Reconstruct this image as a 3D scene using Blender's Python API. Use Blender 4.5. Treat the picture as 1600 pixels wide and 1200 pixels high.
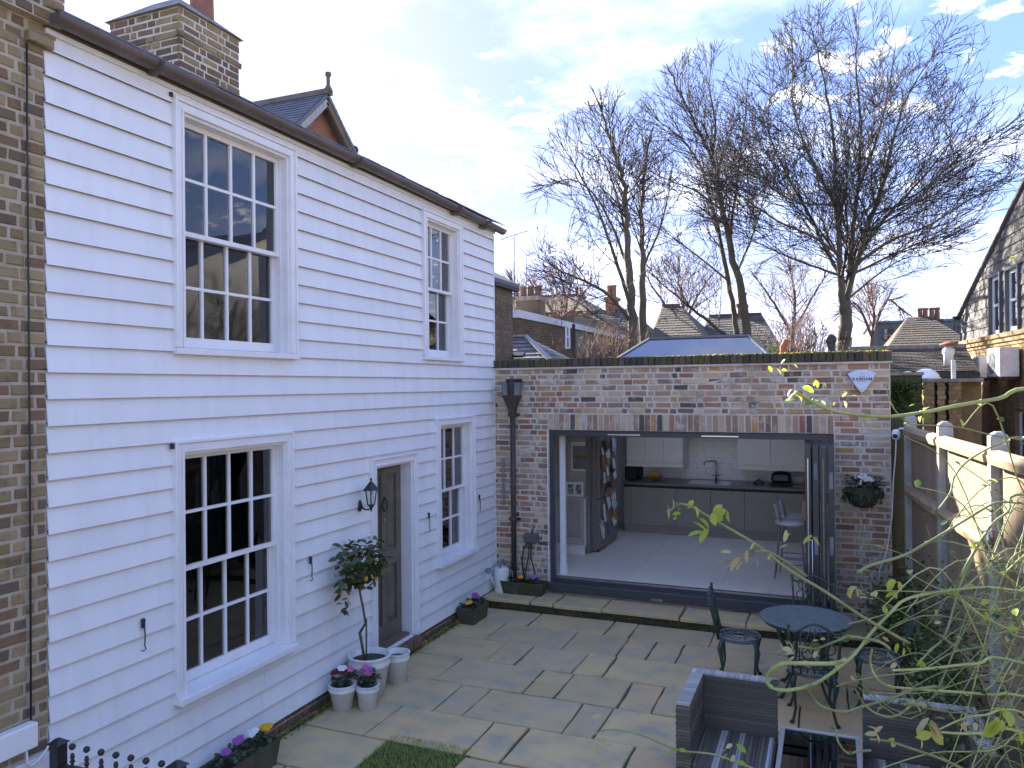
import bpy, bmesh, math, random
from mathutils import Vector, Matrix, noise
V = Vector
rad = math.radians
random.seed(7)
for o in list(bpy.data.objects):
    bpy.data.objects.remove(o)
scene = bpy.context.scene
C = scene.collection

# ------------------------------------------------------------------ camera
F_PX, YAW, PITCH, ROLL = 1202.0, rad(22.34), rad(.17), rad(.52)
CAM = V((4.31, 0, 2.92))
fw = V((-math.sin(YAW) * math.cos(PITCH), math.cos(YAW) * math.cos(PITCH), math.sin(PITCH)))
r0 = V((math.cos(YAW), math.sin(YAW), 0))
u0 = r0.cross(fw)
RX = (math.cos(ROLL) * r0 - math.sin(ROLL) * u0).normalized()
UY = (math.cos(ROLL) * u0 + math.sin(ROLL) * r0).normalized()
cd = bpy.data.cameras.new('camera')
cam = bpy.data.objects.new('camera', cd)
C.objects.link(cam)
cd.sensor_width = 36
cd.lens = 36 * F_PX / 1600
cd.clip_start = .05
cd.clip_end = 2000
mw = Matrix((RX, UY, -fw)).transposed().to_4x4()
mw.translation = CAM
cam.matrix_world = mw
scene.camera = cam

# ------------------------------------------------------------------ light
SUN_AZ, SUN_EL = rad(-49), rad(24.5)           # azimuth from +Y towards +X
sv = V((math.sin(SUN_AZ) * math.cos(SUN_EL), math.cos(SUN_AZ) * math.cos(SUN_EL), math.sin(SUN_EL)))
ld = bpy.data.lights.new('sun', 'SUN')
ld.energy = 2.0
ld.angle = rad(.6)
ld.color = (1, .93, .82)
lo = bpy.data.objects.new('sun', ld)
lo.rotation_euler = (-sv).to_track_quat('-Z', 'Y').to_euler()
lo.location = (-20, 20, 20)
C.objects.link(lo)

wd = bpy.data.worlds.new('World')
scene.world = wd
wd.use_nodes = True
nt = wd.node_tree
nt.nodes.clear()
def N(t, typ, **kw):
    n = t.nodes.new(typ)
    for k, v in kw.items():
        if k.startswith('i_'):
            k = k[2:]
            n.inputs[int(k) if k.isdigit() else k.replace('_', ' ')].default_value = v
        else:
            setattr(n, k, v)
    return n
sky = N(nt, 'ShaderNodeTexSky', sky_type='NISHITA', sun_disc=False, sun_elevation=SUN_EL, sun_rotation=SUN_AZ % (2 * math.pi),
        altitude=50, air_density=1.0, dust_density=.5, ozone_density=2.5)
tc = N(nt, 'ShaderNodeTexCoord')
sep = N(nt, 'ShaderNodeSeparateXYZ')
nt.links.new(tc.outputs['Generated'], sep.inputs[0])
zz = N(nt, 'ShaderNodeMath', operation='ADD', i_1=.12)
nt.links.new(sep.outputs[2], zz.inputs[0])
mx = N(nt, 'ShaderNodeMath', operation='MAXIMUM', i_1=.06)
nt.links.new(zz.outputs[0], mx.inputs[0])
dv = N(nt, 'ShaderNodeVectorMath', operation='DIVIDE')
cmb = N(nt, 'ShaderNodeCombineXYZ', i_2=1.0)
nt.links.new(mx.outputs[0], cmb.inputs[0]); nt.links.new(mx.outputs[0], cmb.inputs[1])
nt.links.new(tc.outputs['Generated'], dv.inputs[0]); nt.links.new(cmb.outputs[0], dv.inputs[1])
C1L, C2L, C3L = (8.1, 3.4, 0), (2.2, 4.1, 0), (3.74, 5.33, 0)
def cloud(scale, det, lo_, hi_, loc):
    mp = N(nt, 'ShaderNodeMapping')
    mp.inputs['Location'].default_value = loc
    mp.inputs['Scale'].default_value = (1, 1, 0)
    nt.links.new(dv.outputs[0], mp.inputs[0])
    nz = N(nt, 'ShaderNodeTexNoise', i_Scale=scale, i_Detail=det, i_Roughness=.58)
    nt.links.new(mp.outputs[0], nz.inputs['Vector'])
    mr = N(nt, 'ShaderNodeMapRange', interpolation_type='SMOOTHSTEP', i_1=lo_, i_2=hi_)
    nt.links.new(nz.outputs[0], mr.inputs[0])
    return mr
c1 = cloud(7.0, 8, .53, .66, C1L)       # small puffs
c2 = cloud(1.9, 6, .45, .68, C2L)         # broad thin veil
c3 = cloud(1.7, 3, .47, .62, C3L)       # where the puffs gather
mul = N(nt, 'ShaderNodeMath', operation='MULTIPLY')
nt.links.new(c1.outputs[0], mul.inputs[0]); nt.links.new(c3.outputs[0], mul.inputs[1])
mul2 = N(nt, 'ShaderNodeMath', operation='MULTIPLY', i_1=.40)
nt.links.new(c2.outputs[0], mul2.inputs[0])
mxc = N(nt, 'ShaderNodeMath', operation='MAXIMUM')
nt.links.new(mul.outputs[0], mxc.inputs[0]); nt.links.new(mul2.outputs[0], mxc.inputs[1])
# pale haze towards the horizon, the same all round
hz = N(nt, 'ShaderNodeMapRange', interpolation_type='SMOOTHSTEP', i_1=.0, i_2=.30, i_3=.12, i_4=.0)
nt.links.new(sep.outputs[2], hz.inputs[0])
mfac = N(nt, 'ShaderNodeMath', operation='MAXIMUM')
nt.links.new(mxc.outputs[0], mfac.inputs[0]); nt.links.new(hz.outputs[0], mfac.inputs[1])
gm_ = N(nt, 'ShaderNodeGamma', i_1=.18)
nt.links.new(sky.outputs[0], gm_.inputs[0])
sat = N(nt, 'ShaderNodeHueSaturation', i_Saturation=3.5)
nt.links.new(gm_.outputs[0], sat.inputs['Color'])
tnt = N(nt, 'ShaderNodeVectorMath', operation='MULTIPLY')
tnt.inputs[1].default_value = (.455, .44, .67)
nt.links.new(sat.outputs[0], tnt.inputs[0])
# cloud light = brightness of the sky behind it, greyed, plus sunlit white
bw = N(nt, 'ShaderNodeRGBToBW')
nt.links.new(sat.outputs[0], bw.inputs[0])
cl = N(nt, 'ShaderNodeMath', operation='MULTIPLY_ADD', i_1=1.45, i_2=.0)
nt.links.new(bw.outputs[0], cl.inputs[0])
ccol = N(nt, 'ShaderNodeVectorMath', operation='MULTIPLY')
ccol.inputs[1].default_value = (.95, .955, .98)
nt.links.new(cl.outputs[0], ccol.inputs[0])
mixc = N(nt, 'ShaderNodeMix', data_type='RGBA')
nt.links.new(mfac.outputs[0], mixc.inputs[0])
nt.links.new(tnt.outputs[0], mixc.inputs[6]); nt.links.new(ccol.outputs[0], mixc.inputs[7])
bg = N(nt, 'ShaderNodeBackground', i_1=.15)
nt.links.new(mixc.outputs[2], bg.inputs[0])
wo = N(nt, 'ShaderNodeOutputWorld')
nt.links.new(bg.outputs[0], wo.inputs[0])
scene.view_settings.view_transform = 'Standard'
scene.view_settings.look = 'None'
scene.view_settings.gamma = 1
scene.view_settings.exposure = 3.68
scene.cycles.max_bounces = 8
scene.cycles.transparent_max_bounces = 16

# ------------------------------------------------------------------ helpers
def ray(x, y):
    return fw + RX * ((x - 800) / F_PX) - UY * ((y - 600) / F_PX)
def px(x, y, ax, v):                    # pixel -> point on the plane axis ax = v
    d = ray(x, y)
    return CAM + d * ((v - CAM[ax]) / d[ax])
def at(x, y, dist):                     # pixel -> point at a depth along the view axis
    return CAM + ray(x, y) * dist

WM = {}                                 # world matrices
def world(o):
    return WM.get(o.name, Matrix.Identity(4))
def tag(o, label=None, cat=None, group=None, kind=None):
    if label: o['label'] = label
    if cat: o['category'] = cat
    if group: o['group'] = group
    if kind: o['kind'] = kind
    return o
def thing(name, label, cat, loc=(0, 0, 0), rz=0, group=None, kind=None):
    o = bpy.data.objects.new(name, None)
    o.empty_display_size = .1
    C.objects.link(o)
    m = Matrix.Translation(V(loc)) @ Matrix.Rotation(rz, 4, 'Z')
    o.matrix_world = m
    WM[o.name] = m
    return tag(o, label, cat, group, kind)

class MB:
    def __init__(s):
        s.v, s.f, s.sm = [], [], []
    def face(s, pts, smooth=False):
        i = len(s.v)
        s.v += [V(p) for p in pts]
        s.f.append(tuple(range(i, i + len(pts)))); s.sm.append(smooth)
        return s
    def raw(s, vs, fs, smooth=False):
        i = len(s.v)
        s.v += [V(p) for p in vs]
        for f in fs:
            s.f.append(tuple(i + k for k in f)); s.sm.append(smooth)
        return s
    def hexa(s, p):                     # 4 bottom (ccw), 4 top
        return s.raw(p, [(3, 2, 1, 0), (4, 5, 6, 7), (0, 1, 5, 4), (1, 2, 6, 5), (2, 3, 7, 6), (3, 0, 4, 7)])
    def box(s, x0, x1, y0, y1, z0, z1):
        if x0 > x1: x0, x1 = x1, x0
        if y0 > y1: y0, y1 = y1, y0
        if z0 > z1: z0, z1 = z1, z0
        return s.hexa([(x0, y0, z0), (x1, y0, z0), (x1, y1, z0), (x0, y1, z0), (x0, y0, z1), (x1, y0, z1), (x1, y1, z1), (x0, y1, z1)])
    def bar(s, a, b, w, h, up=(0, 0, 1)):
        a, b = V(a), V(b)
        d = (b - a).normalized()
        up = V(up)
        if abs(d.dot(up)) > .98: up = V((0, 1, 0))
        sx = d.cross(up).normalized() * (w / 2)
        sz = sx.cross(d).normalized() * (h / 2)
        return s.hexa([a - sx - sz, a + sx - sz, b + sx - sz, b - sx - sz, a - sx + sz, a + sx + sz, b + sx + sz, b - sx + sz])
    def prism(s, pts, vec):             # polygon extruded along vec
        n = len(pts)
        a = [V(p) for p in pts]; b = [p + V(vec) for p in a]
        return s.raw(a + b, [tuple(range(n))[::-1], tuple(range(n, 2 * n))] + [(i, (i + 1) % n, n + (i + 1) % n, n + i) for i in range(n)])
    def tube(s, pts, r, n=6, cap=True, smooth=True):
        pts = [V(p) for p in pts]
        if not isinstance(r, (list, tuple)): r = [r] * len(pts)
        vs, fs = [], []
        ref = V((.31, .57, .76))
        for i, p in enumerate(pts):
            d = (pts[min(i + 1, len(pts) - 1)] - pts[max(i - 1, 0)])
            if d.length < 1e-7: d = V((0, 0, 1))
            d.normalize()
            if abs(d.dot(ref)) > .97: ref = V((1, .1, .05)).normalized()
            x = d.cross(ref).normalized(); y = d.cross(x)
            ref = -y if False else ref
            for k in range(n):
                a = 2 * math.pi * k / n
                vs.append(p + (x * math.cos(a) + y * math.sin(a)) * r[i])
        for i in range(len(pts) - 1):
            for k in range(n):
                fs.append((i * n + k, i * n + (k + 1) % n, (i + 1) * n + (k + 1) % n, (i + 1) * n + k))
        if cap:
            fs.append(tuple(range(n))[::-1]); fs.append(tuple((len(pts) - 1) * n + k for k in range(n)))
        return s.raw(vs, fs, smooth)
    def lathe(s, prof, c, n=24, smooth=True, axis='Z', sx=1, sy=1):
        c = V(c); vs, fs = [], []
        for r, z in prof:
            for k in range(n):
                a = 2 * math.pi * k / n
                p = V((r * math.cos(a) * sx, r * math.sin(a) * sy, z))
                if axis == 'Y': p = V((p.x, -p.z, p.y))
                if axis == 'X': p = V((p.z, p.x, p.y))
                vs.append(c + p)
        m = len(prof)
        for i in range(m - 1):
            for k in range(n):
                fs.append((i * n + k, i * n + (k + 1) % n, (i + 1) * n + (k + 1) % n, (i + 1) * n + k))
        if prof[0][0] > 1e-6: fs.append(tuple(range(n))[::-1])
        if prof[-1][0] > 1e-6: fs.append(tuple((m - 1) * n + k for k in range(n)))
        return s.raw(vs, fs, smooth)
    def ball(s, c, r, n=8, m=6, sz=1):
        prof = [(max(1e-5, r * math.sin(math.pi * i / m)), -r * math.cos(math.pi * i / m) * sz) for i in range(m + 1)]
        return s.lathe(prof, c, n)
    def mesh(s, name, inv=None):
        me = bpy.data.meshes.new(name)
        vs = [tuple(inv @ p) for p in s.v] if inv else [tuple(p) for p in s.v]
        me.from_pydata(vs, [], s.f)
        me.polygons.foreach_set('use_smooth', s.sm)
        me.update()
        return me
    def build(s, name, mat, parent=None, label=None, cat=None, group=None, kind=None, bevel=0, rev=False):
        W = world(parent) if parent else Matrix.Identity(4)
        if parent is None and s.v:       # top-level mesh: put the origin at its base
            lo_ = V([min(p[i] for p in s.v) for i in range(3)]); hi_ = V([max(p[i] for p in s.v) for i in range(3)])
            W = Matrix.Translation(V(((lo_.x + hi_.x) / 2, (lo_.y + hi_.y) / 2, lo_.z)))
        me = s.mesh(name, W.inverted())
        bm = bmesh.new(); bm.from_mesh(me)
        bmesh.ops.recalc_face_normals(bm, faces=bm.faces)
        bm.to_mesh(me); bm.free()
        me.materials.append(MT[mat])
        o = bpy.data.objects.new(name, me)
        C.objects.link(o)
        if parent: o.parent = parent
        else: o.matrix_world = W
        WM[o.name] = W.copy()
        if bevel:
            b = o.modifiers.new('bevel', 'BEVEL'); b.width = bevel; b.segments = 1; b.limit_method = 'ANGLE'; b.angle_limit = rad(40)
        return tag(o, label, cat, group, kind)

def place(me, name, M, parent, **kw):   # an object that shares mesh data
    o = bpy.data.objects.new(name, me)
    C.objects.link(o)
    if parent:
        o.parent = parent
        o.matrix_local = world(parent).inverted() @ M
    else:
        o.matrix_world = M
    WM[o.name] = M.copy()
    return tag(o, **kw)
def copy_tree(o, M, parent=None, **kw):  # copy a thing with its parts and sub-parts
    W0 = world(o)
    def rec(src, par, Mw):
        c = src.copy(); C.objects.link(c)
        c.parent = par
        if par: c.matrix_basis = src.matrix_basis.copy()
        else: c.matrix_world = Mw
        WM[c.name] = Mw.copy()
        for ch in [x for x in KIDS.get(src.name, [])]:
            rec(ch, c, Mw @ W0.inverted() @ world(ch))
        return c
    KIDS = {}
    for x in C.objects:
        if x.parent: KIDS.setdefault(x.parent.name, []).append(x)
    return tag(rec(o, None, M), **kw)

# ------------------------------------------------------------------ materials
MT = {}
def mat(name, col, rough=.6, col2=None, vs=4.0, vlo=.4, vhi=.65, bump=0, bs=60, metal=0, ramp=None, spec=.5,
        col3=None, v3=(1.2, .55, .7), hue=0, trans=0, stretch=None, coat=0, blotch=0):
    m = bpy.data.materials.new(name)
    MT[name] = m
    m.use_nodes = True
    t = m.node_tree
    b = t.nodes['Principled BSDF']
    b.inputs['Roughness'].default_value = rough
    b.inputs['Metallic'].default_value = metal
    b.inputs['Specular IOR Level'].default_value = spec
    if coat: b.inputs['Coat Weight'].default_value = coat
    geo = N(t, 'ShaderNodeNewGeometry')
    vec = geo.outputs['Position']
    if stretch:
        mp = N(t, 'ShaderNodeMapping'); mp.inputs['Scale'].default_value = stretch
        t.links.new(vec, mp.inputs[0]); vec = mp.outputs[0]
    cur = None
    oi = N(t, 'ShaderNodeObjectInfo')
    if ramp:
        ad = N(t, 'ShaderNodeMath', operation='ADD')
        t.links.new(oi.outputs['Random'], ad.inputs[0]); t.links.new(geo.outputs['Random Per Island'], ad.inputs[1])
        fr = N(t, 'ShaderNodeMath', operation='FRACT')
        t.links.new(ad.outputs[0], fr.inputs[0])
        cr = N(t, 'ShaderNodeValToRGB')
        cr.color_ramp.interpolation = 'CONSTANT' if len(ramp) > 4 else 'LINEAR'
        el = cr.color_ramp.elements
        while len(el) > 1: el.remove(el[0])
        el[0].position = 0; el[0].color = (*ramp[0], 1)
        for i, c in enumerate(ramp[1:], 1):
            e = el.new(i / len(ramp) if len(ramp) > 4 else i / (len(ramp) - 1)); e.color = (*c, 1)
        t.links.new(fr.outputs[0], cr.inputs[0])
        cur = cr.outputs[0]
    else:
        rgb = N(t, 'ShaderNodeRGB'); rgb.outputs[0].default_value = (*col, 1)
        cur = rgb.outputs[0]
    def layer(cur, c, sc, l, h, det=6):
        nz = N(t, 'ShaderNodeTexNoise', i_Scale=sc, i_Detail=det, i_Roughness=.6)
        t.links.new(vec, nz.inputs['Vector'])
        mr = N(t, 'ShaderNodeMapRange', interpolation_type='SMOOTHSTEP', i_1=l, i_2=h)
        t.links.new(nz.outputs[0], mr.inputs[0])
        mx = N(t, 'ShaderNodeMix', data_type='RGBA'); mx.inputs[7].default_value = (*c, 1)
        t.links.new(mr.outputs[0], mx.inputs[0]); t.links.new(cur, mx.inputs[6])
        return mx.outputs[2]
    if col2: cur = layer(cur, col2, vs, vlo, vhi)
    if col3: cur = layer(cur, col3, *v3)
    if hue:
        hs = N(t, 'ShaderNodeHueSaturation')
        mr = N(t, 'ShaderNodeMapRange', i_3=1 - hue, i_4=1 + hue)
        t.links.new(oi.outputs['Random'], mr.inputs[0]); t.links.new(mr.outputs[0], hs.inputs['Value'])
        t.links.new(cur, hs.inputs['Color']); cur = hs.outputs[0]
    if blotch:
        nz = N(t, 'ShaderNodeTexNoise', i_Scale=2.2, i_Detail=5.0)
        t.links.new(geo.outputs['Position'], nz.inputs['Vector'])
        mr = N(t, 'ShaderNodeMapRange', i_3=1 - blotch, i_4=1 + blotch)
        t.links.new(nz.outputs[0], mr.inputs[0])
        hs = N(t, 'ShaderNodeHueSaturation')
        t.links.new(mr.outputs[0], hs.inputs['Value']); t.links.new(cur, hs.inputs['Color']); cur = hs.outputs[0]
    t.links.new(cur, b.inputs['Base Color'])
    if bump:
        nz = N(t, 'ShaderNodeTexNoise', i_Scale=bs, i_Detail=4.0)
        t.links.new(vec, nz.inputs['Vector'])
        bp = N(t, 'ShaderNodeBump', i_Strength=bump, i_Distance=.01)
        t.links.new(nz.outputs[0], bp.inputs['Height'])
        t.links.new(bp.outputs[0], b.inputs['Normal'])
    if trans:
        tr = N(t, 'ShaderNodeBsdfTranslucent'); t.links.new(cur, tr.inputs[0])
        ms = N(t, 'ShaderNodeMixShader', i_0=trans)
        t.links.new(b.outputs[0], ms.inputs[1]); t.links.new(tr.outputs[0], ms.inputs[2])
        t.links.new(ms.outputs[0], t.nodes['Material Output'].inputs[0])
    return m
def glass(name, tint=(.9, .93, .92), ior=1.5, boost=1.0, rough=.0):
    m = bpy.data.materials.new(name); MT[name] = m
    m.use_nodes = True
    t = m.node_tree
    t.nodes.remove(t.nodes['Principled BSDF'])
    fr = N(t, 'ShaderNodeFresnel', i_IOR=ior)
    mu = N(t, 'ShaderNodeMath', operation='MULTIPLY', i_1=boost, use_clamp=True)
    t.links.new(fr.outputs[0], mu.inputs[0])
    tr = N(t, 'ShaderNodeBsdfTransparent'); tr.inputs[0].default_value = (*tint, 1)
    gl = N(t, 'ShaderNodeBsdfGlossy', i_Roughness=rough)
    ms = N(t, 'ShaderNodeMixShader')
    t.links.new(mu.outputs[0], ms.inputs[0]); t.links.new(tr.outputs[0], ms.inputs[1]); t.links.new(gl.outputs[0], ms.inputs[2])
    t.links.new(ms.outputs[0], t.nodes['Material Output'].inputs[0])
glass('pane_glass')
glass('window_glass', tint=(.98, .985, .98), boost=2.3)
glass('lantern_glass', tint=(.97, .98, .99), boost=2.6)
glass('table_glass', tint=(.6, .66, .56), boost=1.5)
mat('white_board', (.78, .79, .79), .5, col2=(.72, .73, .73), vs=1.6, vlo=.35, vhi=.75, bump=.12, bs=220, stretch=(1, 4, .7), hue=.03, col3=(.60, .61, .55), v3=(2.5, .62, .86))
mat('white_paint', (.78, .78, .78), .35, col2=(.70, .70, .69), vs=5, vlo=.45, vhi=.8)
mat('white_pot', (.72, .71, .68), .5, col2=(.55, .53, .47), vs=9, vlo=.45, vhi=.75, bump=.2, bs=70)
mat('cream_metal', (.72, .72, .66), .35, col2=(.5, .48, .42), vs=14, vlo=.6, vhi=.8)
mat('render_white', (.70, .70, .71), .7, col2=(.55, .55, .54), vs=3, bump=.2, bs=90)
mat('mortar_pale', (.63, .565, .475), .9, col2=(.53, .47, .385), vs=5, bump=.5, bs=120, col3=(.16, .14, .10), v3=(1.5, .55, .75))
mat('mortar_yellow', (.46, .39, .30), .9, col2=(.36, .30, .22), vs=5, bump=.5, bs=120)
RB = [(0.360, 0.190, 0.113), (0.288, 0.185, 0.122), (0.408, 0.263, 0.167), (0.192, 0.134, 0.095), (0.456, 0.325, 0.198), (0.324, 0.213, 0.149), (0.528, 0.403, 0.261), (0.372, 0.174, 0.095), (0.432, 0.325, 0.225), (0.108, 0.087, 0.068), (0.372, 0.246, 0.167), (0.552, 0.437, 0.297), (0.324, 0.224, 0.162), (0.432, 0.258, 0.099), (0.480, 0.347, 0.234), (0.276, 0.140, 0.095), (0.456, 0.336, 0.230), (0.384, 0.280, 0.203), (0.504, 0.381, 0.216), (0.240, 0.168, 0.126)]
mat('brick_reclaimed', (.3, .2, .15), .9, ramp=RB, col2=(.54, .49, .43), vs=8, vlo=.50, vhi=.72, bump=.6, bs=150, blotch=.25, col3=(.09, .085, .055), v3=(1.4, .62, .78))
SB = [(0.281, 0.207, 0.106), (0.230, 0.166, 0.081), (0.162, 0.116, 0.068), (0.272, 0.212, 0.115), (0.136, 0.100, 0.064), (0.315, 0.241, 0.128), (0.204, 0.129, 0.072)]
mat('brick_stock', (.2, .14, .08), .9, ramp=SB, col2=(.10, .09, .05), vs=9, vlo=.5, vhi=.75, bump=.6, bs=120, blotch=.25)
mat('brick_coping', (.1, .08, .06), .95, ramp=[(.10, .075, .055), (.07, .06, .045), (.13, .085, .07), (.09, .08, .05), (.06, .05, .04)], col2=(.085, .09, .03), vs=6, vlo=.42, vhi=.7, bump=.7, bs=100)
mat('moss', (.11, .12, .02), .95, col2=(.42, .30, .03), vs=5, vlo=.4, vhi=.65, bump=.8, bs=60)
mat('moss_dark', (.055, .058, .025), .95, col2=(.10, .085, .06), vs=6, vlo=.45, vhi=.7, bump=.6, bs=60)
mat('brick_plinth', (.20, .10, .06), .9, ramp=[(.22, .10, .06), (.17, .085, .055), (.24, .12, .075), (.14, .09, .06)], col2=(.10, .10, .045), vs=7, bump=.5, bs=90)
SL = [(0.546, 0.396, 0.205), (0.571, 0.402, 0.199), (0.502, 0.382, 0.208), (0.595, 0.436, 0.221), (0.522, 0.396, 0.224), (0.551, 0.417, 0.212), (0.491, 0.371, 0.199), (0.581, 0.417, 0.208), (0.533, 0.406, 0.218), (0.600, 0.431, 0.212), (0.515, 0.382, 0.195)]
mat('paving', (.27, .24, .2), .72, ramp=SL, col2=(.37, .33, .225), vs=3.2, vlo=.42, vhi=.72, bump=.35, bs=45, col3=(.45, .36, .235), v3=(1.3, .58, .82), blotch=.18)
mat('paving_joint', (.065, .06, .038), .95, col2=(.07, .085, .025), vs=7, bump=.6, bs=60)
mat('ground', (.22, .20, .16), .95, col2=(.16, .17, .09), vs=1.2, bump=.5, bs=20)
mat('grass_blade', (.3, .42, .06), .6, ramp=[(.28, .40, .06), (.36, .46, .09), (.22, .32, .05)], trans=.3)
mat('gutter', (.10, .078, .065), .42, col2=(.14, .11, .09), vs=6, vlo=.4, vhi=.7)
mat('slate', (.14, .14, .15), .6, ramp=[(.13, .13, .14), (.16, .16, .17), (.11, .11, .12), (.15, .145, .15)], col2=(.17, .17, .17), vs=8, vlo=.5, vhi=.8, bump=.3)
mat('slate_hung', (.2, .19, .17), .65, ramp=[(.115, .105, .092), (.095, .09, .08), (.14, .127, .108), (.11, .104, .096), (.085, .082, .078), (.13, .116, .098)], col2=(.065, .062, .052), vs=3, vlo=.5, vhi=.8, bump=.3)
mat('roof_tile_brown', (.15, .10, .075), .85, ramp=[(.15, .10, .075), (.12, .08, .06), (.18, .115, .08), (.11, .09, .075)], col2=(.10, .10, .06), vs=2, bump=.4, bs=30)
mat('roof_tile_grey', (.15, .13, .11), .85, ramp=[(.16, .14, .12), (.12, .105, .09), (.19, .16, .13)], col2=(.09, .085, .06), vs=2, bump=.4, bs=30)
mat('lead', (.22, .23, .25), .55, col2=(.15, .155, .165), vs=4, bump=.2)
mat('pot_clay', (.36, .12, .055), .8, col2=(.22, .10, .07), vs=6, bump=.3)
mat('cement', (.30, .28, .24), .9, col2=(.19, .17, .14), vs=8, bump=.5, bs=60)
mat('yellow_brick', (.42, .29, .14), .9, ramp=[(.31, .205, .095), (.27, .175, .08), (.34, .235, .115), (.25, .155, .07), (.33, .21, .09)], col2=(.20, .135, .065), vs=5, bump=.4, bs=60)
mat('yellow_band', (.29, .195, .09), .9, col2=(.20, .135, .07), vs=3, bump=.5, bs=40)
mat('far_brick', (.20, .135, .085), .9, ramp=[(.20, .135, .085), (.16, .11, .07), (.24, .16, .10), (.13, .095, .065)], col2=(.12, .09, .06), vs=3, bump=.4)
mat('far_brick_red', (.33, .15, .08), .9, col2=(.25, .12, .07), vs=4, bump=.4, bs=30)
mat('far_mortar', (.26, .22, .17), .9)
mat('zinc_blue', (.13, .16, .19), .45, col2=(.10, .125, .15), vs=1.2)
mat('bark', (.115, .095, .065), .9, col2=(.075, .07, .04), vs=3, vlo=.4, vhi=.7, bump=.8, bs=30)
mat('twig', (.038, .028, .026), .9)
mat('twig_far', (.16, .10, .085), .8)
mat('shrub_red', (.20, .115, .075), .85, col2=(.15, .09, .06), vs=2)
mat('door_paint', (.155, .13, .095), .38, col2=(.12, .10, .075), vs=5)
mat('black_iron', (.018, .018, .02), .45)
mat('rust_iron', (.06, .042, .035), .55, col2=(.10, .055, .035), vs=8, vlo=.5, vhi=.75, bump=.2)
mat('brass', (.45, .38, .22), .35, metal=.9)
mat('steel', (.55, .55, .56), .25, metal=1)
mat('alu_dark', (.05, .052, .056), .4)
mat('alu_green', (.045, .055, .052), .35)
mat('concrete', (.42, .41, .38), .85, col2=(.33, .32, .29), vs=6, bump=.4, bs=70)
mat('fence_wood', (.30, .21, .13), .85, ramp=[(.30, .215, .135), (.26, .185, .115), (.33, .24, .15), (.235, .175, .115)], col2=(.19, .15, .10), vs=7, vlo=.45, vhi=.75, stretch=(6, 6, .5), bump=.3, bs=50)
mat('fence_rail', (.36, .265, .15), .8, col2=(.26, .19, .11), vs=5, stretch=(2, .6, 6), bump=.3, bs=50)
mat('green_wood', (.06, .075, .03), .9, col2=(.09, .085, .05), vs=4, stretch=(5, 5, .6), bump=.4)
mat('rattan', (.10, .09, .07), .6, ramp=[(.095, .085, .065), (.13, .115, .09), (.075, .068, .054), (.165, .15, .12)], bump=.5, bs=140)
mat('rattan_pale', (.42, .41, .38), .6, ramp=[(.42, .41, .38), (.30, .29, .27), (.52, .51, .48)], bump=.5, bs=140)
mat('cast_green', (.035, .055, .042), .45, col2=(.05, .07, .055), vs=12)
mat('cast_pale', (.14, .17, .16), .45, col2=(.09, .115, .105), vs=25)
mat('soil', (.05, .038, .025), .95, col2=(.07, .075, .025), vs=9, bump=.8, bs=50)
mat('planter_green', (.06, .062, .035), .8, col2=(.085, .08, .05), vs=8, bump=.3)
mat('leaf_citrus', (.06, .085, .02), .4, ramp=[(.05, .075, .018), (.08, .11, .03), (.09, .085, .025), (.045, .065, .02)], trans=.25)
mat('leaf_dark', (.04, .07, .03), .5, ramp=[(.035, .065, .028), (.06, .09, .04), (.09, .11, .06)], trans=.25)
mat('leaf_ivy', (.05, .085, .02), .5, ramp=[(.045, .085, .02), (.08, .13, .03), (.11, .15, .045), (.035, .06, .015)], trans=.3)
mat('leaf_lime', (.34, .44, .05), .5, ramp=[(.32, .43, .05), (.40, .43, .06), (.24, .36, .04)], trans=.5)
mat('leaf_pale', (.40, .40, .17), .6, ramp=[(.40, .42, .18), (.48, .42, .22), (.42, .30, .14)], trans=.4)
mat('vine_stem', (.34, .36, .13), .6, col2=(.22, .28, .08), vs=10)
mat('vine_stem_brown', (.22, .24, .10), .7, col2=(.14, .18, .06), vs=10)
mat('orange', (.65, .28, .02), .5)
mat('petal_yellow', (.75, .40, .01), .6, trans=.2)
mat('petal_white', (.8, .8, .78), .6, trans=.2)
mat('petal_purple', (.36, .10, .38), .6, trans=.2)
mat('petal_pink', (.6, .15, .28), .6, trans=.2)
mat('petal_red', (.30, .02, .03), .6, trans=.2)
mat('curtain', (.74, .64, .51), .9, col2=(.55, .46, .35), vs=6, stretch=(1, 14, .6))
mat('room_wall', (.72, .64, .54), .9)
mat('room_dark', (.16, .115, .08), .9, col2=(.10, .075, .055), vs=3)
mat('bulb', (.8, .72, .6), .3)
mat('k_wall', (.74, .71, .66), .9)
mat('k_taupe', (.45, .41, .35), .9)
mat('k_tile', (.88, .84, .79), .2, hue=.04)
mat('k_grout', (.55, .53, .50), .9)
mat('k_cream', (.84, .77, .67), .4)
mat('k_grey', (.31, .275, .215), .5, col2=(.285, .25, .195), vs=20)
mat('k_top', (.14, .132, .118), .3, col2=(.18, .17, .15), vs=60)
mat('k_floor', (.80, .70, .58), .45, hue=.03, col2=(.75, .655, .54), vs=1.5)
mat('k_fridge', (.20, .18, .155), .45)
mat('dark', (.02, .02, .02), .6)
mat('toaster', (.02, .04, .028), .25)
mat('wood', (.42, .25, .12), .5, col2=(.33, .19, .085), vs=5, stretch=(1, 8, 8))
mat('plastic_white', (.78, .78, .77), .4)
mat('banana', (.72, .46, .04), .5)
mat('bowl', (.30, .15, .05), .5)
mat('photo_mix', (.5, .45, .4), .6, col2=(.12, .11, .13), vs=28, vlo=.45, vhi=.55, col3=(.5, .13, .10), v3=(9, .6, .66))
mat('stool_seat', (.55, .55, .57), .5)
mat('alarm_blue', (.55, .64, .76), .35)
mat('print_navy', (.02, .025, .06), .6)
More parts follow.
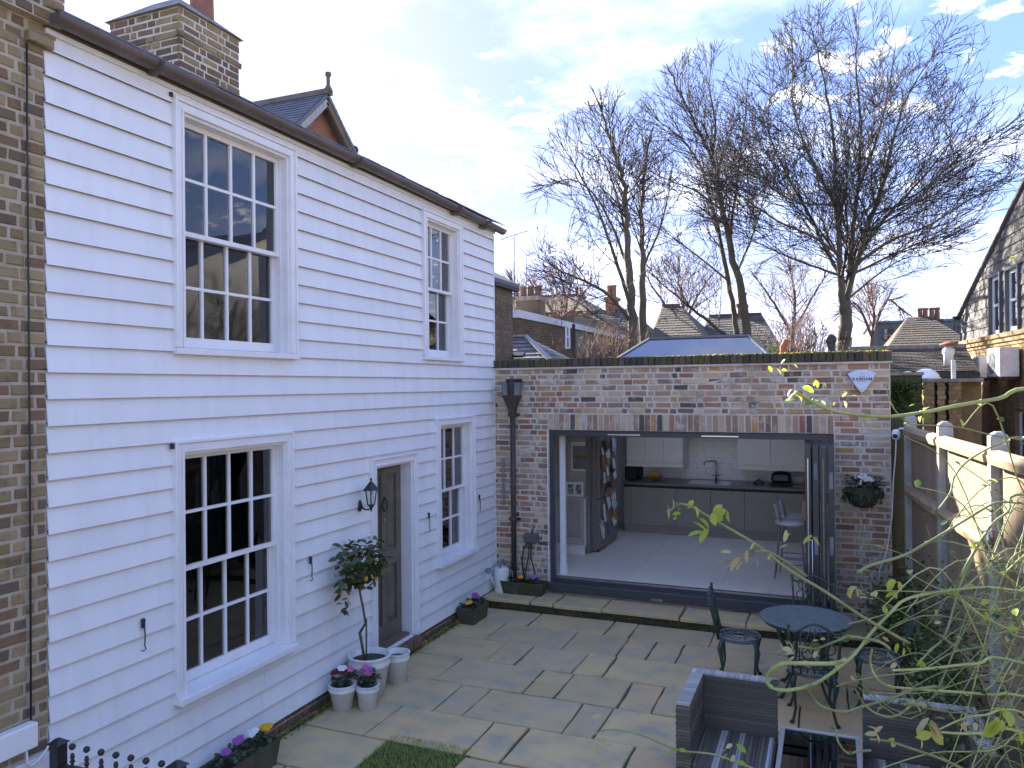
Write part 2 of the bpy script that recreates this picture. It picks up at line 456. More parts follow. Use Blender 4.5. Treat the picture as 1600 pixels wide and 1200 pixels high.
mat('frame_grey', (.10, .105, .11), .4)
mat('dome', (.85, .87, .9), .3)
mat('ac_white', (.78, .76, .72), .45, col2=(.66, .63, .58), vs=4)
mat('ceiling_white', (.85, .85, .84), .8)
mat('pot_buff', (.30, .17, .105), .8, col2=(.20, .12, .08), vs=6, bump=.3)
mat('gap_shade', (.05, .045, .04), .9)  # near-black colour standing for shade in the gaps between weatherboards
mat('drape', (.80, .63, .46), .95, col2=(.62, .48, .34), vs=5, stretch=(1, 10, .4))
# ------------------------------------------------------------------ setting: ground, patio
MB().box(-90, 90, -40, 140, -.5, -.06).build('ground', 'ground', kind='structure')
pat = thing('patio', None, None, (2.6, 5, 0), kind='structure')
MB().box(-.05, 6.4, .2, 9.32, -.058, -.022).build('joint_bed', 'paving_joint', pat)
def slab(x0, x1, y0, y1, zt, parent, th=.045):
    g = .009
    m = MB()
    j = lambda: random.uniform(-.007, .007)
    z = zt + random.uniform(-.005, .004)
    P = [(x0 + g + j(), y0 + g + j()), (x1 - g + j(), y0 + g + j()), (x1 - g + j(), y1 - g + j()), (x0 + g + j(), y1 - g + j())]
    c = .008
    ring = []
    for k in range(4):
        a, b = V((*P[k], 0)), V((*P[(k + 1) % 4], 0))
        n = max(2, int((b - a).length / .15))
        for i in range(n):
            p = a.lerp(b, i / n)
            w = .0045
            ring.append(p + V((random.uniform(-w, w), random.uniform(-w, w), 0)))
    ctr = sum(ring, V((0, 0, 0))) / len(ring)
    n = len(ring)
    lowr = [V((p.x, p.y, z - th)) for p in ring]
    mid = [V((p.x, p.y, z - c)) for p in ring]
    top = [V((p.x, p.y, z)) + (ctr - p).normalized() * c for p in ring]
    fs = [(i, (i + 1) % n, n + (i + 1) % n, n + i) for i in range(n)] + [(n + i, n + (i + 1) % n, 2 * n + (i + 1) % n, 2 * n + i) for i in range(n)]
    m.raw(lowr + mid + top, fs + [tuple(range(2 * n, 3 * n))])
    return m.build('paving_slab', 'paving', parent)
rows = [(9.30, 8.75, [.05, .88, 1.84, 2.14, 3.05, 3.9, 4.4, 5.3]),
        (8.75, 8.10, [.05, .60, 1.54, 2.16, (2.48, 8.46), 2.79, 3.6, 4.25, 5.3]),
        (8.10, 7.46, [.05, .90, (1.23, 7.75), 1.87, 2.18, 3.02, 3.62, 4.45, 5.35]),
        (7.46, 6.80, [.05, .64, 1.58, (1.90, 7.15), 2.51, 2.82, 3.7, 4.05, 4.9, 5.4]),
        (6.80, 6.14, [.05, .97, 1.27, 2.20, 2.48, 3.40, 3.95, 4.8, 5.45]),
        (6.14, 5.49, [.05, .67, 1.60, 1.92, 2.84, 3.4, 4.3, 4.7, 5.5]),
        (5.49, 4.85, [.05, .92, 1.62, 2.5, 2.85, 3.7, 4.6, 5.55]),
        (4.85, 4.2, [.05, .4, .92, 1.62, 2.2, 3.1, 3.7, 4.5, 5.6]),
        (4.2, 3.55, [.05, .92, 1.62, 2.5, 3.3, 4.2, 5.0, 5.7]),
        (3.55, 2.9, [.05, .5, 1.2, 2.0, 2.6, 3.5, 4.2, 5.0, 5.75]),
        (2.9, 2.2, [.05, .9, 1.7, 2.6, 3.2, 4.1, 5.0, 5.8]), (2.2, 1.5, [.05, .6, 1.5, 2.4, 3.0, 3.9, 4.7, 5.85])]
for y1, y0, xs in rows:
    prev = xs[0]
    for e in xs[1:]:
        x = e[0] if isinstance(e, tuple) else e
        if prev >= .9 and x <= 1.63 and y1 < 5.5 and y1 > 3.6:
            prev = x; continue           # the grass strip
        if isinstance(e, tuple):
            slab(prev, x, y0, e[1], 0, pat); slab(prev, x, e[1], y1, 0, pat)
        else:
            slab(prev, x, y0, y1, 0, pat)
        prev = x
# raised step in front of the folding doors
st = thing('doorstep', None, None, (2.6, 9.5, 0), kind='structure')
MB().box(.03, 5.1, 9.33, 9.9, -.05, .085).build('riser', 'moss_dark', st)
xs = [.03, .71, 1.04, 1.67, 2.63, 3.4, 4.25, 5.1]
for a, b in zip(xs, xs[1:]):
    slab(a, b, 9.285, 9.79, .13, st)
# grass strip in the paving
gm = MB()
rg = random.Random(5)
MB().box(.90, 1.66, 3.56, 5.56, -.03, -.006).build('lawn_soil', 'soil', kind='structure')
for i in range(9000):
    x, y = rg.uniform(.90, 1.64), rg.uniform(3.7, 5.60)
    e = min(x - .90, 1.64 - x, 5.60 - y)
    if e < .05 and noise.noise(V((x * 14, y * 14, 0))) * .05 > e: continue
    a = rg.uniform(0, 6.28); h = rg.uniform(.02, .045); w = .0035
    d = V((math.cos(a), math.sin(a), 0)); t = V((rg.gauss(0, .014), rg.gauss(0, .014), h))
    p = V((x, y, -.01))
    gm.face([p - d * w, p + d * w, p + t])
gm.build('grass', 'grass_blade', label='small patch of bright green grass set in the stone paving', cat='grass', kind='stuff')
# moss tufts where the house plinth meets the paving
mm = MB()
for i in range(2600):
    y = rg.uniform(3.3, 9.2)
    x = .045 + abs(rg.gauss(0, .028)); z = max(0, .05 - (x - .05) * .7) * rg.uniform(0, 1)
    if noise.noise(V((y * 2.3, 3.1, 0))) < -.15 and x > .07: continue
    if 6.6 < y < 7.6: x += .0
    a = rg.uniform(0, 6.28); s = rg.uniform(.006, .016)
    p = V((x, y, z)); d = V((math.cos(a), math.sin(a), rg.uniform(0, .6))) * s; u = V((rg.gauss(0, .3), rg.gauss(0, .3), 1)) * s
    mm.face([p - d, p + d, p + u])
for i in range(2200):
    x = rg.uniform(.05, 5.0); y = 9.318 - abs(rg.gauss(0, .018)); z = rg.uniform(0, .09)
    a = rg.uniform(0, 6.28); s = rg.uniform(.006, .014)
    p = V((x, y, z)); d = V((math.cos(a), 0, math.sin(a))) * s; u = V((rg.gauss(0, .3), -.8, .6)) * s
    mm.face([p - d, p + d, p + u])
mm.build('moss_growth', 'moss', label='moss growing in the joint along the house wall and step', cat='moss', kind='stuff')

# ------------------------------------------------------------------ bricks
BR = {}
def brick_mesh(L, H, D, mt, var):
    k = (round(L, 3), round(H, 3), mt, var)
    if k not in BR:
        rb = random.Random(hash((round(L * 1000), round(H * 1000), var)) & 0xffff)
        m = MB()
        j = lambda s=.004: rb.uniform(-s, s)
        a, h, c = L / 2, H / 2, .007
        back = [(-a, 0, -h), (a, 0, -h), (a, 0, h), (-a, 0, h)]
        edge = [(x + j(), -D + c, z + j(.003)) for x, _, z in back]
        front = [(x * (1 - c / a) + j(.003), -D + j(.003), z * (1 - c / h) + j(.002)) for x, _, z in back]
        m.raw(back + edge + front, [(0, 1, 5, 4), (1, 2, 6, 5), (2, 3, 7, 6), (3, 0, 4, 7), (4, 5, 9, 8), (5, 6, 10, 9), (6, 7, 11, 10), (7, 4, 8, 11), (8, 9, 10, 11)])
        me = m.mesh('brick'); me.materials.append(MT[mt]); BR[k] = me
    return BR[k]
def brick_wall(spans, z0, z1, course, M, parent, mt, depth=.006, limit=300, name='brick', order=None, stuff_mt=None, bond=(.215, .102), seed=1, skip=None):
    """spans(z) -> list of (a, b) runs; local x along the wall, -y out of it"""
    rb = random.Random(seed)
    out = []
    n = int(round((z1 - z0) / course))
    for i in range(n):
        zc = z0 + (i + .5) * course
        for (a, b) in spans(zc):
            x = a
            k = i % 2
            if k: first = bond[1] * .5
            else: first = None
            t = k
            while x < b - .02:
                L = bond[t % 2]
                if first: L = first + .01 if first < .06 else first; first = None
                L *= rb.uniform(.94, 1.05)
                if b - (x + L) < .06: L = b - x
                L = min(L, b - x)
                L = max(.03, round(L / .01) * .01)
                out.append((x + L / 2, zc, L - .015, course - .0155))
                x += L
                t += 1
    if order: out.sort(key=order)
    rest = MB()
    for q, (xc, zc, L, H) in enumerate(out):
        tilt = Matrix.Translation(V((xc + rb.uniform(-.002, .002), rb.uniform(-.003, .003) + .02, zc + rb.uniform(-.002, .002)))) @ Matrix.Rotation(rb.uniform(-.012, .012), 4, 'Y')
        me = brick_mesh(round(L / .02) * .02 if L > .06 else .05, H, depth + .02, mt, rb.randrange(3))
        if q < limit:
            place(me, name, M @ tilt, parent)
        else:
            i = len(rest.v)
            MM = M @ tilt
            rest.v += [MM @ v.co for v in me.vertices]
            for p in me.polygons:
                rest.f.append(tuple(i + k for k in p.vertices)); rest.sm.append(False)
    if rest.v:
        rest.build('brickwork', stuff_mt or mt, parent, kind='stuff')
def wallM(origin, xdir):                 # local x along the wall, local -y outwards, z up
    x = V(xdir).normalized(); z = V((0, 0, 1)); y = z.cross(x)
    m = Matrix((x, y, z)).transposed().to_4x4(); m.translation = V(origin)
    return m

# ------------------------------------------------------------------ the weatherboarded house
house = thing('weatherboarded_house', 'white weatherboarded cottage with sash windows and a dark front door', 'house', (-2, 6.5, 0))
Y0, Y1, ZB, ZT = 3.175, 9.80, .14, 5.06
WIN = {'a': (4.13, 5.48, 3.17, 5.0), 'b': (7.75, 8.77, 3.235, 4.97), 'c': (4.11, 5.41, .69, 2.555), 'd': (8.04, 9.085, .785, 2.55)}
DOOR = (6.63, 7.56, .16, 2.20)
OPEN = list(WIN.values()) + [DOOR]
# structural wall behind the boards, with openings
def wall_with_holes(m, y0, y1, z0, z1, holes, xa, xb):
    ys = sorted({y0, y1, *[h[0] for h in holes], *[h[1] for h in holes]})
    zs = sorted({z0, z1, *[h[2] for h in holes], *[h[3] for h in holes]})
    for a, b in zip(ys, ys[1:]):
        run = None
        for c, d in zip(zs, zs[1:]):
            cy, cz = (a + b) / 2, (c + d) / 2
            if any(h[0] < cy < h[1] and h[2] < cz < h[3] for h in holes):
                if run: m.box(xa, xb, a, b, *run); run = None
            else:
                run = (run[0], d) if run else (c, d)
        if run: m.box(xa, xb, a, b, *run)
m = MB()
wall_with_holes(m, Y0, Y1, .16, 5.08, [(a + .05, b - .05, c + .05, d - .05) for a, b, c, d in OPEN], -.24, -.004)
m.build('wall_core', 'room_dark', house)
m = MB().box(-4.6, -4.4, Y0, Y1, 0, 5.08).box(-4.4, -.24, Y0, Y0 + .12, 0, 5.08).box(-4.4, -.25, Y1 - .15, Y1 - .004, 0, 5.08)
m.box(-2.1, -2.0, Y0 + .12, Y1 - .15, .2, 2.72).box(-2.1, -2.0, Y0 + .12, Y1 - .15, 2.95, 5.05)
m.box(-4.4, -.24, Y0 + .12, Y1 - .15, .1, .2).box(-4.4, -.24, Y0 + .12, Y1 - .15, 2.72, 2.95).box(-4.4, -.24, 6.45, 6.55, .2, 2.72).box(-4.4, -.24, 6.45, 6.55, 2.95, 5.0)
m.build('inner_wall', 'room_wall', house)
# plinth of red brick under the boards
MB().box(-.2, -.012, Y0, 6.62, -.05, .17).box(-.2, -.012, 7.57, Y1, -.05, .17).box(-.2, .0, 6.62, 7.57, -.05, .10).build('plinth', 'mortar_pale', house)
pm = wallM((0, 0, 0), (0, 1, 0))
brick_wall(lambda z: [(Y0, 6.6), (7.6, Y1 - .3)], 0, .15, .075, pm, house, 'brick_plinth', seed=4, name='plinth_brick')
# threshold of the front door: a row of headers
for i in range(9):
    place(brick_mesh(.09, .1, .16, 'brick_plinth', i % 3), 'threshold_brick', pm @ Matrix.Translation(V((6.70 + i * .1, .055, .105))), house)
# boards, one object each
PITCH_B = .1605
zl = [4.954 - PITCH_B * k for k in range(30, -1, -1)]    # lower edges
rb = random.Random(11)
for z0 in zl:
    z1 = min(z0 + PITCH_B, ZT)
    if z0 < .2: z0 -= .0
    segs = [(Y0, Y1)]
    notch = []
    for (a, b, c, d) in OPEN:
        a2, b2, c2, d2 = a + .03, b - .03, c + .02, d - .02
        if c2 <= z0 + .004 and d2 >= z1 - .004:
            segs = [s for q in segs for s in ((q[0], min(q[1], a2)), (max(q[0], b2), q[1])) if s[1] - s[0] > .01]
        elif c2 < z1 and d2 > z0:
            notch.append((a2, b2, c2, d2))
    zj = z0 + rb.uniform(-.0015, .0015)
    cut = []
    for (a, b) in segs:                  # butt joints in the longer runs
        if b - a > 3.4 and rb.random() < .9:
            j_ = rb.uniform(a + 1.2, b - 1.2)
            if not any(n[0] - .2 < j_ < n[1] + .2 for n in notch): cut += [(a, j_ - .0012), (j_ + .0012, b)]; continue
        cut.append((a, b))
    for (a, b) in cut:
        cuts = sorted({a, b, *[n[0] for n in notch if a < n[0] < b], *[n[1] for n in notch if a < n[1] < b]})
        m = MB(); dark_f = set()
        for p, q in zip(cuts, cuts[1:]):
            za, zb = zj, z1 + .014
            for n in notch:
                if n[0] - .001 <= p and q <= n[1] + .001:
                    if n[2] > z0: zb = n[2]
                    else: za = n[3]
            if zb - za < .012: continue
            nd = max(1, int((q - p) / .5))
            for i in range(nd):
                s0, s1 = p + (q - p) * i / nd, p + (q - p) * (i + 1) / nd
                X = lambda z, s: .031 - (z - zj) / .1745 * .025 + .0025 * noise.noise(V((s * 1.3, z0 * 9, 0)))
                zc = min(za + .024, zb)         # drip gap behind the lower lip
                vs = []
                for s_ in (s0, s1):
                    vs += [(-.003, s_, zc), (X(za, s_) - .011, s_, zc), (X(za, s_) - .011, s_, za), (X(za, s_), s_, za), (X(zb, s_), s_, zb), (-.003, s_, zb)]
                fs = [(k, (k + 1) % 6, 6 + (k + 1) % 6, 6 + k) for k in range(5)]
                if i == 0: fs.append((0, 1, 2, 3, 4, 5))
                if i == nd - 1: fs.append((6, 7, 8, 9, 10, 11))
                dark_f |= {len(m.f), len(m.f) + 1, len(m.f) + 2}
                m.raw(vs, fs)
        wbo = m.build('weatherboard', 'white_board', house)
        wbo.data.materials.append(MT['gap_shade'])          # underside coloured dark to draw the shade line below each board
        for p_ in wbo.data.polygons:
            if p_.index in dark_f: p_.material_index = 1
# corner board at the far end, frieze under the gutter
MB().box(-.003, .028, Y1 - .012, Y1 + .012, .2, 5.03).build('corner_board', 'white_board', house)
MB().box(0, .04, Y0, Y1 + .03, 5.045, 5.075).build('frieze', 'white_board', house)

def mould(m, a, b, c, d, prof):
    """architrave round an opening (left, right, head); prof = [(x_inner, width, proud)] from the outside in"""
    for (o, w, x) in prof:
        m.box(-.02, x, a + o, a + o + w, c, d - o - w); m.box(-.02, x, b - o - w, b - o, c, d - o - w); m.box(-.02, x, a + o, b - o, d - o - w, d - o)
def sash_window(key, cols, rows_u, rows_l, sill, label, curtain):
    a, b, c, d = WIN[key]
    w = MB()
    mould(w, a, b, c + .05, d, [(0, .022, .062), (.022, .045, .048), (.067, .02, .056)])
    w = w.build('window', 'white_paint', house, label=label, bevel=.003)
    # box frame lining the reveal
    ia, ib, ic, id_ = a + .085, b - .085, c + .05, d - .085
    m = MB()
    m.box(-.2, .03, ia, ia + .022, ic, id_).box(-.2, .03, ib - .022, ib, ic, id_).box(-.2, .03, ia + .022, ib - .022, id_ - .022, id_)
    m.box(-.055, -.035, ia + .022, ia + .034, ic, id_ - .022).box(-.055, -.035, ib - .034, ib - .022, ic, id_ - .022)
    m.build('frame', 'white_paint', w)
    m = MB()
    m.hexa([(-.2, a + .0, c), (sill, a + .0, c), (sill, b - .0, c), (-.2, b - .0, c), (-.2, a, c + .06), (sill, a, c + .046), (sill, b, c + .046), (-.2, b, c + .06)])
    m.build('sill', 'white_paint', w, bevel=.003)
    sa, sb = ia + .022, ib - .022
    zt, zb = id_ - .022, c + .06
    zm = zb + (zt - zb) * .505
    for nm, z0, z1, xc, rws, br_ in (('upper_sash', zm - .02, zt, -.075, rows_u, .035), ('lower_sash', zb, zm + .02, -.122, rows_l, .075)):
        m = MB(); st_ = .038; x0, x1 = xc - .02, xc + .02
        m.box(x0, x1, sa, sa + st_, z0, z1).box(x0, x1, sb - st_, sb, z0, z1)
        m.box(x0, x1, sa + st_, sb - st_, z1 - .038, z1).box(x0, x1, sa + st_, sb - st_, z0, z0 + br_)
        ga, gb, gc, gd = sa + st_, sb - st_, z0 + br_, z1 - .038
        s = m.build(nm, 'white_paint', w)
        bm_ = MB(); bw_ = .011
        for i in range(1, cols):
            y = ga + (gb - ga) * i / cols
            bm_.box(xc - .014, xc + .016, y - bw_, y + bw_, gc, gd)
        for i in range(1, rws):
            z = gc + (gd - gc) * i / rws
            for k in range(cols):
                y0_, y1_ = ga + (gb - ga) * k / cols + (bw_ if k else 0), ga + (gb - ga) * (k + 1) / cols - (bw_ if k < cols - 1 else 0)
                bm_.box(xc - .0135, xc + .0155, y0_, y1_, z - bw_, z + bw_)
        bm_.build('glazing_bar', 'white_paint', w)
        for i in range(cols):
            for k in range(rws):
                y0_, y1_ = ga + (gb - ga) * i / cols + .004, ga + (gb - ga) * (i + 1) / cols - .004
                z0_, z1_ = gc + (gd - gc) * k / rws + .004, gc + (gd - gc) * (k + 1) / rws - .004
                q = MB(); t1 = rb.uniform(-.0025, .0025); t2 = rb.uniform(-.0025, .0025)
                q.hexa([(xc - .003 - t1, y0_, z0_), (xc + .001 - t1, y0_, z0_), (xc + .001 + t2, y1_, z0_), (xc - .003 + t2, y1_, z0_),
                        (xc - .003 + t1, y0_, z1_), (xc + .001 + t1, y0_, z1_), (xc + .001 + t1 + t2, y1_, z1_), (xc - .003 + t1 + t2, y1_, z1_)])
                q.build('pane', 'window_glass', w)
    # curtains inside
    for (ya, yb, za, zb2, xx) in curtain:
        m = MB(); n = max(6, int((yb - ya) / .02)); top, bot = [], []
        for i in range(n + 1):
            y = ya + (yb - ya) * i / n
            o = .022 * math.sin(y * 62) + .01 * math.sin(y * 23)
            top.append((xx + o * .6, y, zb2)); bot.append((xx + o * 1.4, y, za))
        for i in range(n):
            m.raw([bot[i], bot[i + 1], top[i + 1], top[i]], [(0, 1, 2, 3)], True)
        m.build('curtain', 'curtain', w)
    return w
sash_window('a', 4, 2, 2, .07, 'four-pane-wide upstairs sash window with a net curtain inside', [(5.08, 5.42, 3.15, 4.95, -.34), (4.15, 4.24, 3.2, 4.95, -.36)])
sash_window('b', 3, 2, 2, .07, 'narrow upstairs sash window reflecting branches', [(7.72, 7.9, 3.2, 5.0, -.34), (8.62, 8.8, 3.2, 5.0, -.34)])
sash_window('c', 4, 2, 2, .10, 'wide ground-floor sash window with heavy curtains', [(4.14, 4.36, .6, 2.6, -.34), (4.92, 5.42, .6, 2.6, -.34)])
sash_window('d', 3, 2, 2, .10, 'narrow ground-floor sash window beside the corner', [(8.02, 8.16, .7, 2.6, -.34), (8.72, 9.1, .7, 2.6, -.34)])
# drawn drapes deeper in the ground-floor rooms and upstairs
for (ya, yb_, za, zb_, xx) in ((4.42, 5.75, .25, 2.7, -.50), (7.9, 9.4, .25, 2.7, -.46), (4.0, 5.9, 3.0, 4.2, -.6)):
    m = MB(); n = int((yb_ - ya) / .025)
    P_ = [(xx + .03 * math.sin(i * .9) + .012 * math.sin(i * 2.3), ya + (yb_ - ya) * i / n) for i in range(n + 1)]
    for i in range(n): m.raw([(P_[i][0], P_[i][1], za), (P_[i + 1][0], P_[i + 1][1], za), (P_[i + 1][0], P_[i + 1][1], zb_), (P_[i][0], P_[i][1], zb_)], [(0, 1, 2, 3)], True)
    m.build('drape', 'drape', house)
# furniture just visible behind the wide lower window
m = MB()
m.tube([(-.75, 4.32, .6), (-.75, 4.32, 1.25)], .02).tube([(-.75, 4.6, .6), (-.75, 4.6, 1.25)], .02)
for z in (.8, .9, 1.0): m.tube([(-.75, 4.32, z), (-.75, 4.6, z)], .014)
m.box(-1.15, -.73, 4.3, 4.62, .62, .66)
for y in (4.32, 4.6): m.tube([(-1.12, y, .2), (-1.12, y, .62)], .02).tube([(-.75, y, .2), (-.75, y, .62)], .02)
m.build('dining_chair', 'white_paint', label='white slatted chair just inside the wide ground-floor window', cat='chair')
# ---- front door
a, b, c, d = DOOR
w = MB()
mould(w, a, b, .18, d, [(0, .022, .066), (.022, .045, .050), (.067, .022, .058)])
w.build('door_casing', 'white_paint', house, bevel=.003)
MB().box(-.16, .03, a + .085, a + .11, .17, d - .085).box(-.16, .03, b - .11, b - .085, .17, d - .085).box(-.16, .03, a + .11, b - .11, d - .11, d - .085).build('door_frame', 'white_paint', house)
da, db, dc, dd = a + .112, b - .112, .165, d - .112
dm = MB()
for (p, q, r, s) in ((da, da + .10, dc, dd), (db - .10, db, dc, dd), (da + .10, db - .10, dd - .11, dd), (da + .10, db - .10, dc, dc + .22), (da + .10, db - .10, 1.0, 1.16), ((da + db) / 2 - .045, (da + db) / 2 + .045, dc + .22, 1.0), ((da + db) / 2 - .045, (da + db) / 2 + .045, 1.16, dd - .11)):
    dm.box(-.145, -.10, p, q, r, s)
dr = dm.build('front_door', 'door_paint', house, bevel=.004, label='dark olive-grey panelled front door')
for (p, q) in ((da + .10, (da + db) / 2 - .045), ((da + db) / 2 + .045, db - .10)):
    for (r, s) in ((dc + .22, 1.0), (1.16, dd - .11)):
        m = MB().box(-.138, -.126, p, q, r, s)
        m.hexa([(-.126, p + .03, r + .03), (-.126, q - .03, r + .03), (-.126, q - .03, s - .03), (-.126, p + .03, s - .03), (-.112, p + .05, r + .05), (-.112, q - .05, r + .05), (-.112, q - .05, s - .05), (-.112, p + .05, s - .05)])
        m.build('panel', 'door_paint', dr)
ym = (da + db) / 2
m = MB(); pts = [V((-.085, ym + .05 * math.sin(t), 1.66 - .06 * math.cos(t) + .0)) for t in [k * math.pi / 8 for k in range(17)]]
m.tube(pts, .007, 6).ball((-.09, ym, 1.73), .018)
m.build('knocker', 'black_iron', dr)
MB().lathe([(.014, 0), (.014, .01), (.008, .014)], (-.10, ym, 1.5), 12, axis='X').build('keyhole', 'brass', dr)
MB().box(-.102, -.094, ym - .11, ym + .11, .93, .985).build('letter_plate', 'brass', dr)
# ---- shutter hooks on the wall
def hook(y, z):
    m = MB().lathe([(.001, .034), (.012, .03), (.016, .018), (.012, -.002), (.014, -.03)], (.036, y, z), 8)
    m.tube([(.045, y, z - .01), (.048, y + .004, z - .08), (.046, y + .002, z - .15)], [.006, .0045, .0045], 6)
    m.tube([(.046, y + .002, z - .15), (.055, y + .004, z - .17), (.052, y - .012, z - .182), (.048, y - .026, z - .172)], .0042, 6)
    m.build('shutter_hook', 'black_iron', house)
for y, z in ((3.84, 1.35), (5.65, 1.39), (7.84, 1.44), (9.23, 1.46)): hook(y, z)
MB().box(.03, .05, 4.085, 4.105, 2.50, 2.54).build('shutter_pin', 'black_iron', house)
MB().box(.02, .045, 4.105, 4.125, 4.99, 5.02).build('shutter_pin', 'black_iron', house)
# ---- gutter, roof, chimney
m = MB(); R_ = .062; n = 10
gp = lambda y: 5.142 - .035 * max(0, (y - 7.0) / 2.9) ** 1.3
ys = [3.16 + i * (9.93 - 3.16) / 20 for i in range(21)]
vs, fs = [], []
for y in ys:
    for r in (R_, R_ - .006):
        for k in range(n + 1):
            t = math.pi + math.pi * k / n
            vs.append((.112 + r * math.cos(t), y, gp(y) + r * 1.05 * math.sin(t)))
S = 2 * (n + 1)
for i in range(len(ys) - 1):
    for k in range(n):
        fs.append((i * S + k, i * S + k + 1, (i + 1) * S + k + 1, (i + 1) * S + k))
        fs.append((i * S + n + 1 + k, (i + 1) * S + n + 1 + k, (i + 1) * S + n + 2 + k, i * S + n + 2 + k))
    for k in (0, n): fs.append((i * S + k, (i + 1) * S + k, (i + 1) * S + n + 1 + k, i * S + n + 1 + k))
m.raw(vs, fs, True)
e = (len(ys) - 1) * S
m.face([V(vs[e + k]) for k in range(n + 1)])
m.face([V(vs[k]) for k in range(n + 1)])
gut = m.build('gutter', 'gutter', house)
for y in (3.9, 6.3, 8.45, 9.3):
    m = MB(); pts = [(.112 + (R_ + .006) * math.cos(math.pi + math.pi * k / 10), y, gp(y) + (R_ + .006) * 1.05 * math.sin(math.pi + math.pi * k / 10)) for k in range(11)]
    for p, q in zip(pts, pts[1:]): m.bar(p, q, .10 if y > 7 else .06, .012, up=(0, 1, 0))
    m.build('gutter_joint', 'gutter', gut)
MB().box(-.05, .05, Y0, Y1 + .05, 5.076, 5.17).build('fascia', 'gutter', house)
rp = math.tan(rad(25)); zr = lambda x: 5.165 - (x - .10) * rp
ridge = -3.2
m = MB()
m.prism([(.10, Y0, zr(.10) - .05), (ridge, Y0, zr(ridge) - .05), (-6.4, Y0, 5.1), (-6.4, Y0, 5.0), (.02, Y0, 5.09)], (0, Y1 + .03 - Y0, 0))
rf = m.build('roof', 'slate', house)
# slates of the lowest courses, tilted like the real ones
rs = random.Random(3)
for k in range(3):
    y = Y0 + .02 + (.125 if k % 2 else 0)
    while y < Y1 - .0:
        x0 = .145 - k * .2
        x1 = x0 - .42
        m = MB(); dz = .012 + rs.uniform(0, .008)
        w_ = .245
        m.hexa([(x0, y, zr(x0) + dz), (x0, y + w_, zr(x0) + dz + rs.uniform(0, .004)), (x1, y + w_, zr(x1) + .002), (x1, y, zr(x1) + .002),
                (x0, y, zr(x0) + dz + .012), (x0, y + w_, zr(x0) + dz + .013), (x1, y + w_, zr(x1) + .008), (x1, y, zr(x1) + .008)])
        m.build('roof_slate', 'slate', house)
        y += .25
# chimney
cx1, cy0 = -1.51, 5.71
cx0, cy1 = -2.46, 6.55
ch = MB().box(cx0 + .012, cx1 - .012, cy0 + .012, cy1 - .012, 5.5, 6.67).build('chimney', 'mortar_pale', house, label='brown stock-brick chimney stack with a red clay pot')
brick_wall(lambda z: [(cx0, cx1)], 5.62, 6.67, .075, wallM((0, cy0 + .012, 0), (1, 0, 0)), ch, 'brick_stock', seed=21)
brick_wall(lambda z: [(cy0, cy1)], 5.62, 6.67, .075, wallM((cx1 - .012, 0, 0), (0, 1, 0)), ch, 'brick_stock', seed=22)
# oversailing course
for zc, o in ((6.40, .035),):
    brick_wall(lambda z: [(cx0 - o, cx1 + o)], zc - .0375, zc + .0375, .075, wallM((0, cy0 + .006, 0), (1, 0, 0)), ch, 'brick_stock', depth=.05, seed=23)
    brick_wall(lambda z: [(cy0 - o, cy1 + o)], zc - .0375, zc + .0375, .075, wallM((cx1 - .006, 0, 0), (0, 1, 0)), ch, 'brick_stock', depth=.05, seed=24)
m = MB(); a = .03
m.hexa([(cx0 - a, cy0 - a, 6.67), (cx1 + a, cy0 - a, 6.67), (cx1 + a, cy1 + a, 6.67), (cx0 - a, cy1 + a, 6.67), (cx0 + .3, cy0 + .28, 6.93), (cx1 - .3, cy0 + .28, 6.93), (cx1 - .3, cy1 - .28, 6.93), (cx0 + .3, cy1 - .28, 6.93)])
m.build('flaunching', 'cement', ch)
MB().lathe([(.15, 0), (.15, .06), (.125, .08), (.115, .5), (.14, .52), (.14, .58), (.10, .58), (.10, .3)], (-1.78, 6.28, 6.72), 18).build('chimney_pot', 'pot_clay', ch)
m = MB().box(cx0 - .06, cx1 + .012, cy0 - .02, cy1 + .02, 5.5, 5.72)

# ------------------------------------------------------------------ neighbour's brick wall on the near side
nb = thing('brick_house', 'brown stock-brick end wall of the neighbouring house with white plinth', 'house', (-1, 2.4, 0))
MB().box(-3, .02, .6, 3.165, -.05, 6.6).build('wall', 'mortar_yellow', nb)
nm_ = wallM((.02, 0, 0), (0, 1, 0))
brick_wall(lambda z: [(2.42, 3.172)], .80, 4.94, .0745, nm_, nb, 'brick_stock', depth=.007, seed=31)
brick_wall(lambda z: [(2.42, 3.22)], 4.94, 5.015, .075, nm_, nb, 'brick_stock', depth=.045, seed=32, name='corbel_brick')
brick_wall(lambda z: [(2.42, 3.26)], 5.015, 5.09, .075, nm_, nb, 'brick_stock', depth=.08, seed=33, name='corbel_brick')
MB().box(-.5, .085, .6, 3.25, 5.09, 5.6).build('parapet', 'mortar_yellow', nb)
brick_wall(lambda z: [(2.42, 3.27)], 5.09, 5.55, .075, wallM((.085, 0, 0), (0, 1, 0)), nb, 'brick_stock', depth=.015, seed=34, name='parapet_brick')
MB().box(.0, .065, .6, 3.16, -.05, .80).build('plinth', 'render_white', nb, bevel=.01)
m = MB().tube([(.042, 3.045, .98), (.044, 3.048, 2.0), (.042, 3.05, 3.2), (.044, 3.047, 4.3), (.045, 3.048, 4.93)], .006, 6)
m.build('cable', 'black_iron', nb)
MB().box(.036, .10, 2.80, 3.05, .88, 1.02).build('meter_box', 'plastic_white', nb, bevel=.006)
m = MB().tube([(.07, 3.0, .88), (.07, 3.002, .80), (.075, 3.02, .775), (.08, 3.06, .79), (.07, 3.12, .825), (.04, 3.17, .86), (.045, 3.19, .865)], .006, 6)
m.build('white_cable', 'plastic_white', nb)

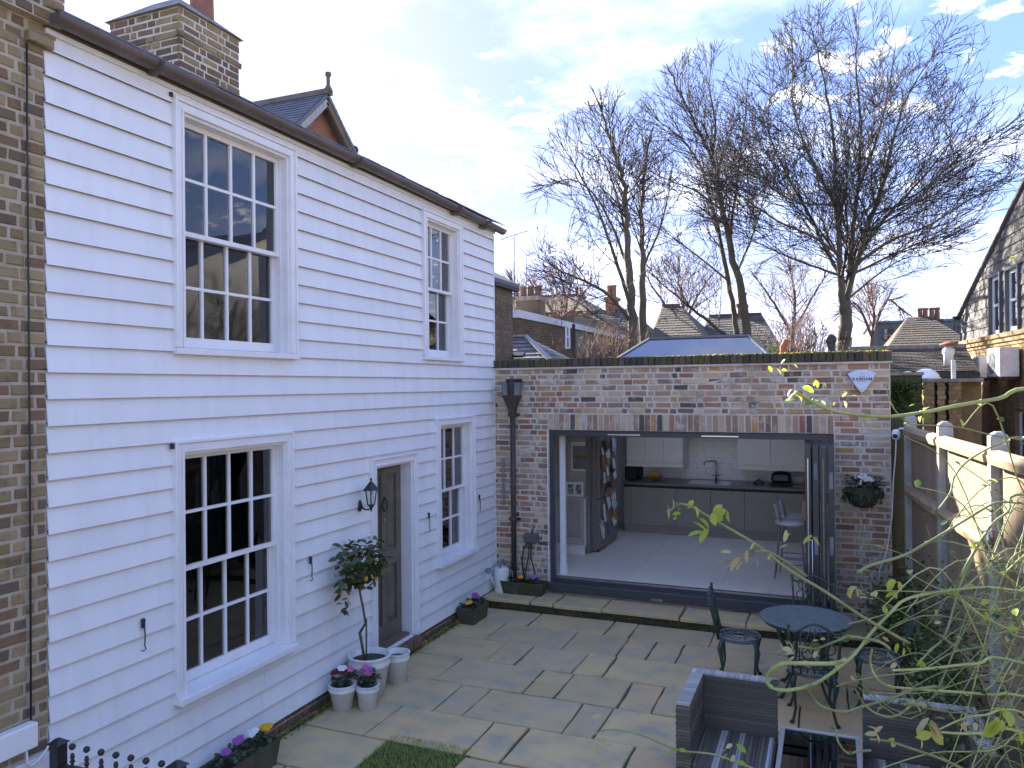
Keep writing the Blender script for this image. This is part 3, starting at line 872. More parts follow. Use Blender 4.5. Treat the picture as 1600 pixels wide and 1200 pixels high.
# ------------------------------------------------------------------ lantern by the door
ln = thing('wall_lantern', 'black iron coach lantern on the boards beside the front door', 'lantern', (.028, 6.44, 1.74))
LM = Matrix.Translation(V((.028, 6.44, 1.74))) @ Matrix.Scale(.76, 4) @ Matrix.Translation(V((-.034, -6.40, -1.74)))
lan0 = set(C.objects)
m = MB().lathe([(.001, 0), (.05, 0), (.05, .012), (.035, .02), (.02, .035), (.001, .035)], (.034, 6.40, 1.76), 16, axis='X', sx=.8, sy=1.5)
m.build('backplate', 'black_iron', ln)
lx, ly = .21, 6.40
MB().tube([(.06, ly, 1.745), (.12, ly, 1.715), (.18, ly, 1.72), (lx, ly, 1.75)], .011, 8).lathe([(.001, -.05), (.012, -.045), (.008, -.03), (.014, -.02), (.02, .0), (.034, .02), (.05, .04)], (lx, ly, 1.745), 10).build('arm', 'black_iron', ln)
m = MB(); r1, r2, z1_, z2_ = .05, .082, 1.785, 1.985
for k in range(6):
    t = math.pi / 3 * k
    m.bar((lx + r1 * math.cos(t), ly + r1 * math.sin(t), z1_), (lx + r2 * math.cos(t), ly + r2 * math.sin(t), z2_), .009, .009)
    t2 = t + math.pi / 3
    m.bar((lx + r2 * math.cos(t), ly + r2 * math.sin(t), z2_), (lx + r2 * math.cos(t2), ly + r2 * math.sin(t2), z2_), .009, .009)
m.build('cage', 'black_iron', ln)
MB().lathe([(.115, -.012), (.105, .0), (.06, .05), (.03, .085), (.012, .10), (.012, .115), (.018, .125), (.01, .14), (.001, .15)], (lx, ly, z2_), 6, smooth=False).build('roof_cap', 'black_iron', ln)
m = MB()
for k in range(6):
    t, t2 = math.pi / 3 * k, math.pi / 3 * (k + 1)
    f = .96
    m.face([(lx + r1 * f * math.cos(t), ly + r1 * f * math.sin(t), z1_), (lx + r1 * f * math.cos(t2), ly + r1 * f * math.sin(t2), z1_), (lx + r2 * f * math.cos(t2), ly + r2 * f * math.sin(t2), z2_), (lx + r2 * f * math.cos(t), ly + r2 * f * math.sin(t), z2_)])
m.build('glass', 'pane_glass', ln)
MB().lathe([(.014, 0), (.014, .05), (.02, .07), (.022, .1), (.012, .13), (.001, .135)], (lx, ly, 1.79), 10).build('bulb', 'bulb', ln)
for o in C.objects:
    if o not in lan0 and o.parent == ln:
        o.data.transform(world(ln).inverted() @ LM @ world(ln))
# ------------------------------------------------------------------ brick extension with the kitchen
YB = 9.80
ext = thing('brick_extension', 'single-storey extension of reclaimed brick with wide folding doors', 'building', (2.5, 11.8, 0))
OX0, OX1, OZ0, OZ1 = .80, 4.37, .19, 2.32
m = MB()
yb, ye = YB + .012, YB + .30
m.box(.0, OX0 + .004, yb, ye, -.05, 3.15).box(OX1 - .004, 4.97, yb, ye, -.05, 3.15).box(OX0 + .004, OX1 - .004, yb, ye, OZ1 + .008, 3.15).box(OX0 + .004, OX1 - .004, yb, ye, -.05, OZ0)
m.build('wall', 'mortar_pale', ext)
em = wallM((0, YB + .012, 0), (1, 0, 0))
def spans(z):
    if z > 2.535: return [(.005, 4.97)]
    return [(.005, OX0), (OX1, 4.97)]
brick_wall(spans, .15, 3.15, .075, em, ext, 'brick_reclaimed', depth=.005, seed=41, order=lambda q: (q[1] < 2.53, q[0] > 2, -q[1]))
n = 46
for i in range(n):
    w_ = (OX1 - OX0) / n
    place(brick_mesh(w_ - .011, .205, .026, 'brick_reclaimed', i % 3), 'soldier_brick', em @ Matrix.Translation(V((OX0 + (i + .5) * w_, .02, 2.435))), ext)
MB().box(OX0, OX1, YB + .02, YB + .28, OZ1, OZ1 + .007).build('lintel', 'alu_dark', ext)
# oversailing tile course and brick-on-edge coping
MB().box(.0, 4.99, YB - .018, YB + .29, 3.15, 3.172).build('tile_course', 'mortar_pale', ext)
for i in range(64):
    w_ = 4.99 / 64
    me = brick_mesh(w_ - .008, .107, .03, 'brick_coping', i % 3)
    place(me, 'coping_brick', wallM((0, YB - .0, 0), (1, 0, 0)) @ Matrix.Translation(V(((i + .5) * w_, random.uniform(-.003, .003), 3.228 + random.uniform(-.003, .004)))), ext)
MB().box(.0, 4.985, YB - .006, YB + .285, 3.172, 3.279).build('coping', 'brick_coping', ext)
# moss cushions on the coping
m = MB(); rm = random.Random(8)
for i in range(1500):
    x = rm.uniform(.3, 4.98); 
    if rm.random() > .15 + .85 * (x / 5) ** 2: continue
    s = rm.uniform(.008, .022) if x < 2.7 else rm.uniform(.012, .034)
    m.ball((x, rm.uniform(YB - .01, YB + .26) if rm.random() < .5 else rm.uniform(YB - .015, YB + .05), 3.279 + rm.uniform(-.004, .006)), s, 6, 4, sz=.65)
m.build('moss', 'moss', ext, kind='stuff')
# right-hand flank, roof deck
MB().box(4.70, 4.965, ye, 14.3, -.05, 3.0).build('side_wall', 'far_brick', ext)
LX0, LX1, LY0, LY1 = 1.15, 3.7, 11.2, 13.3
m = MB()
m.box(-.1, LX0, ye, 14.3, 2.75, 2.95).box(LX1, 4.7, ye, 14.3, 2.75, 2.95).box(LX0, LX1, ye, LY0, 2.75, 2.95).box(LX0, LX1, LY1, 14.3, 2.75, 2.95)
m.build('roof_deck', 'lead', ext)
m = MB()
for (a, b, c, d) in ((LX0 - .06, LX1 + .06, LY0 - .06, LY0), (LX0 - .06, LX1 + .06, LY1, LY1 + .06), (LX0 - .06, LX0, LY0, LY1), (LX1, LX1 + .06, LY0, LY1)):
    m.box(a, b, c, d, 2.95, 3.13)
m.build('lantern_kerb', 'plastic_white', ext)
# roof lantern: a glazed hip with dark bars
zt, ins = 3.66, .52
A = [V((LX0 - .05, LY0 - .05, 3.13)), V((LX1 + .05, LY0 - .05, 3.13)), V((LX1 + .05, LY1 + .05, 3.13)), V((LX0 - .05, LY1 + .05, 3.13))]
yr = (LY0 + LY1) / 2
rl = MB().bar((LX0 + ins, yr, zt), (LX1 - ins, yr, zt), .06, .05)
T0, T1 = V((LX0 + ins, yr, zt)), V((LX1 - ins, yr, zt))
for p, q in ((A[0], T0), (A[3], T0), (A[1], T1), (A[2], T1)): rl.bar(p, q, .05, .04)
for i in range(4): rl.bar(A[i], A[(i + 1) % 4], .05, .06)
rl = rl.build('roof_lantern', 'frame_grey', ext, label='hipped glass roof lantern with dark bars')
for q in ([A[0], A[1], T1, T0], [A[2], A[3], T0, T1], [A[1], A[2], T1], [A[3], A[0], T0]):
    MB().prism(q, (0, 0, .006)).build('pane', 'lantern_glass', rl)
# vent pipe and flue on the roof
fl = MB().lathe([(.055, 0), (.055, .30), (.085, .34), (.085, .40), (.06, .42), (.06, .52), (.075, .54), (.075, .60), (.03, .64), (.001, .645)], (4.35, 11.4, 2.95), 14)
fl.build('roof_flue', 'black_iron', label='black metal flue cowl on the flat roof by the mossy coping', cat='flue')
MB().tube([(3.62, 13.75, 2.95), (3.62, 13.75, 3.55), (3.68, 13.72, 3.66)], .06, 10).build('clay_vent', 'pot_clay', label='short brown vent pipe behind the glass roof lantern', cat='vent')

# ---- frame of the folding doors
m = MB(); f0, f1 = YB + .05, YB + .13
m.box(OX0, OX0 + .06, f0, f1, OZ0, OZ1).box(OX1 - .06, OX1, f0, f1, OZ0, OZ1).box(OX0 + .06, OX1 - .06, f0, f1, OZ1 - .075, OZ1)
m.box(OX0 + .06, OX1 - .06, f0, f1, OZ0 + .09, OZ0 + .135)
bf = m.build('door_frame', 'alu_dark', ext, bevel=.003)
MB().box(OX0 - .004, OX1 + .03, YB - .06, f0, OZ0 - .03, OZ0 + .09).build('door_sill', 'alu_dark', bf, bevel=.008)
MB().box(OX0 + .06, OX1 - .06, f0 + .02, f0 + .035, OZ0 + .1355, OZ0 + .15).build('track', 'steel', bf)
for x0, x1 in ((1.62, 2.05), (2.83, 3.28)):
    MB().box(x0, x1, f0 - .01, f0 - .002, OZ1 - .055, OZ1 - .04).build('trickle_vent', 'steel', bf)
MB().box(OX0 - .012, OX0 - .002, YB - .004, YB + .05, OZ0, OZ1).build('edge_bead', 'plastic_white', bf)
MB().box(2.2, 2.34, YB - .064, YB - .02, .17, .20).build('drain_outlet', 'cement', ext)
# folded leaves standing out of the opening
ly0, ly1 = 9.02, 9.84
for i in range(4):
    x0 = 4.065 + i * .078
    m = MB(); x1 = x0 + .062
    tl = .012 * i
    m.box(x0, x1, ly0 + tl, ly0 + .075 + tl, .335, 2.225).box(x0, x1, ly1 - .075, ly1, .335, 2.225).box(x0, x1, ly0 + .075 + tl, ly1 - .075, .335, .42).box(x0, x1, ly0 + .075 + tl, ly1 - .075, 2.15, 2.225)
    lf = m.build('door_leaf', 'alu_green', ext, bevel=.003, label='folded dark glazed leaf of the sliding door')
    MB().box(x0 + .018, x1 - .018, ly0 + .075 + tl, ly1 - .075, .42, 2.15).build('pane', 'window_glass', lf)
    if i in (1, 3):
        for h0, h1 in ((1.92 - .05 * i, 2.1 - .05 * i), (1.05, 1.25)):
            MB().box(x0 + .012, x1 - .012, ly0 - .012 + tl, ly0 + .003 + tl, h0, h1).build('hinge', 'lead', lf)
    if i in (0, 2):
        MB().box(x0 + .024, x0 + .036, ly0 - .006 + tl, ly0 + .002 + tl, .5, 2.1).build('gasket', 'steel' if i == 0 else 'cement', lf)
    if i == 1:
        MB().tube([(x0 - .008, ly0 - .03, .42), (x0 - .008, ly0 - .03, 1.22)], .007, 6).tube([(x0 - .008, ly0 + .01, 1.15), (x0 - .008, ly0 - .03, 1.15)], .006, 6).build('handle', 'steel', lf)

m = MB()
m.box(-.0, LX0, ye, 14.2, 2.735, 2.749).box(LX1, 4.66, ye, 14.2, 2.735, 2.749).box(LX0, LX1, ye, LY0, 2.735, 2.749).box(LX0, LX1, LY1, 14.2, 2.735, 2.749)
m.box(LX0 - .004, LX0 + .01, LY0, LY1, 2.749, 3.12).box(LX1 - .01, LX1 + .004, LY0, LY1, 2.749, 3.12).box(LX0 + .01, LX1 - .01, LY0 - .004, LY0 + .01, 2.749, 3.12).box(LX0 + .01, LX1 - .01, LY1 - .01, LY1 + .004, 2.749, 3.12)
m.build('ceiling', 'ceiling_white', kind='structure')
# ---- kitchen shell
FZ = .33
kf = MB().box(.0, 4.7, ye, 14.3, .1, FZ - .006).build('kitchen_floor', 'k_grout', kind='structure')
for i in range(8):
    for j in range(8):
        x0, y0_ = .0 + i * .6, YB + .20 + j * .6
        x1, y1_ = min(x0 + .6, 4.69), min(y0_ + .6, 14.25)
        if x1 - x0 < .05 or y1_ - y0_ < .05: continue
        MB().box(x0 + .002, x1 - .002, max(y0_, YB + .14) + .002, y1_ - .002, FZ - .008, FZ).build('floor_tile', 'k_floor', kf)
MB().box(-.05, .0, ye, 14.3, .1, 2.75).box(4.66, 4.70, ye, 14.2, .1, 2.75).box(-.05, 4.7, 14.2, 14.3, .1, 2.75).build('kitchen_wall', 'k_wall', kind='structure')
MB().box(.0, .86, 11.42, 11.52, FZ, 2.75).build('partition_wall', 'k_taupe', kind='structure')
MB().box(.86, .935, ye + .0, ye + .05, FZ, OZ1 - .02).build('reveal', 'plastic_white', ext)
MB().box(.86, .945, ye - .02, ye + .07, FZ, FZ + .13).build('skirting', 'plastic_white', ext)
# wall tiles
sp = MB().box(.9, 3.95, 14.17, 14.199, 1.18, 2.2).build('splashback', 'k_grout', label='white brick-tiled splashback behind the kitchen sink', cat='tiles')
tw, th = .30, .10
tm = MB().box(-tw / 2 + .0025, tw / 2 - .0025, -.008, 0, -th / 2 + .002, th / 2 - .002).mesh('tile'); tm.materials.append(MT['k_tile'])
for r in range(9):
    for k in range(10):
        x = 1.05 + k * tw + (tw / 2 if r % 2 else 0)
        if x + tw / 2 > 3.96: continue
        place(tm, 'tile', Matrix.Translation(V((x, 14.17, 1.26 + r * th))), sp)
# base units
bu = thing('base_cabinets', 'dark grey handleless base cabinets with a stone worktop under the sink', 'cabinets', (2.4, 13.6, FZ))
MB().box(.95, 3.95, 13.36, 14.16, FZ, FZ + .14).build('kickboard', 'k_grey', bu)
MB().box(.95, 3.95, 13.34, 14.16, FZ + .14, FZ + .84).build('carcass', 'dark', bu)
for a, b in ((.95, 1.08), (1.085, 1.87), (1.875, 2.45), (2.455, 3.0), (3.005, 3.52), (3.525, 3.95)):
    MB().box(a, b, 13.315, 13.339, FZ + .145, FZ + .80).build('cabinet_door', 'k_grey', bu, bevel=.002)
MB().box(.95, 3.96, 13.29, 14.168, FZ + .845, FZ + .885).build('worktop', 'k_top', bu, bevel=.003)
MB().box(2.05, 2.75, 13.45, 13.9, FZ + .886, FZ + .89).build('sink', 'steel', bu)
m = MB()
m.tube([(2.46, 13.98, FZ + .88), (2.46, 13.98, FZ + 1.22)], .018, 10)
m.tube([(2.46, 13.98, FZ + 1.2), (2.45, 13.95, FZ + 1.235), (2.32, 13.85, FZ + 1.24), (2.28, 13.82, FZ + 1.22), (2.275, 13.82, FZ + 1.17)], .013, 8)
m.tube([(2.39, 13.98, FZ + .98), (2.53, 13.98, FZ + .98)], .01, 6)
m.build('kitchen_tap', 'steel', label='tall chrome mixer tap behind the kitchen sink', cat='tap')
# wall units
for lab, x0, x1, n in (('pale handleless wall cabinets left of the sink', .95, 1.95, 3), ('pale handleless wall cabinets right of the sink', 2.87, 3.95, 2)):
    wu = thing('wall_cabinets', lab, 'cabinets', ((x0 + x1) / 2, 13.9, 1.5))
    MB().box(x0, x1, 13.58, 14.158, 1.50, 2.3).build('carcass', 'k_cream', wu)
    for i in range(n):
        w_ = (x1 - x0) / n
        MB().box(x0 + i * w_ + .003, x0 + (i + 1) * w_ - .003, 13.555, 13.579, 1.555, 2.29).build('cabinet_door', 'k_cream', wu, bevel=.002)
    MB().box(x0 - .01, x1 + .01, 13.55, 14.158, 1.47, 1.4995).build('pelmet', 'k_cream', wu)
MB().box(1.955, 2.865, 13.85, 14.158, 1.97, 2.02).box(1.955, 2.865, 13.85, 13.87, 2.02, 2.2).build('pelmet_bridge', 'k_cream', label='pale bridging pelmet over the sink between the wall cabinets', cat='pelmet')
# worktop items
bw_ = thing('fruit_bowl', 'shallow brown bowl on the worktop holding bananas', 'bowl', (1.4, 13.75, FZ + .885))
MB().lathe([(.05, 0), (.06, .01), (.15, .05), (.145, .055), (.05, .018), (.001, .016)], (1.4, 13.75, FZ + .885), 20).build('dish', 'bowl', bw_)
bn = thing('banana_bunch', 'bunch of ripe yellow bananas lying in the brown bowl', 'bananas', (1.4, 13.75, FZ + .91))
for i in range(5):
    t = -.6 + .3 * i
    m = MB(); pts = []
    for k in range(7):
        u = k / 6
        pts.append((1.4 + math.sin(t) * .13 * u ** .7 + .02 * math.sin(t), 13.75 - math.cos(t) * .03, FZ + 1.03 - .115 * u ** 1.6 + .01 * math.sin(3 * u)))
    m.tube(pts, [.006, .014, .019, .02, .018, .013, .006], 7)
    m.build('banana', 'banana', bn)
tb = thing('bread_bin', 'dark green domed tin on the worktop under the right wall cabinets', 'tin', (3.56, 13.75, FZ + .885))
MB().box(3.38, 3.74, 13.6, 13.9, FZ + .885, FZ + .93).build('base', 'toaster', tb, bevel=.02)
MB().hexa([(3.39, 13.61, FZ + .932), (3.73, 13.61, FZ + .932), (3.73, 13.89, FZ + .932), (3.39, 13.89, FZ + .932), (3.42, 13.64, FZ + 1.10), (3.70, 13.64, FZ + 1.10), (3.70, 13.86, FZ + 1.10), (3.42, 13.86, FZ + 1.10)]).build('lid', 'toaster', tb, bevel=.04)
MB().ball((3.56, 13.75, FZ + 1.12), .028).build('knob', 'steel', tb)
MB().lathe([(.08, 0), (.085, .01), (.07, .05), (.02, .07), (.012, .09), (.001, .092)], (3.2, 13.75, FZ + .885), 18).build('butter_dish', 'pane_glass', label='small glass lidded dish beside the dark green tin', cat='dish')
MB().box(3.78, 3.93, 13.5, 13.8, FZ + .885, FZ + .905).build('chopping_board', 'wood', label='small wooden board at the right end of the worktop', cat='board')
# oven tower edge behind the fridge
MB().box(.90, 1.12, 13.60, 14.16, FZ + .89, 1.46).build('coffee_machine', 'dark', label='dark coffee machine on the worktop beside the fridge', cat='appliance', bevel=.02)
# fridge
fr = thing('fridge', 'tall taupe fridge with its front covered in photos and magnets', 'fridge', (.6, 12, FZ))
MB().box(.2, .965, 11.55, 12.62, FZ + .02, 2.13).build('body', 'k_fridge', fr, bevel=.006)
MB().box(.966, 1.02, 11.55, 12.62, FZ + .05, 1.15).build('freezer_door', 'k_fridge', fr, bevel=.008)
MB().box(.966, 1.02, 11.55, 12.62, 1.16, 2.13).build('fridge_door', 'k_fridge', fr, bevel=.008)
MB().box(.9, .98, 11.57, 11.62, FZ, FZ + .03).build('foot', 'dark', fr)
rp_ = random.Random(9)
cols = ['petal_white', 'plastic_white', 'plastic_white', 'petal_yellow', 'far_brick_red', 'lead', 'cement', 'k_cream', 'wood', 'plastic_white', 'dark', 'bowl', 'alarm_blue', 'k_taupe', 'plastic_white', 'dark']
n_p = 0
for z in [.62 + .085 * i for i in range(17)]:
    for k in range(3):
        if rp_.random() < .22: continue
        y = 11.68 + k * .3 + rp_.uniform(-.09, .09); w_, h_ = rp_.uniform(.05, .12), rp_.uniform(.04, .10)
        c_ = rp_.choice(cols); a_ = rp_.uniform(-.3, .3); x_ = 1.0215 + n_p * .0004 + rp_.uniform(0, .012); n_p += 1
        m = MB(); P = []
        for sx, sz in ((-1, -1), (1, -1), (1, 1), (-1, 1)):
            P.append((x_ + (.02 if sz < 0 else 0), y + sx * w_ * math.cos(a_) - sz * h_ * math.sin(a_), z + sx * w_ * math.sin(a_) + sz * h_ * math.cos(a_)))
        m.prism(P, (.003, 0, 0))
        m.build('photo' if rp_.random() < .6 else 'magnet', c_, fr)
MB().box(.84, .90, 11.40, 11.53, FZ, 2.6).build('partition_trim', 'k_fridge', kind='structure')
# radiator cover and frames on the partition
rc = thing('radiator_cover', 'taupe radiator cover with a lattice grille and shelf top', 'radiator cover', (.6, 11.3, FZ))
m = MB()
m.box(.25, .50, 11.26, 11.30, FZ + .16, 1.18).box(.79, .835, 11.26, 11.30, FZ + .16, 1.18).box(.50, .79, 11.26, 11.30, 1.13, 1.18).box(.50, .79, 11.26, 11.30, FZ + .16, .60)
m.build('front', 'k_taupe', rc)
MB().box(.2, .85, 11.23, 11.418, 1.181, 1.215).build('shelf', 'k_taupe', rc, bevel=.003)
MB().box(.2, .84, 11.302, 11.40, FZ, 1.18).build('back', 'k_wall', rc)
m = MB()
for i in range(13): m.box(.505 + i * .0235, .510 + i * .0235, 11.275, 11.281, .60, 1.13)
for i in range(22): m.box(.50, .79, 11.268, 11.274, .612 + i * .0237, .617 + i * .0237)
m.build('grille', 'k_taupe', rc)
MB().box(.2, .84, 11.35, 11.41, FZ, FZ + .12).build('skirting', 'k_wall', rc)
pf = thing('photo_frame', 'white double photo frame standing on the radiator cover', 'frame', (.68, 11.33, 1.215))
m = MB().box(.54, .82, 11.32, 11.35, 1.215, 1.25).box(.54, .82, 11.32, 11.35, 1.40, 1.44).box(.54, .57, 11.32, 11.35, 1.25, 1.40).box(.79, .82, 11.32, 11.35, 1.25, 1.40).box(.665, .695, 11.32, 11.35, 1.25, 1.40)
m.build('surround', 'plastic_white', pf); 
for a, b in ((.57, .665), (.695, .79)): MB().box(a, b, 11.335, 11.345, 1.25, 1.40).build('photograph', 'photo_mix', pf)
pf = thing('picture_frame', 'framed print with pale mount hanging over the radiator cover', 'picture', (.68, 11.4, 1.55))
m = MB().box(.55, .84, 11.395, 11.42, 1.52, 1.60).box(.55, .84, 11.395, 11.42, 2.05, 2.12).box(.55, .61, 11.395, 11.42, 1.60, 2.05)
m.build('surround', 'k_taupe', pf)
MB().box(.61, .84, 11.402, 11.418, 1.60, 2.05).build('mount', 'plastic_white', pf)
MB().box(.635, .84, 11.398, 11.401, 1.63, 1.99).build('print', 'lead', pf)
MB().box(.64, .835, 11.395, 11.3975, 1.80, 1.845).build('print_band', 'far_brick_red', pf)
# breakfast bar and stools
bb = thing('breakfast_bar', 'thick wooden breakfast bar end on a white leg inside the doors', 'table', (4.3, 10.9, FZ))
MB().box(3.98, 4.62, 10.72, 11.6, 1.17, 1.38).build('top', 'wood', bb, bevel=.004)
MB().box(4.02, 4.08, 10.76, 10.82, FZ, 1.169).build('leg', 'plastic_white', bb)
MB().box(4.02, 4.08, 11.5, 11.56, FZ, 1.169).build('leg', 'plastic_white', bb)
def stool():
    s = thing('bar_stool', None, 'stool', (0, 0, 0))
    m = MB(); SH = .70
    m.lathe([(.001, 0), (.15, 0), (.19, .02), (.19, .045), (.15, .065), (.001, .06)], (0, 0, SH), 20, sx=1, sy=1.0)
    m.build('seat', 'stool_seat', s)
    m = MB(); rows_ = []
    for i in range(6):
        u = i / 5
        rows_.append([(-.155 - .06 * u + .05 * abs(v) ** 2 * .8, v * .17 * (1 - .25 * u), SH + .04 + .24 * u) for v in (-1, -.5, 0, .5, 1)])
    for off in (0, .012):
        for i in range(5):
            for k in range(4):
                m.raw([V(rows_[i][k]) + V((off, 0, 0)), V(rows_[i][k + 1]) + V((off, 0, 0)), V(rows_[i + 1][k + 1]) + V((off, 0, 0)), V(rows_[i + 1][k]) + V((off, 0, 0))], [(0, 1, 2, 3)], True)
    m.build('backrest', 'stool_seat', s)
    for sx in (-1, 1):
        for sy in (-1, 1):
            MB().tube([(sx * .13, sy * .13, SH + .005), (sx * .19, sy * .18, 0)], .009, 6).build('leg', 'lead', s)
    m = MB()
    P = [(-.175, -.165), (.175, -.165), (.175, .165), (-.175, .165)]
    for i in range(4): m.tube([(*P[i], .2), (*P[(i + 1) % 4], .2)], .007, 6)
    m.build('footrest', 'lead', s)
    return s
s1 = stool()
Mst = Matrix.Translation(V((3.82, 10.95, FZ)))
s1.matrix_world = Mst; WM[s1.name] = Mst
tag(s1, 'pale moulded bar stool nearer the open doors', group='bar stools at the breakfast bar')
# parts were built while the stool stood at the origin
for o in C.objects:
    if o.parent == s1: WM[o.name] = Mst
copy_tree(s1, Matrix.Translation(V((3.86, 11.38, FZ))), label='pale moulded bar stool deeper inside the kitchen', group='bar stools at the breakfast bar')

# ------------------------------------------------------------------ things on the brick wall
dp = thing('downpipe', 'rusty brown downpipe with a flared hopper head on the brick wall', 'downpipe', (.31, 9.75, .13))
hx = .315
m = MB()
def ringp(x, y, z, w, d): return [(x - w, y - d, z), (x + w, y - d, z), (x + w, y + d, z), (x - w, y + d, z)]
R = [ringp(hx, 9.725, 2.55, .04, .045), ringp(hx, 9.725, 2.60, .045, .045), ringp(hx, 9.715, 2.76, .10, .08), ringp(hx, 9.71, 2.785, .118, .09), ringp(hx, 9.71, 2.80, .105, .085)]
for a, b in zip(R, R[1:]):
    m.raw(a + b, [(0, 1, 5, 4), (1, 2, 6, 5), (2, 3, 7, 6), (3, 0, 4, 7)])
m.raw(R[-1], [(0, 1, 2, 3)])
m.build('hopper', 'rust_iron', dp)
m = MB()
for sx in (-1, 1):
    m.hexa([(hx + sx * .055, 9.66, 2.79), (hx + sx * .105, 9.66, 2.79), (hx + sx * .105, 9.78, 2.79), (hx + sx * .055, 9.78, 2.79), (hx + sx * .06, 9.65, 2.97), (hx + sx * .145, 9.65, 2.97), (hx + sx * .145, 9.78, 2.97), (hx + sx * .06, 9.78, 2.97)])
m.build('hopper_side', 'lead', dp)
MB().box(hx - .11, hx + .115, 9.775, 9.806, 2.86, 3.02).build('outlet_recess', 'dark', dp)
MB().box(hx - .035, hx + .035, 9.70, 9.775, 2.79, 3.0).build('outlet_chute', 'rust_iron', dp)
MB().tube([(hx, 9.735, 2.56), (hx, 9.735, .2)], .036, 12).build('pipe', 'rust_iron', dp)
for z in (2.53, 1.1):
    MB().lathe([(.038, -.03), (.046, -.025), (.046, .025), (.038, .03)], (hx, 9.735, z), 12).box(hx - .08, hx + .08, 9.765, 9.798, z - .02, z + .02).build('bracket', 'rust_iron', dp)
MB().box(.11, .20, 9.785, 9.802, 2.90, 2.94).build('vent_plate', 'plastic_white', label='small white plate on the brick beside the hopper head', cat='plate')
jb = thing('junction_box', 'black outdoor socket box with hanging cables on the brick wall', 'socket box', (.56, 9.77, .8))
MB().box(.47, .66, 9.70, 9.80, .80, .92).build('box', 'frame_grey', jb, bevel=.01)
MB().tube([(.57, 9.76, .92), (.57, 9.77, .97), (.60, 9.78, 1.0)], .008, 6).build('conduit', 'black_iron', jb)
for pts in ([(.52, 9.75, .80), (.46, 9.74, .72), (.43, 9.74, .55), (.45, 9.74, .38), (.44, 9.74, .25)], [(.54, 9.75, .80), (.53, 9.73, .60), (.50, 9.72, .45), (.46, 9.72, .28)], [(.57, 9.75, .80), (.56, 9.73, .62), (.60, 9.72, .48), (.63, 9.72, .38)]):
    MB().tube(pts, .009, 6).build('cable', 'black_iron', jb)
MB().box(.125, .16, 9.783, 9.80, 1.72, 1.92).box(.13, .155, 9.78, 9.80, 1.28, 1.66).build('thermometer', 'lead', label='slim grey thermometer fixed to the brick near the house corner', cat='thermometer')
# alarm box
ax, az, ay = 4.67, 2.945, 9.76
al = thing('alarm_box', 'pale blue shield-shaped alarm box reading BANHAM', 'alarm', (ax, 9.79, az - .14))
def shield(s):
    P = []
    for k in range(13):
        t = -1 + 2 * k / 12
        P.append((t * .15, .085 + .045 * (1 - t * t)))
    for k in range(1, 12):
        t = k / 12
        P.append((.15 * (1 - t) ** .75 * (1 + .0 * t), .085 - .225 * t))
    P.append((0, -.14))
    for k in range(11, 0, -1):
        t = k / 12
        P.append((-.15 * (1 - t) ** .75, .085 - .225 * t))
    return [(ax + x * s, az + z * s) for x, z in P]
m = MB(); a, b, c = shield(1.0), shield(1.0), shield(.93)
n = len(a)
m.raw([(x, 9.80, z) for x, z in a] + [(x, 9.745, z) for x, z in b] + [(x, 9.735, z) for x, z in c],
      [(i, (i + 1) % n, n + (i + 1) % n, n + i) for i in range(n)] + [(n + i, n + (i + 1) % n, 2 * n + (i + 1) % n, 2 * n + i) for i in range(n)] + [tuple(range(2 * n, 3 * n))])
m.build('casing', 'alarm_blue', al)
m = MB()
def stroke(x0, z0, x1, z1, w): m.bar((x0, 9.7335, z0), (x1, 9.7335, z1), .002, w, up=(-(z1 - z0), 0, (x1 - x0)) if abs(x1 - x0) > .003 else (1, 0, 0))
H_, W_, G_ = .031, .026, .008
def letter(ch, x, z):
    tw_, tn = .0078, .0042
    def ver(px_, w=tw_): m.box(px_ - w / 2, px_ + w / 2, 9.7325, 9.7345, z, z + H_)
    def serif(px_, zz): m.box(px_ - .0075, px_ + .0075, 9.7324, 9.7346, zz, zz + .0032)
    if ch == 'B':
        ver(x + .005); serif(x + .004, z); serif(x + .004, z + H_ - .0032)
        for c0, hh in ((z + H_ * .74, H_ * .24), (z + H_ * .27, H_ * .27)):
            pts = [(x + .006 + .013 * math.cos(t), 9.7335, c0 + hh * math.sin(t)) for t in [-1.57 + k * .393 for k in range(9)]]
            for p, q in zip(pts, pts[1:]): m.bar(p, q, .002, .006, up=(q[2] - p[2], 0, -(q[0] - p[0])))
    if ch == 'A':
        m.bar((x + .003, 9.7335, z), (x + W_ / 2, 9.7335, z + H_), tn, .002, up=(0, 1, 0)); m.bar((x + W_ - .002, 9.7335, z), (x + W_ / 2, 9.7335, z + H_), tw_, .002, up=(0, 1, 0))
        m.box(x + .006, x + W_ - .006, 9.7326, 9.7344, z + .008, z + .0115); serif(x + .003, z); serif(x + W_ - .002, z)
    if ch in 'HN':
        ver(x + .004, tw_ if ch == 'H' else tn); ver(x + W_ - .003, tw_ if ch == 'H' else tn)
        for p in (x + .004, x + W_ - .003): serif(p, z); serif(p, z + H_ - .0032)
        if ch == 'H': m.box(x + .004, x + W_ - .003, 9.7326, 9.7344, z + H_ * .44, z + H_ * .58)
        else: m.bar((x + .004, 9.7335, z + H_), (x + W_ - .003, 9.7335, z), tw_, .002, up=(0, 1, 0))
    if ch == 'M':
        ver(x + .003, tn); ver(x + W_ + .003, tw_)
        for p in (x + .003, x + W_ + .003): serif(p, z); serif(p, z + H_ - .0032)
        m.bar((x + .003, 9.7335, z + H_), (x + W_ / 2 + .003, 9.7335, z), tw_, .002, up=(0, 1, 0)); m.bar((x + W_ + .003, 9.7335, z + H_), (x + W_ / 2 + .003, 9.7335, z), tn, .002, up=(0, 1, 0))
tot = 6 * W_ + 5 * G_
for i, chh in enumerate('BANHAM'): letter(chh, ax - tot / 2 + i * (W_ + G_), az + .008)
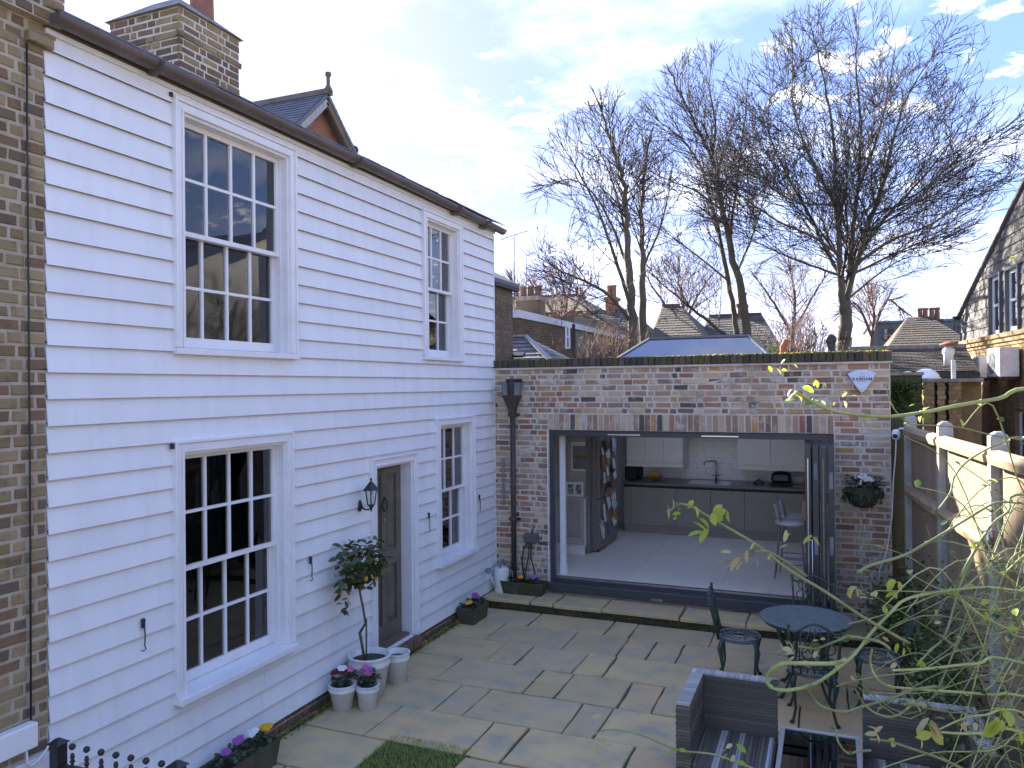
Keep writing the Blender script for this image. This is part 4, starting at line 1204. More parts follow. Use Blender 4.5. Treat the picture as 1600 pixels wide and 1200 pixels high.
m.box(ax - .05, ax + .05, 9.7328, 9.7348, az - .008, az - .005)
m.box(ax - .03, ax - .004, 9.7328, 9.7348, az + .052, az + .056); m.box(ax + .004, ax + .03, 9.7328, 9.7348, az + .052, az + .056)
m.build('lettering', 'print_navy', al)
MB().ball((ax, 9.735, az + .085), .005).ball((ax, 9.735, az - .10), .005).build('screw', 'print_navy', al)

# ------------------------------------------------------------------ flowers, leaves
def leaf_mesh(L, W, mt, fold=.25, n=4, curl=.2):
    m = MB(); vs = []
    for i in range(n + 1):
        u = i / n
        w = W * math.sin(math.pi * min(1, u * .92 + .06)) ** .8 * (1 if u < 1 else 0)
        z = -curl * L * u * u
        vs += [(L * u, -w / 2, z + fold * w / 2), (L * u, 0, z), (L * u, w / 2, z + fold * w / 2)]
    fs = []
    for i in range(n):
        a = i * 3
        fs += [(a, a + 1, a + 4, a + 3), (a + 1, a + 2, a + 5, a + 4)]
    m.raw(vs, fs, True)
    me = m.mesh('leaf'); me.materials.append(MT[mt]); return me
def ori(p, d, roll=0, s=1):
    d = V(d).normalized()
    up = V((0, 0, 1)) if abs(d.z) < .95 else V((1, 0, 0))
    y = up.cross(d).normalized(); z = d.cross(y)
    m = Matrix((d, y, z)).transposed().to_4x4() @ Matrix.Rotation(roll, 4, 'X') @ Matrix.Scale(s, 4)
    m.translation = V(p); return m
def flower_mesh(mt, r=.03, eye=True, n=5):
    m = MB()
    for k in range(n):
        a = 2 * math.pi * k / n
        c = V((math.cos(a), math.sin(a), 0)); t = V((-math.sin(a), math.cos(a), 0)); w = r * .62
        m.raw([V((0, 0, 0)), c * r * .55 - t * w + V((0, 0, r * .18)), c * r + V((0, 0, r * .1)) - t * w * .4, c * r + t * w * .4 + V((0, 0, r * .1)), c * r * .55 + t * w + V((0, 0, r * .25))], [(0, 1, 2, 3, 4)])
    me = m.mesh('flower'); me.materials.append(MT[mt]); return me
FLW = {k: flower_mesh(k) for k in ('petal_yellow', 'petal_white', 'petal_purple', 'petal_pink', 'petal_red')}
LV = {'citrus': leaf_mesh(.085, .042, 'leaf_citrus'), 'small': leaf_mesh(.045, .03, 'leaf_dark'), 'ivy': leaf_mesh(.05, .04, 'leaf_ivy'), 'lime': leaf_mesh(.05, .028, 'leaf_lime'), 'pale': leaf_mesh(.05, .026, 'leaf_pale')}
rf_ = random.Random(17)
def rdir(zlo=-.3, zhi=1):
    a = rf_.uniform(0, 6.283); z = rf_.uniform(zlo, zhi)
    return V((math.cos(a), math.sin(a), z))
def bedding(root, c, ex, ey, n, h, blooms, s=1):
    c = V(c)
    for i in range(n):
        p = c + V((rf_.uniform(-ex, ex), rf_.uniform(-ey, ey), rf_.uniform(0, h)))
        place(LV['small'], 'leaf', ori(p, rdir(), rf_.uniform(-1, 1), s * rf_.uniform(.8, 1.4)), root)
    toc = (CAM - c).normalized()
    for (dx, dy, dz, k, q) in blooms:
        for j in range(q):
            p = c + V((dx + rf_.uniform(-.02, .02) * (q > 1), dy + rf_.uniform(-.03, .03) * (q > 1), h + dz + rf_.uniform(-.012, .02)))
            d = (V((0, 0, 1)) + toc * rf_.uniform(.3, 1.3) + V((rf_.gauss(0, .25), rf_.gauss(0, .25), 0))).normalized()
            M_ = d.to_track_quat('Z', 'Y').to_matrix().to_4x4(); M_.translation = p
            place(FLW[k], 'flower', M_ @ Matrix.Scale(rf_.uniform(.85, 1.25), 4), root)
def trough(name, label, cx, cy, w, l, h, z0=0, mt='planter_green', rz=0):
    t = thing(name, label, 'planter', (cx, cy, z0))
    m = MB(); a, b = w / 2, l / 2; k = .86
    R = [[(-a * k, -b * k, 0), (a * k, -b * k, 0), (a * k, b * k, 0), (-a * k, b * k, 0)], [(-a, -b, h), (a, -b, h), (a, b, h), (-a, b, h)], [(-a + .012, -b + .012, h), (a - .012, -b + .012, h), (a - .012, b - .012, h), (-a + .012, b - .012, h)], [(-a + .02, -b + .02, h - .05), (a - .02, -b + .02, h - .05), (a - .02, b - .02, h - .05), (-a + .02, b - .02, h - .05)]]
    Mx = Matrix.Translation(V((cx, cy, z0))) @ Matrix.Rotation(rz, 4, 'Z')
    R = [[Mx @ V(p) for p in r] for r in R]
    for p, q in zip(R, R[1:]): m.raw(p + q, [(0, 1, 5, 4), (1, 2, 6, 5), (2, 3, 7, 6), (3, 0, 4, 7)])
    m.raw(R[0], [(0, 1, 2, 3)])
    m.build('trough', mt, t)
    MB().raw(R[3], [(0, 1, 2, 3)]).build('soil', 'soil', t)
    return t
t = trough('flower_trough', 'mossy trough of yellow and purple pansies beside the stone step', .17, 8.72, .24, .46, .20)
bedding(t, (.17, 8.72, .19), .09, .19, 60, .05, [(.02, -.15, .02, 'petal_yellow', 3), (.0, .06, .05, 'petal_purple', 8), (0, .14, .02, 'petal_purple', 2)])
t = trough('flower_trough', 'mossy trough of purple, white and yellow pansies under the wide lower window', .22, 4.55, .24, .62, .20)
bedding(t, (.22, 4.55, .19), .09, .27, 90, .05, [(-.02, -.02, .04, 'petal_purple', 6), (.0, -.17, .02, 'petal_purple', 2), (.0, .13, .04, 'petal_white', 4), (.02, .24, .04, 'petal_yellow', 4)])
t = trough('flower_trough', 'mossy trough of yellow and pink flowers under the black socket box', .50, 9.64, .62, .22, .17, .13, mt='moss_dark')
bedding(t, (.50, 9.64, .29), .27, .07, 80, .05, [(-.02, -.06, .02, 'petal_yellow', 4), (.16, -.05, .03, 'petal_purple', 3)])
# wall basket
wb = thing('wall_basket', 'hanging wall basket of dark greenery with small white flowers', 'basket', (4.67, 9.7, 1.55))
m = MB(); vs, fs = [], []; n1, n2 = 12, 6
for i in range(n2 + 1):
    u = i / n2; r = .19 * math.cos(u * math.pi / 2 * .8); z = 1.72 - .24 * math.sin(u * math.pi / 2)
    for k in range(n1 + 1):
        a = math.pi + math.pi * k / n1
        vs.append((4.67 + r * math.cos(a), 9.80 + r * .9 * math.sin(a), z))
for i in range(n2):
    for k in range(n1): fs.append((i * 13 + k, i * 13 + k + 1, (i + 1) * 13 + k + 1, (i + 1) * 13 + k))
m.raw(vs, fs, True).build('bowl', 'planter_green', wb)
bedding(wb, (4.67, 9.69, 1.70), .19, .07, 130, .14, [])
for i in range(60):
    a = rf_.uniform(math.pi, 2 * math.pi); z = rf_.uniform(1.55, 1.72)
    p = V((4.67 + .19 * math.cos(a), 9.80 + .17 * math.sin(a), z))
    place(LV['small'], 'leaf', ori(p, (math.cos(a), math.sin(a), -.8), rf_.uniform(-1, 1), rf_.uniform(.8, 1.4)), wb)
fm = flower_mesh('petal_white', .014)
for i in range(34):
    p = V((4.69 + rf_.gauss(0, .04), 9.62 + rf_.uniform(-.05, .02), 1.83 + rf_.gauss(0, .022)))
    M_ = (CAM - p + rdir() * 2).to_track_quat('Z', 'Y').to_matrix().to_4x4(); M_.translation = p
    place(fm, 'flower', M_, wb)
# pots by the door
def pot_mb(m, c, rt, rb_, h, rim=.03, wall=.014):
    m.lathe([(rb_, 0), (rb_ + (rt - rb_) * .72, h * .76), (rt - .004, h * .78), (rt + .004, h - .012), (rt, h), (rt - wall, h), (rt - wall - .004, h - .05), (.001, h - .052)], c, 32)
    return m
def tint_pot(name, label, c, rt, rb_, h, group=None):
    t = thing(name, label, 'plant pot', c, group=group)
    m = MB(); c = V(c); wall = .016
    m.lathe([(rb_, 0), (rb_ + (rt - rb_) * .74, h * .74), (rt * .99, h * .76), (rt * 1.015, h * .79), (rt * 1.015, h * .82), (rt * .99, h * .84), (rt * 1.0, h * .95), (rt * 1.04, h * .97), (rt * 1.04, h * .995), (rt * 1.01, h), (rt - wall, h), (rt - wall - .006, h - .055)], c, 36)
    m.build('pot', 'white_pot', t)
    MB().lathe([(rt - wall - .004, 0), (rt * .5, .006), (.001, .004)], c + V((0, 0, h - .055)), 24).build('soil', 'soil', t)
    return t
tint_pot('plant_pot', 'large white pot with a double rim holding the little citrus tree', (.27, 6.22, 0), .195, .13, .40)
tint_pot('plant_pot', 'empty white pot tucked behind the citrus tree pot', (.33, 6.62, 0), .125, .085, .30)
t = tint_pot('plant_pot', 'small white pot of dark red pansies close to the boards', (.20, 5.88, 0), .125, .082, .235)
bedding(t, (.20, 5.88, .20), .075, .075, 80, .13, [(-.05, -.02, .0, 'petal_red', 4), (.03, .02, .01, 'petal_red', 4), (-.01, .0, .04, 'petal_white', 2), (.05, .04, .02, 'petal_pink', 4)])
t = tint_pot('plant_pot', 'small white pot of pink and lilac pansies on the paving', (.405, 5.98, 0), .105, .078, .22)
bedding(t, (.40, 5.98, .185), .075, .075, 90, .15, [(-.04, .0, .01, 'petal_pink', 4), (.0, .02, .0, 'petal_purple', 6), (.02, -.02, -.01, 'petal_pink', 3)])
# citrus tree standing in the big pot
ct = thing('citrus_tree', 'small citrus tree with a slender stem and two oranges in the large white pot', 'tree', (.24, 6.2, .34))
bx_, by_ = .245, 6.18
tr = MB().tube([(bx_, by_, .33), (bx_ - .01, by_ - .03, .5), (bx_ - .02, by_ - .05, .62), (bx_ + .01, by_ + .0, .70), (bx_, by_ - .02, .84), (bx_ - .015, by_ - .05, 1.0), (bx_ - .02, by_ - .05, 1.1)], [.016, .014, .015, .012, .012, .011, .01], 8)
tr.tube([(bx_ + .01, by_ + .01, .33), (bx_ + .012, by_ + .012, .74)], .008, 6)
ends = []
top = V((bx_ - .015, by_ - .05, 1.0))
for i in range(13):
    d = rdir(.1, 1.1).normalized(); L = rf_.uniform(.12, .30)
    d.x = d.x * .55 + .03
    p1 = top + V((0, 0, .08 * rf_.random())); p2 = p1 + d * L * .5 + V((0, 0, .03)); p3 = p1 + d * L + V((0, 0, .06))
    tr.tube([p1, p2, p3], [.007, .005, .003], 5); ends += [p2, p3, p3]
tr.build('trunk', 'bark', ct)
cen = V((.24, 6.14, 1.31))
for i in range(320):
    if i < 120:
        e = rf_.choice(ends); p = e + V((rf_.gauss(0, .04), rf_.gauss(0, .05), rf_.gauss(0, .05)))
    else:
        d = rdir(-1, 1).normalized(); p = cen + V((d.x * .19, d.y * .34, d.z * .25)) * rf_.uniform(.35, 1)
    if p.x < .07: p.x = .07 + rf_.uniform(0, .05)
    place(LV['citrus'], 'leaf', ori(p, rdir(-.9, .6), rf_.uniform(-1, 1), rf_.uniform(.75, 1.25)), ct)
for i in range(14):
    p = V((.2 + rf_.uniform(-.05, .08), 5.93 + rf_.uniform(-.05, .06), 1.0 + rf_.uniform(-.14, .1)))
    place(LV['citrus'], 'leaf', ori(p, rdir(-1, .1), rf_.uniform(-1, 1), rf_.uniform(.7, 1.1)), ct)
for p in (px(587, 902, 0, .34), px(571, 904, 0, .34)):
    MB().ball(p, .026, 12, 8).build('orange', 'orange', ct)
# watering can on the step
wc = thing('watering_can', 'cream metal watering can standing on the step by the house corner', 'watering can', (.17, 9.66, .13))
wx, wy, wz = .17, 9.64, .13
MB().lathe([(.10, 0), (.103, .01), (.103, .30), (.098, .32), (.06, .335), (.055, .33), (.05, .30)], (wx, wy, wz), 24).build('body', 'cream_metal', wc)
MB().tube([(wx - .06, wy - .075, wz + .06), (wx - .06, wy - .17, wz + .17), (wx - .05, wy - .30, wz + .31)], [.02, .015, .011], 8).build('spout', 'cream_metal', wc)
m = MB(); d = V((.01, -.13, .13)).normalized(); q = d.to_track_quat('Z', 'Y').to_matrix().to_4x4(); q.translation = V((wx - .05, wy - .30, wz + .31))
k = MB().lathe([(.012, 0), (.045, .05), (.045, .06), (.001, .065)], (0, 0, 0), 14)
m.v = [q @ v for v in k.v]; m.f = k.f; m.sm = k.sm
m.build('rose', 'lead', wc)
m = MB()
for off in (0, .035):
    m.tube([(wx + .015 * math.cos(0), wy - .085 + off + .0 * t_, wz + .32) if t_ == 0 else (wx + (.09 * math.sin(t_ * math.pi / 10)) * (0), wy - .08 + off + .16 * t_ / 10, wz + .32 + .11 * math.sin(t_ * math.pi / 10)) for t_ in range(11)], .007, 6)
m.tube([(wx + .10, wy + .02, wz + .08), (wx + .16, wy + .02, wz + .16), (wx + .15, wy + .02, wz + .28), (wx + .07, wy + .02, wz + .33)], .007, 6)
m.build('handle', 'lead', wc)
MB().tube([(wx - .05, wy - .10, wz + .24), (wx - .055, wy - .2, wz + .2)], .005, 5).build('strut', 'cream_metal', wc)
# low iron gate at the near edge
gt = thing('iron_gate', 'low black iron gate with ball finials between square posts', 'gate', (1.0, 2.8, 0))
GA, GB = px(91, 1155, 2, 1.12), px(277, 1190, 2, 1.12)
gd = (GB - GA); gd.z = 0; gl_ = gd.length; gdn = gd.normalized()
for p in (GA, GB):
    gm_ = MB().box(p.x - .03, p.x + .03, p.y - .03, p.y + .03, 0, 1.10)
    gm_.hexa([(p.x - .042, p.y - .042, 1.10), (p.x + .042, p.y - .042, 1.10), (p.x + .042, p.y + .042, 1.10), (p.x - .042, p.y + .042, 1.10), (p.x - .01, p.y - .01, 1.125), (p.x + .01, p.y - .01, 1.125), (p.x + .01, p.y + .01, 1.125), (p.x - .01, p.y + .01, 1.125)])
    gm_.build('post', 'black_iron', gt, bevel=.003)
for z in (.98, .2):
    MB().bar(GA + V((0, 0, z - 1.12)), GB + V((0, 0, z - 1.12)), .02, .03).build('rail', 'black_iron', gt)
nb_ = 8
for i in range(1, nb_):
    p = GA + gdn * gl_ * i / nb_
    m = MB().tube([(p.x, p.y, .12), (p.x, p.y, 1.06)], .008, 6).ball((p.x, p.y, 1.095), .017, 8, 6).lathe([(.008, -.02), (.014, -.01), (.008, 0), (.012, .015), (.008, .03)], (p.x, p.y, 1.03), 8)
    m.build('baluster', 'black_iron', gt)
# ------------------------------------------------------------------ garden furniture
def cast_chair():
    s = thing('cast_iron_chair', None, 'chair', (0, 0, 0))
    SH = .43
    m = MB()                                   # pierced seat: rim, rings and scroll lattice
    rim = lambda r, z=SH: [(r * math.cos(k * math.pi / 12), r * math.sin(k * math.pi / 12), z) for k in range(25)]
    m.tube(rim(.20), .012, 6, cap=False).tube(rim(.205, SH - .02), .008, 5, cap=False).tube(rim(.07), .007, 5, cap=False)
    for k in range(12):
        a = k * math.pi / 6
        c, t = V((math.cos(a), math.sin(a), 0)), V((-math.sin(a), math.cos(a), 0))
        m.tube([c * .07 + V((0, 0, SH)), c * .11 + t * .025 + V((0, 0, SH)), c * .155 + t * .02 + V((0, 0, SH)), c * .20 + V((0, 0, SH))], .006, 5)
        m.tube([c * .11 + t * .025 + V((0, 0, SH)), c * .13 - t * .02 + V((0, 0, SH)), c * .17 - t * .03 + V((0, 0, SH))], .005, 5)
    m.build('seat', 'cast_pale', s)
    for sx, sy in ((.15, .15), (.15, -.15), (-.15, .15), (-.15, -.15)):
        o = V((sx, sy, 0)).normalized()
        b = V((sx, sy, 0))
        MB().tube([b + V((0, 0, SH)), b + o * .035 + V((0, 0, SH - .09)), b + o * .015 + V((0, 0, SH - .2)), b + o * .0 + V((0, 0, .12)), b + o * .03 + V((0, 0, .03)), b + o * .055 + V((0, 0, 0))], [.02, .026, .017, .012, .013, .022], 8).build('leg', 'cast_green', s)
    m = MB()                                   # back: two stiles, shaped crest, scrolls
    bx = lambda z: -.19 - (z - SH) * .22
    for sy in (-1, 1):
        m.tube([(bx(z), sy * (.17 + (z - SH) * .10), z) for z in (SH - .01, SH + .15, SH + .3, SH + .42)], [.012, .011, .011, .012], 6)
        m.ball((bx(SH + .42), sy * .213, SH + .435), .016, 6, 5)
    zc = SH + .40
    m.tube([(bx(zc), -.21, zc), (bx(zc), -.16, zc - .02), (bx(zc), -.1, zc + .02), (bx(zc), -.05, zc + .05), (bx(zc), 0, zc + .06), (bx(zc), .05, zc + .05), (bx(zc), .1, zc + .02), (bx(zc), .16, zc - .02), (bx(zc), .21, zc)], .011, 6)
    for y0 in (-.11, 0, .11):
        for (cz, r) in ((SH + .12, .05), (SH + .25, .055), (SH + .35, .035)):
            m.tube([(bx(cz + r * math.sin(k * .524)), y0 + r * math.cos(k * .524), cz + r * math.sin(k * .524)) for k in range(13)], .006, 5, cap=False)
        m.tube([(bx(SH), y0, SH), (bx(SH + .2), y0 + .015, SH + .2), (bx(SH + .44), y0, SH + .42)], .007, 5)
    for y0 in (-.055, .055):
        m.tube([(bx(SH), y0, SH + .02), (bx(SH + .2), y0 * 1.9, SH + .2), (bx(SH + .4), y0 * .6, SH + .42)], .006, 5)
    m.tube([(bx(SH + .06), -.175, SH + .06), (bx(SH + .06), .175, SH + .06)], .009, 6)
    m.build('backrest', 'cast_green', s)
    return s
TX, TY = 4.09, 7.78
ch0 = cast_chair()
spots = [((TX - .62, TY + .14), 0.05, 'green cast-iron chair facing the folding doors end of the round table'),
         ((TX + .02, TY + .66), -math.pi / 2 - .12, 'green cast-iron chair between the round table and the doorstep'),
         ((TX + .07, TY - .54), math.pi / 2 + .1, 'green cast-iron chair between the round table and the glass-topped table'),
         ((TX + .62, TY - .02), math.pi, 'green cast-iron chair between the round table and the fence')]
spots[0] = (spots[0][0], spots[0][1], 'green cast-iron chair on the house side of the round table')
for i, (p, rz, lab) in enumerate(spots):
    Mx = Matrix.Translation(V((*p, 0))) @ Matrix.Rotation(rz, 4, 'Z')
    if i == 0:
        for o in C.objects:
            if o.parent == ch0: WM[o.name] = Mx
        ch0.matrix_world = Mx; WM[ch0.name] = Mx
        tag(ch0, lab, group='chairs round the cast-iron table')
    else:
        copy_tree(ch0, Mx, label=lab, group='chairs round the cast-iron table')
tb = thing('garden_table', 'round cast-iron garden table with a pierced pale green top', 'table', (TX, TY, 0))
m = MB().lathe([(.40, -.012), (.415, -.006), (.418, .006), (.405, .012), (.39, .008)], (TX, TY, .70), 40)
for r in (.08, .17, .26, .34): m.lathe([(r - .006, -.004), (r + .006, -.004), (r + .006, .004), (r - .006, .004), (r - .006, -.004)], (TX, TY, .70), 32)
for k in range(32):
    a = k * math.pi / 16
    c = V((math.cos(a), math.sin(a), 0)); t_ = V((-c.y, c.x, 0)); o = V((TX, TY, .70))
    m.tube([o + c * .02, o + c * .12 + t_ * .014, o + c * .22 - t_ * .014, o + c * .31 + t_ * .016, o + c * .395], .0075, 4)
    m.tube([o + c * .17, o + c * .22 + t_ * .022, o + c * .30 - t_ * .012, o + c * .395 + t_ * .03], .0065, 4)
m.build('top', 'cast_pale', tb)
m = MB(); m.tube([(TX + .37 * math.cos(k * math.pi / 16), TY + .37 * math.sin(k * math.pi / 16), .665) for k in range(33)], .01, 5, cap=False)
m.tube([(TX + .16 * math.cos(k * math.pi / 16), TY + .16 * math.sin(k * math.pi / 16), .22) for k in range(33)], .008, 5, cap=False)
m.build('apron', 'cast_green', tb)
for k in range(4):
    a = math.pi / 4 + k * math.pi / 2; c = V((math.cos(a), math.sin(a), 0)); o = V((TX, TY, 0))
    MB().tube([o + c * .33 + V((0, 0, .69)), o + c * .31 + V((0, 0, .58)), o + c * .20 + V((0, 0, .4)), o + c * .17 + V((0, 0, .2)), o + c * .26 + V((0, 0, .04)), o + c * .32], [.02, .022, .015, .013, .014, .022], 8).build('leg', 'cast_green', tb)

def weave_box(m, x0, x1, y0, y1, z0, z1, st=.022):
    """a wicker panel: bands of flat strand standing slightly proud"""
    m.box(x0, x1, y0, y1, z0, z1)
    z = z0 + .004; k = 0
    while z + st < z1:
        e = .004 + .003 * (k % 2)
        m.box(x0 - e, x1 + e, y0 - e, y1 + e, z, z + st - .006)
        z += st; k += 1
def rattan_seat(name, label, x0, x1, y0, y1, arm):
    s = thing(name, label, 'armchair', ((x0 + x1) / 2, (y0 + y1) / 2, 0), group='woven garden corner chairs')
    t = .09; H = .70
    m = MB(); weave_box(m, x0, x1, y1 - t, y1, .04, H - .012); m.build('backrest', 'rattan', s)
    m = MB()
    ax0, ax1 = (x0, x0 + t) if arm < 0 else (x1 - t, x1)
    weave_box(m, ax0, ax1, y0, y1 - t - .012, .04, H - .012); m.build('armrest', 'rattan', s)
    # pale woven capping
    m = MB(); r_ = random.Random(int(x0 * 100))
    def cap(a, b, c, d, along):
        n = int(((b - a) if along == 'x' else (d - c)) / .016)
        for i in range(n):
            if along == 'x': p, q = a + (b - a) * i / n, a + (b - a) * (i + 1) / n; m.box(p + .001, q - .001, c, d, H - .012, H + .003 * (i % 2))
            else: p, q = c + (d - c) * i / n, c + (d - c) * (i + 1) / n; m.box(a, b, p + .001, q - .001, H - .012, H + .003 * (i % 2))
    cap(x0, x1, y1 - t, y1, 'x'); cap(ax0, ax1, y0, y1 - t - .001, 'y')
    m.build('capping', 'rattan_pale', s)
    # seat: lengthwise strands, uneven
    fx0, fx1 = (x0 + t + .012, x1) if arm < 0 else (x0, x1 - t - .012)
    m = MB(); x = fx0 + .004
    MB().box(fx0, fx1, y0, y1 - t - .014, .05, .275).build('base', 'rattan', s)
    m2 = MB(); k = 0
    while x < fx1 - .016:
        w = r_.choice((.012, .016, .024)); tgt = m2 if noise.noise(V((x * 16, 1.3, x0))) > .02 else m
        tgt.box(x, min(x + w - .003, fx1), y0 - .004, y1 - t - .014, .276, .29 + r_.uniform(0, .005)); x += w
    m.build('seat_weave', 'rattan', s); m2.build('seat_weave_pale', 'rattan_pale', s)
    m = MB(); weave_box(m, fx0, fx1, y0 - .018, y0 - .002, .04, .27); m.build('front_panel', 'rattan', s)
    for lx in (x0 + .03, x1 - .03):
        for ly in (y0 + .03, y1 - .03): MB().lathe([(.02, 0), (.02, .045)], (lx, ly, 0), 10).build('foot', 'dark', s)
    return s
rattan_seat('rattan_chair', 'dark woven garden corner chair standing on open paving', 3.31, 3.93, 5.40, 6.12, -1)
rattan_seat('rattan_chair', 'dark woven garden corner chair against the fence', 4.52, 5.22, 5.32, 6.05, 1)
gt_ = thing('coffee_table', 'low woven coffee table with a dark glass top', 'table', (4.23, 5.5, 0))
m = MB(); weave_box(m, 3.99, 4.47, 5.16, 5.98, .05, .37); m.build('base', 'rattan', gt_)
m = MB().box(3.965, 4.495, 5.135, 5.165, .371, .40).box(3.965, 4.495, 5.975, 6.005, .371, .40).box(3.965, 3.995, 5.165, 5.975, .371, .40).box(4.465, 4.495, 5.165, 5.975, .371, .40)
m.build('rim', 'rattan_pale', gt_)
MB().box(3.996, 4.464, 5.166, 5.974, .38, .392).build('glass_top', 'table_glass', gt_)
for lx in (4.0, 4.46):
    for ly in (5.2, 5.94): MB().lathe([(.02, 0), (.02, .05)], (lx, ly, 0), 10).build('foot', 'dark', gt_)

# ------------------------------------------------------------------ fence
fa = rad(5.0)
FD = V((-math.sin(fa), math.cos(fa), 0)); FN = V((math.cos(fa), math.sin(fa), 0))     # along (away), outwards
F0 = px(1416, 650, 1, 9.7); F0.z = 0
def fp(u, off, z): return F0 - FD * u + FN * off + V((0, 0, z))       # u metres towards the camera
fence = thing('garden_fence', 'tall closeboard timber fence with concrete posts and arris rails', 'fence', fp(3.6, .1, 0))
PU = [-.06, 1.58, 3.20, 4.82, 6.44, 8.06, 9.68]
FM = Matrix((-FD, FN, V((0, 0, 1)))).transposed().to_4x4(); FM.translation = F0
def fbox(m, u0, u1, o0, o1, z0, z1):
    k = MB().box(u0, u1, o0, o1, z0, z1)
    m.raw([FM @ v for v in k.v], k.f); return m
for u in PU:
    m = MB()
    k = MB().box(u - .05, u + .05, -.01, .11, -.05, 2.53)
    k.hexa([(u - .05, -.01, 2.53), (u + .05, -.01, 2.53), (u + .05, .11, 2.53), (u - .05, .11, 2.53), (u - .02, .03, 2.56), (u + .02, .03, 2.56), (u + .02, .07, 2.56), (u - .02, .07, 2.56)])
    m.raw([FM @ v for v in k.v], k.f)
    m.build('post', 'concrete', fence, bevel=.008)
rb2 = random.Random(77)
for a, b in zip(PU, PU[1:]):
    for z, o in ((2.37, -.012), (1.70, .0), (.62, .0)):
        k = MB(); u0, u1 = a + .052, b - .052
        vs = [(u0, o + .045, z - .045), (u0, o - .02, z - .04), (u0, o - .03, z + .015), (u0, o + .0, z + .05), (u0, o + .045, z + .06)]
        vs2 = [(u1, *v[1:]) for v in vs]
        k.raw(vs + vs2, [(0, 1, 2, 3, 4), (9, 8, 7, 6, 5)] + [(i, (i + 1) % 5, 5 + (i + 1) % 5, 5 + i) for i in range(5)])
        m = MB(); m.raw([FM @ v for v in k.v], k.f); m.build('rail', 'fence_rail', fence)
    m = MB(); fbox(m, a + .052, b - .052, .035, .075, -.05, .28); m.build('gravel_board', 'concrete', fence)
    n = 13
    for i in range(n):
        u0 = a + .05 + (b - a - .10) * i / n; u1 = u0 + (b - a - .10) / n + .008
        o = .046 + rb2.uniform(0, .003); zt_ = 2.39 + rb2.uniform(-.012, .006)
        k = MB().hexa([(u0, o, .28), (u1, o + .007, .28), (u1, o + .014, .28), (u0, o + .020, .28), (u0, o, zt_), (u1, o + .007, zt_), (u1, o + .014, zt_), (u0, o + .020, zt_)])
        m = MB(); m.raw([FM @ v for v in k.v], k.f); m.build('fence_board', 'fence_wood', fence)
# security camera and its cable
sc = thing('security_camera', 'small white security camera on the corner fence post', 'camera', fp(-.1, -.05, 2.3))
cp = fp(-.10, -.09, 2.33)
MB().tube([fp(-.02, -.008, 2.40), fp(-.06, -.05, 2.40), cp + V((0, 0, .04))], .012, 8).build('arm', 'plastic_white', sc)
MB().lathe([(.001, -.06), (.035, -.055), (.045, -.02), (.045, .03), (.03, .055), (.001, .06)], cp, 16).build('body', 'plastic_white', sc)
MB().ball(cp + V((-.01, -.03, -.015)), .027, 10, 8).build('lens', 'dark', sc)
pts = [cp + V((0, 0, -.05)), fp(-.14, -.09, 2.1), fp(-.12, -.12, 1.8), fp(-.1, -.14, 1.4), fp(-.08, -.20, 1.0), fp(-.06, -.28, .78), fp(-.05, -.30, .62)]
MB().tube(pts, .007, 6).build('cable', 'plastic_white', sc)
# round wall lamp on a post
fl_ = thing('post_lamp', 'small steel drum lamp on a concrete fence post', 'lamp', fp(3.2, -.05, 1.75))
q = fp(3.27, -.04, 1.80)
MB().lathe([(.035, -.05), (.037, -.045), (.037, .045), (.03, .05)], q, 14).build('drum', 'steel', fl_)
MB().bar(q, fp(3.21, .0, 1.80), .03, .03).build('bracket', 'steel', fl_)

# ------------------------------------------------------------------ planting along the fence
def leaf_cloud(m, pts, L, W, r_):
    for p in pts:
        a = r_.uniform(0, 6.283); d = V((math.cos(a), math.sin(a), r_.uniform(-.7, .7))).normalized()
        n_ = d.cross(V((r_.gauss(0, 1), r_.gauss(0, 1), r_.gauss(0, 1)))).normalized()
        l, w = L * r_.uniform(.6, 1.3), W * r_.uniform(.6, 1.3)
        m.raw([p, p + d * l * .5 + n_ * w * .5, p + d * l, p + d * l * .5 - n_ * w * .5], [(0, 1, 2, 3)])
def climber(name, label, u0, u1, z1, nst, nl, seed, dens=1.0, off=-.16):
    r_ = random.Random(seed)
    t = thing(name, label, 'climber', fp((u0 + u1) / 2, off, 0))
    sm, pts = MB(), []
    for i in range(nst):
        u = r_.uniform(u0, u1); p = fp(u, off + r_.uniform(-.03, .05), 0); ps = [p]
        d = V((r_.gauss(0, .25), r_.gauss(0, .25), 1)); H = z1 * r_.uniform(.45, 1)
        n = 14
        for k in range(n):
            d += V((r_.gauss(0, .22), r_.gauss(0, .22), .08)); d.normalize()
            p = p + d * H / n
            o = (p - F0).dot(FN)
            if o > -.02: p -= FN * (o + .04)
            if o < off - .28: p += FN * .05
            ps.append(p); 
            for q in range(2): pts.append(p + V((r_.gauss(0, .07), r_.gauss(0, .07), r_.gauss(0, .06))))
        sm.tube(ps, [.006 * (1 - .7 * k / n) for k in range(n + 1)], 5)
    sm.build('stem', 'vine_stem_brown', t)
    pp = []
    for i in range(nl):
        p = r_.choice(pts) + V((r_.gauss(0, .06), r_.gauss(0, .06), r_.gauss(0, .06)))
        o = (p - F0).dot(FN)
        if o > -.02: p -= FN * (o + .03)
        pp.append(p)
    lm = MB(); leaf_cloud(lm, pp, .05, .028, r_)
    lm.build('foliage', 'leaf_ivy', t, kind='stuff')
    return t
climber('jasmine', 'dense small-leaved climber at the foot of the fence beside the brick wall', -.1, 1.5, 1.25, 26, 2600, 1)
climber('jasmine', 'small-leaved climber covering the lower fence behind the fence-side corner chair', 1.7, 4.2, 1.15, 30, 2600, 2)
climber('jasmine', 'sparse tall climber twining up the sunlit fence bay', 1.9, 3.0, 2.1, 5, 160, 3, off=-.08)
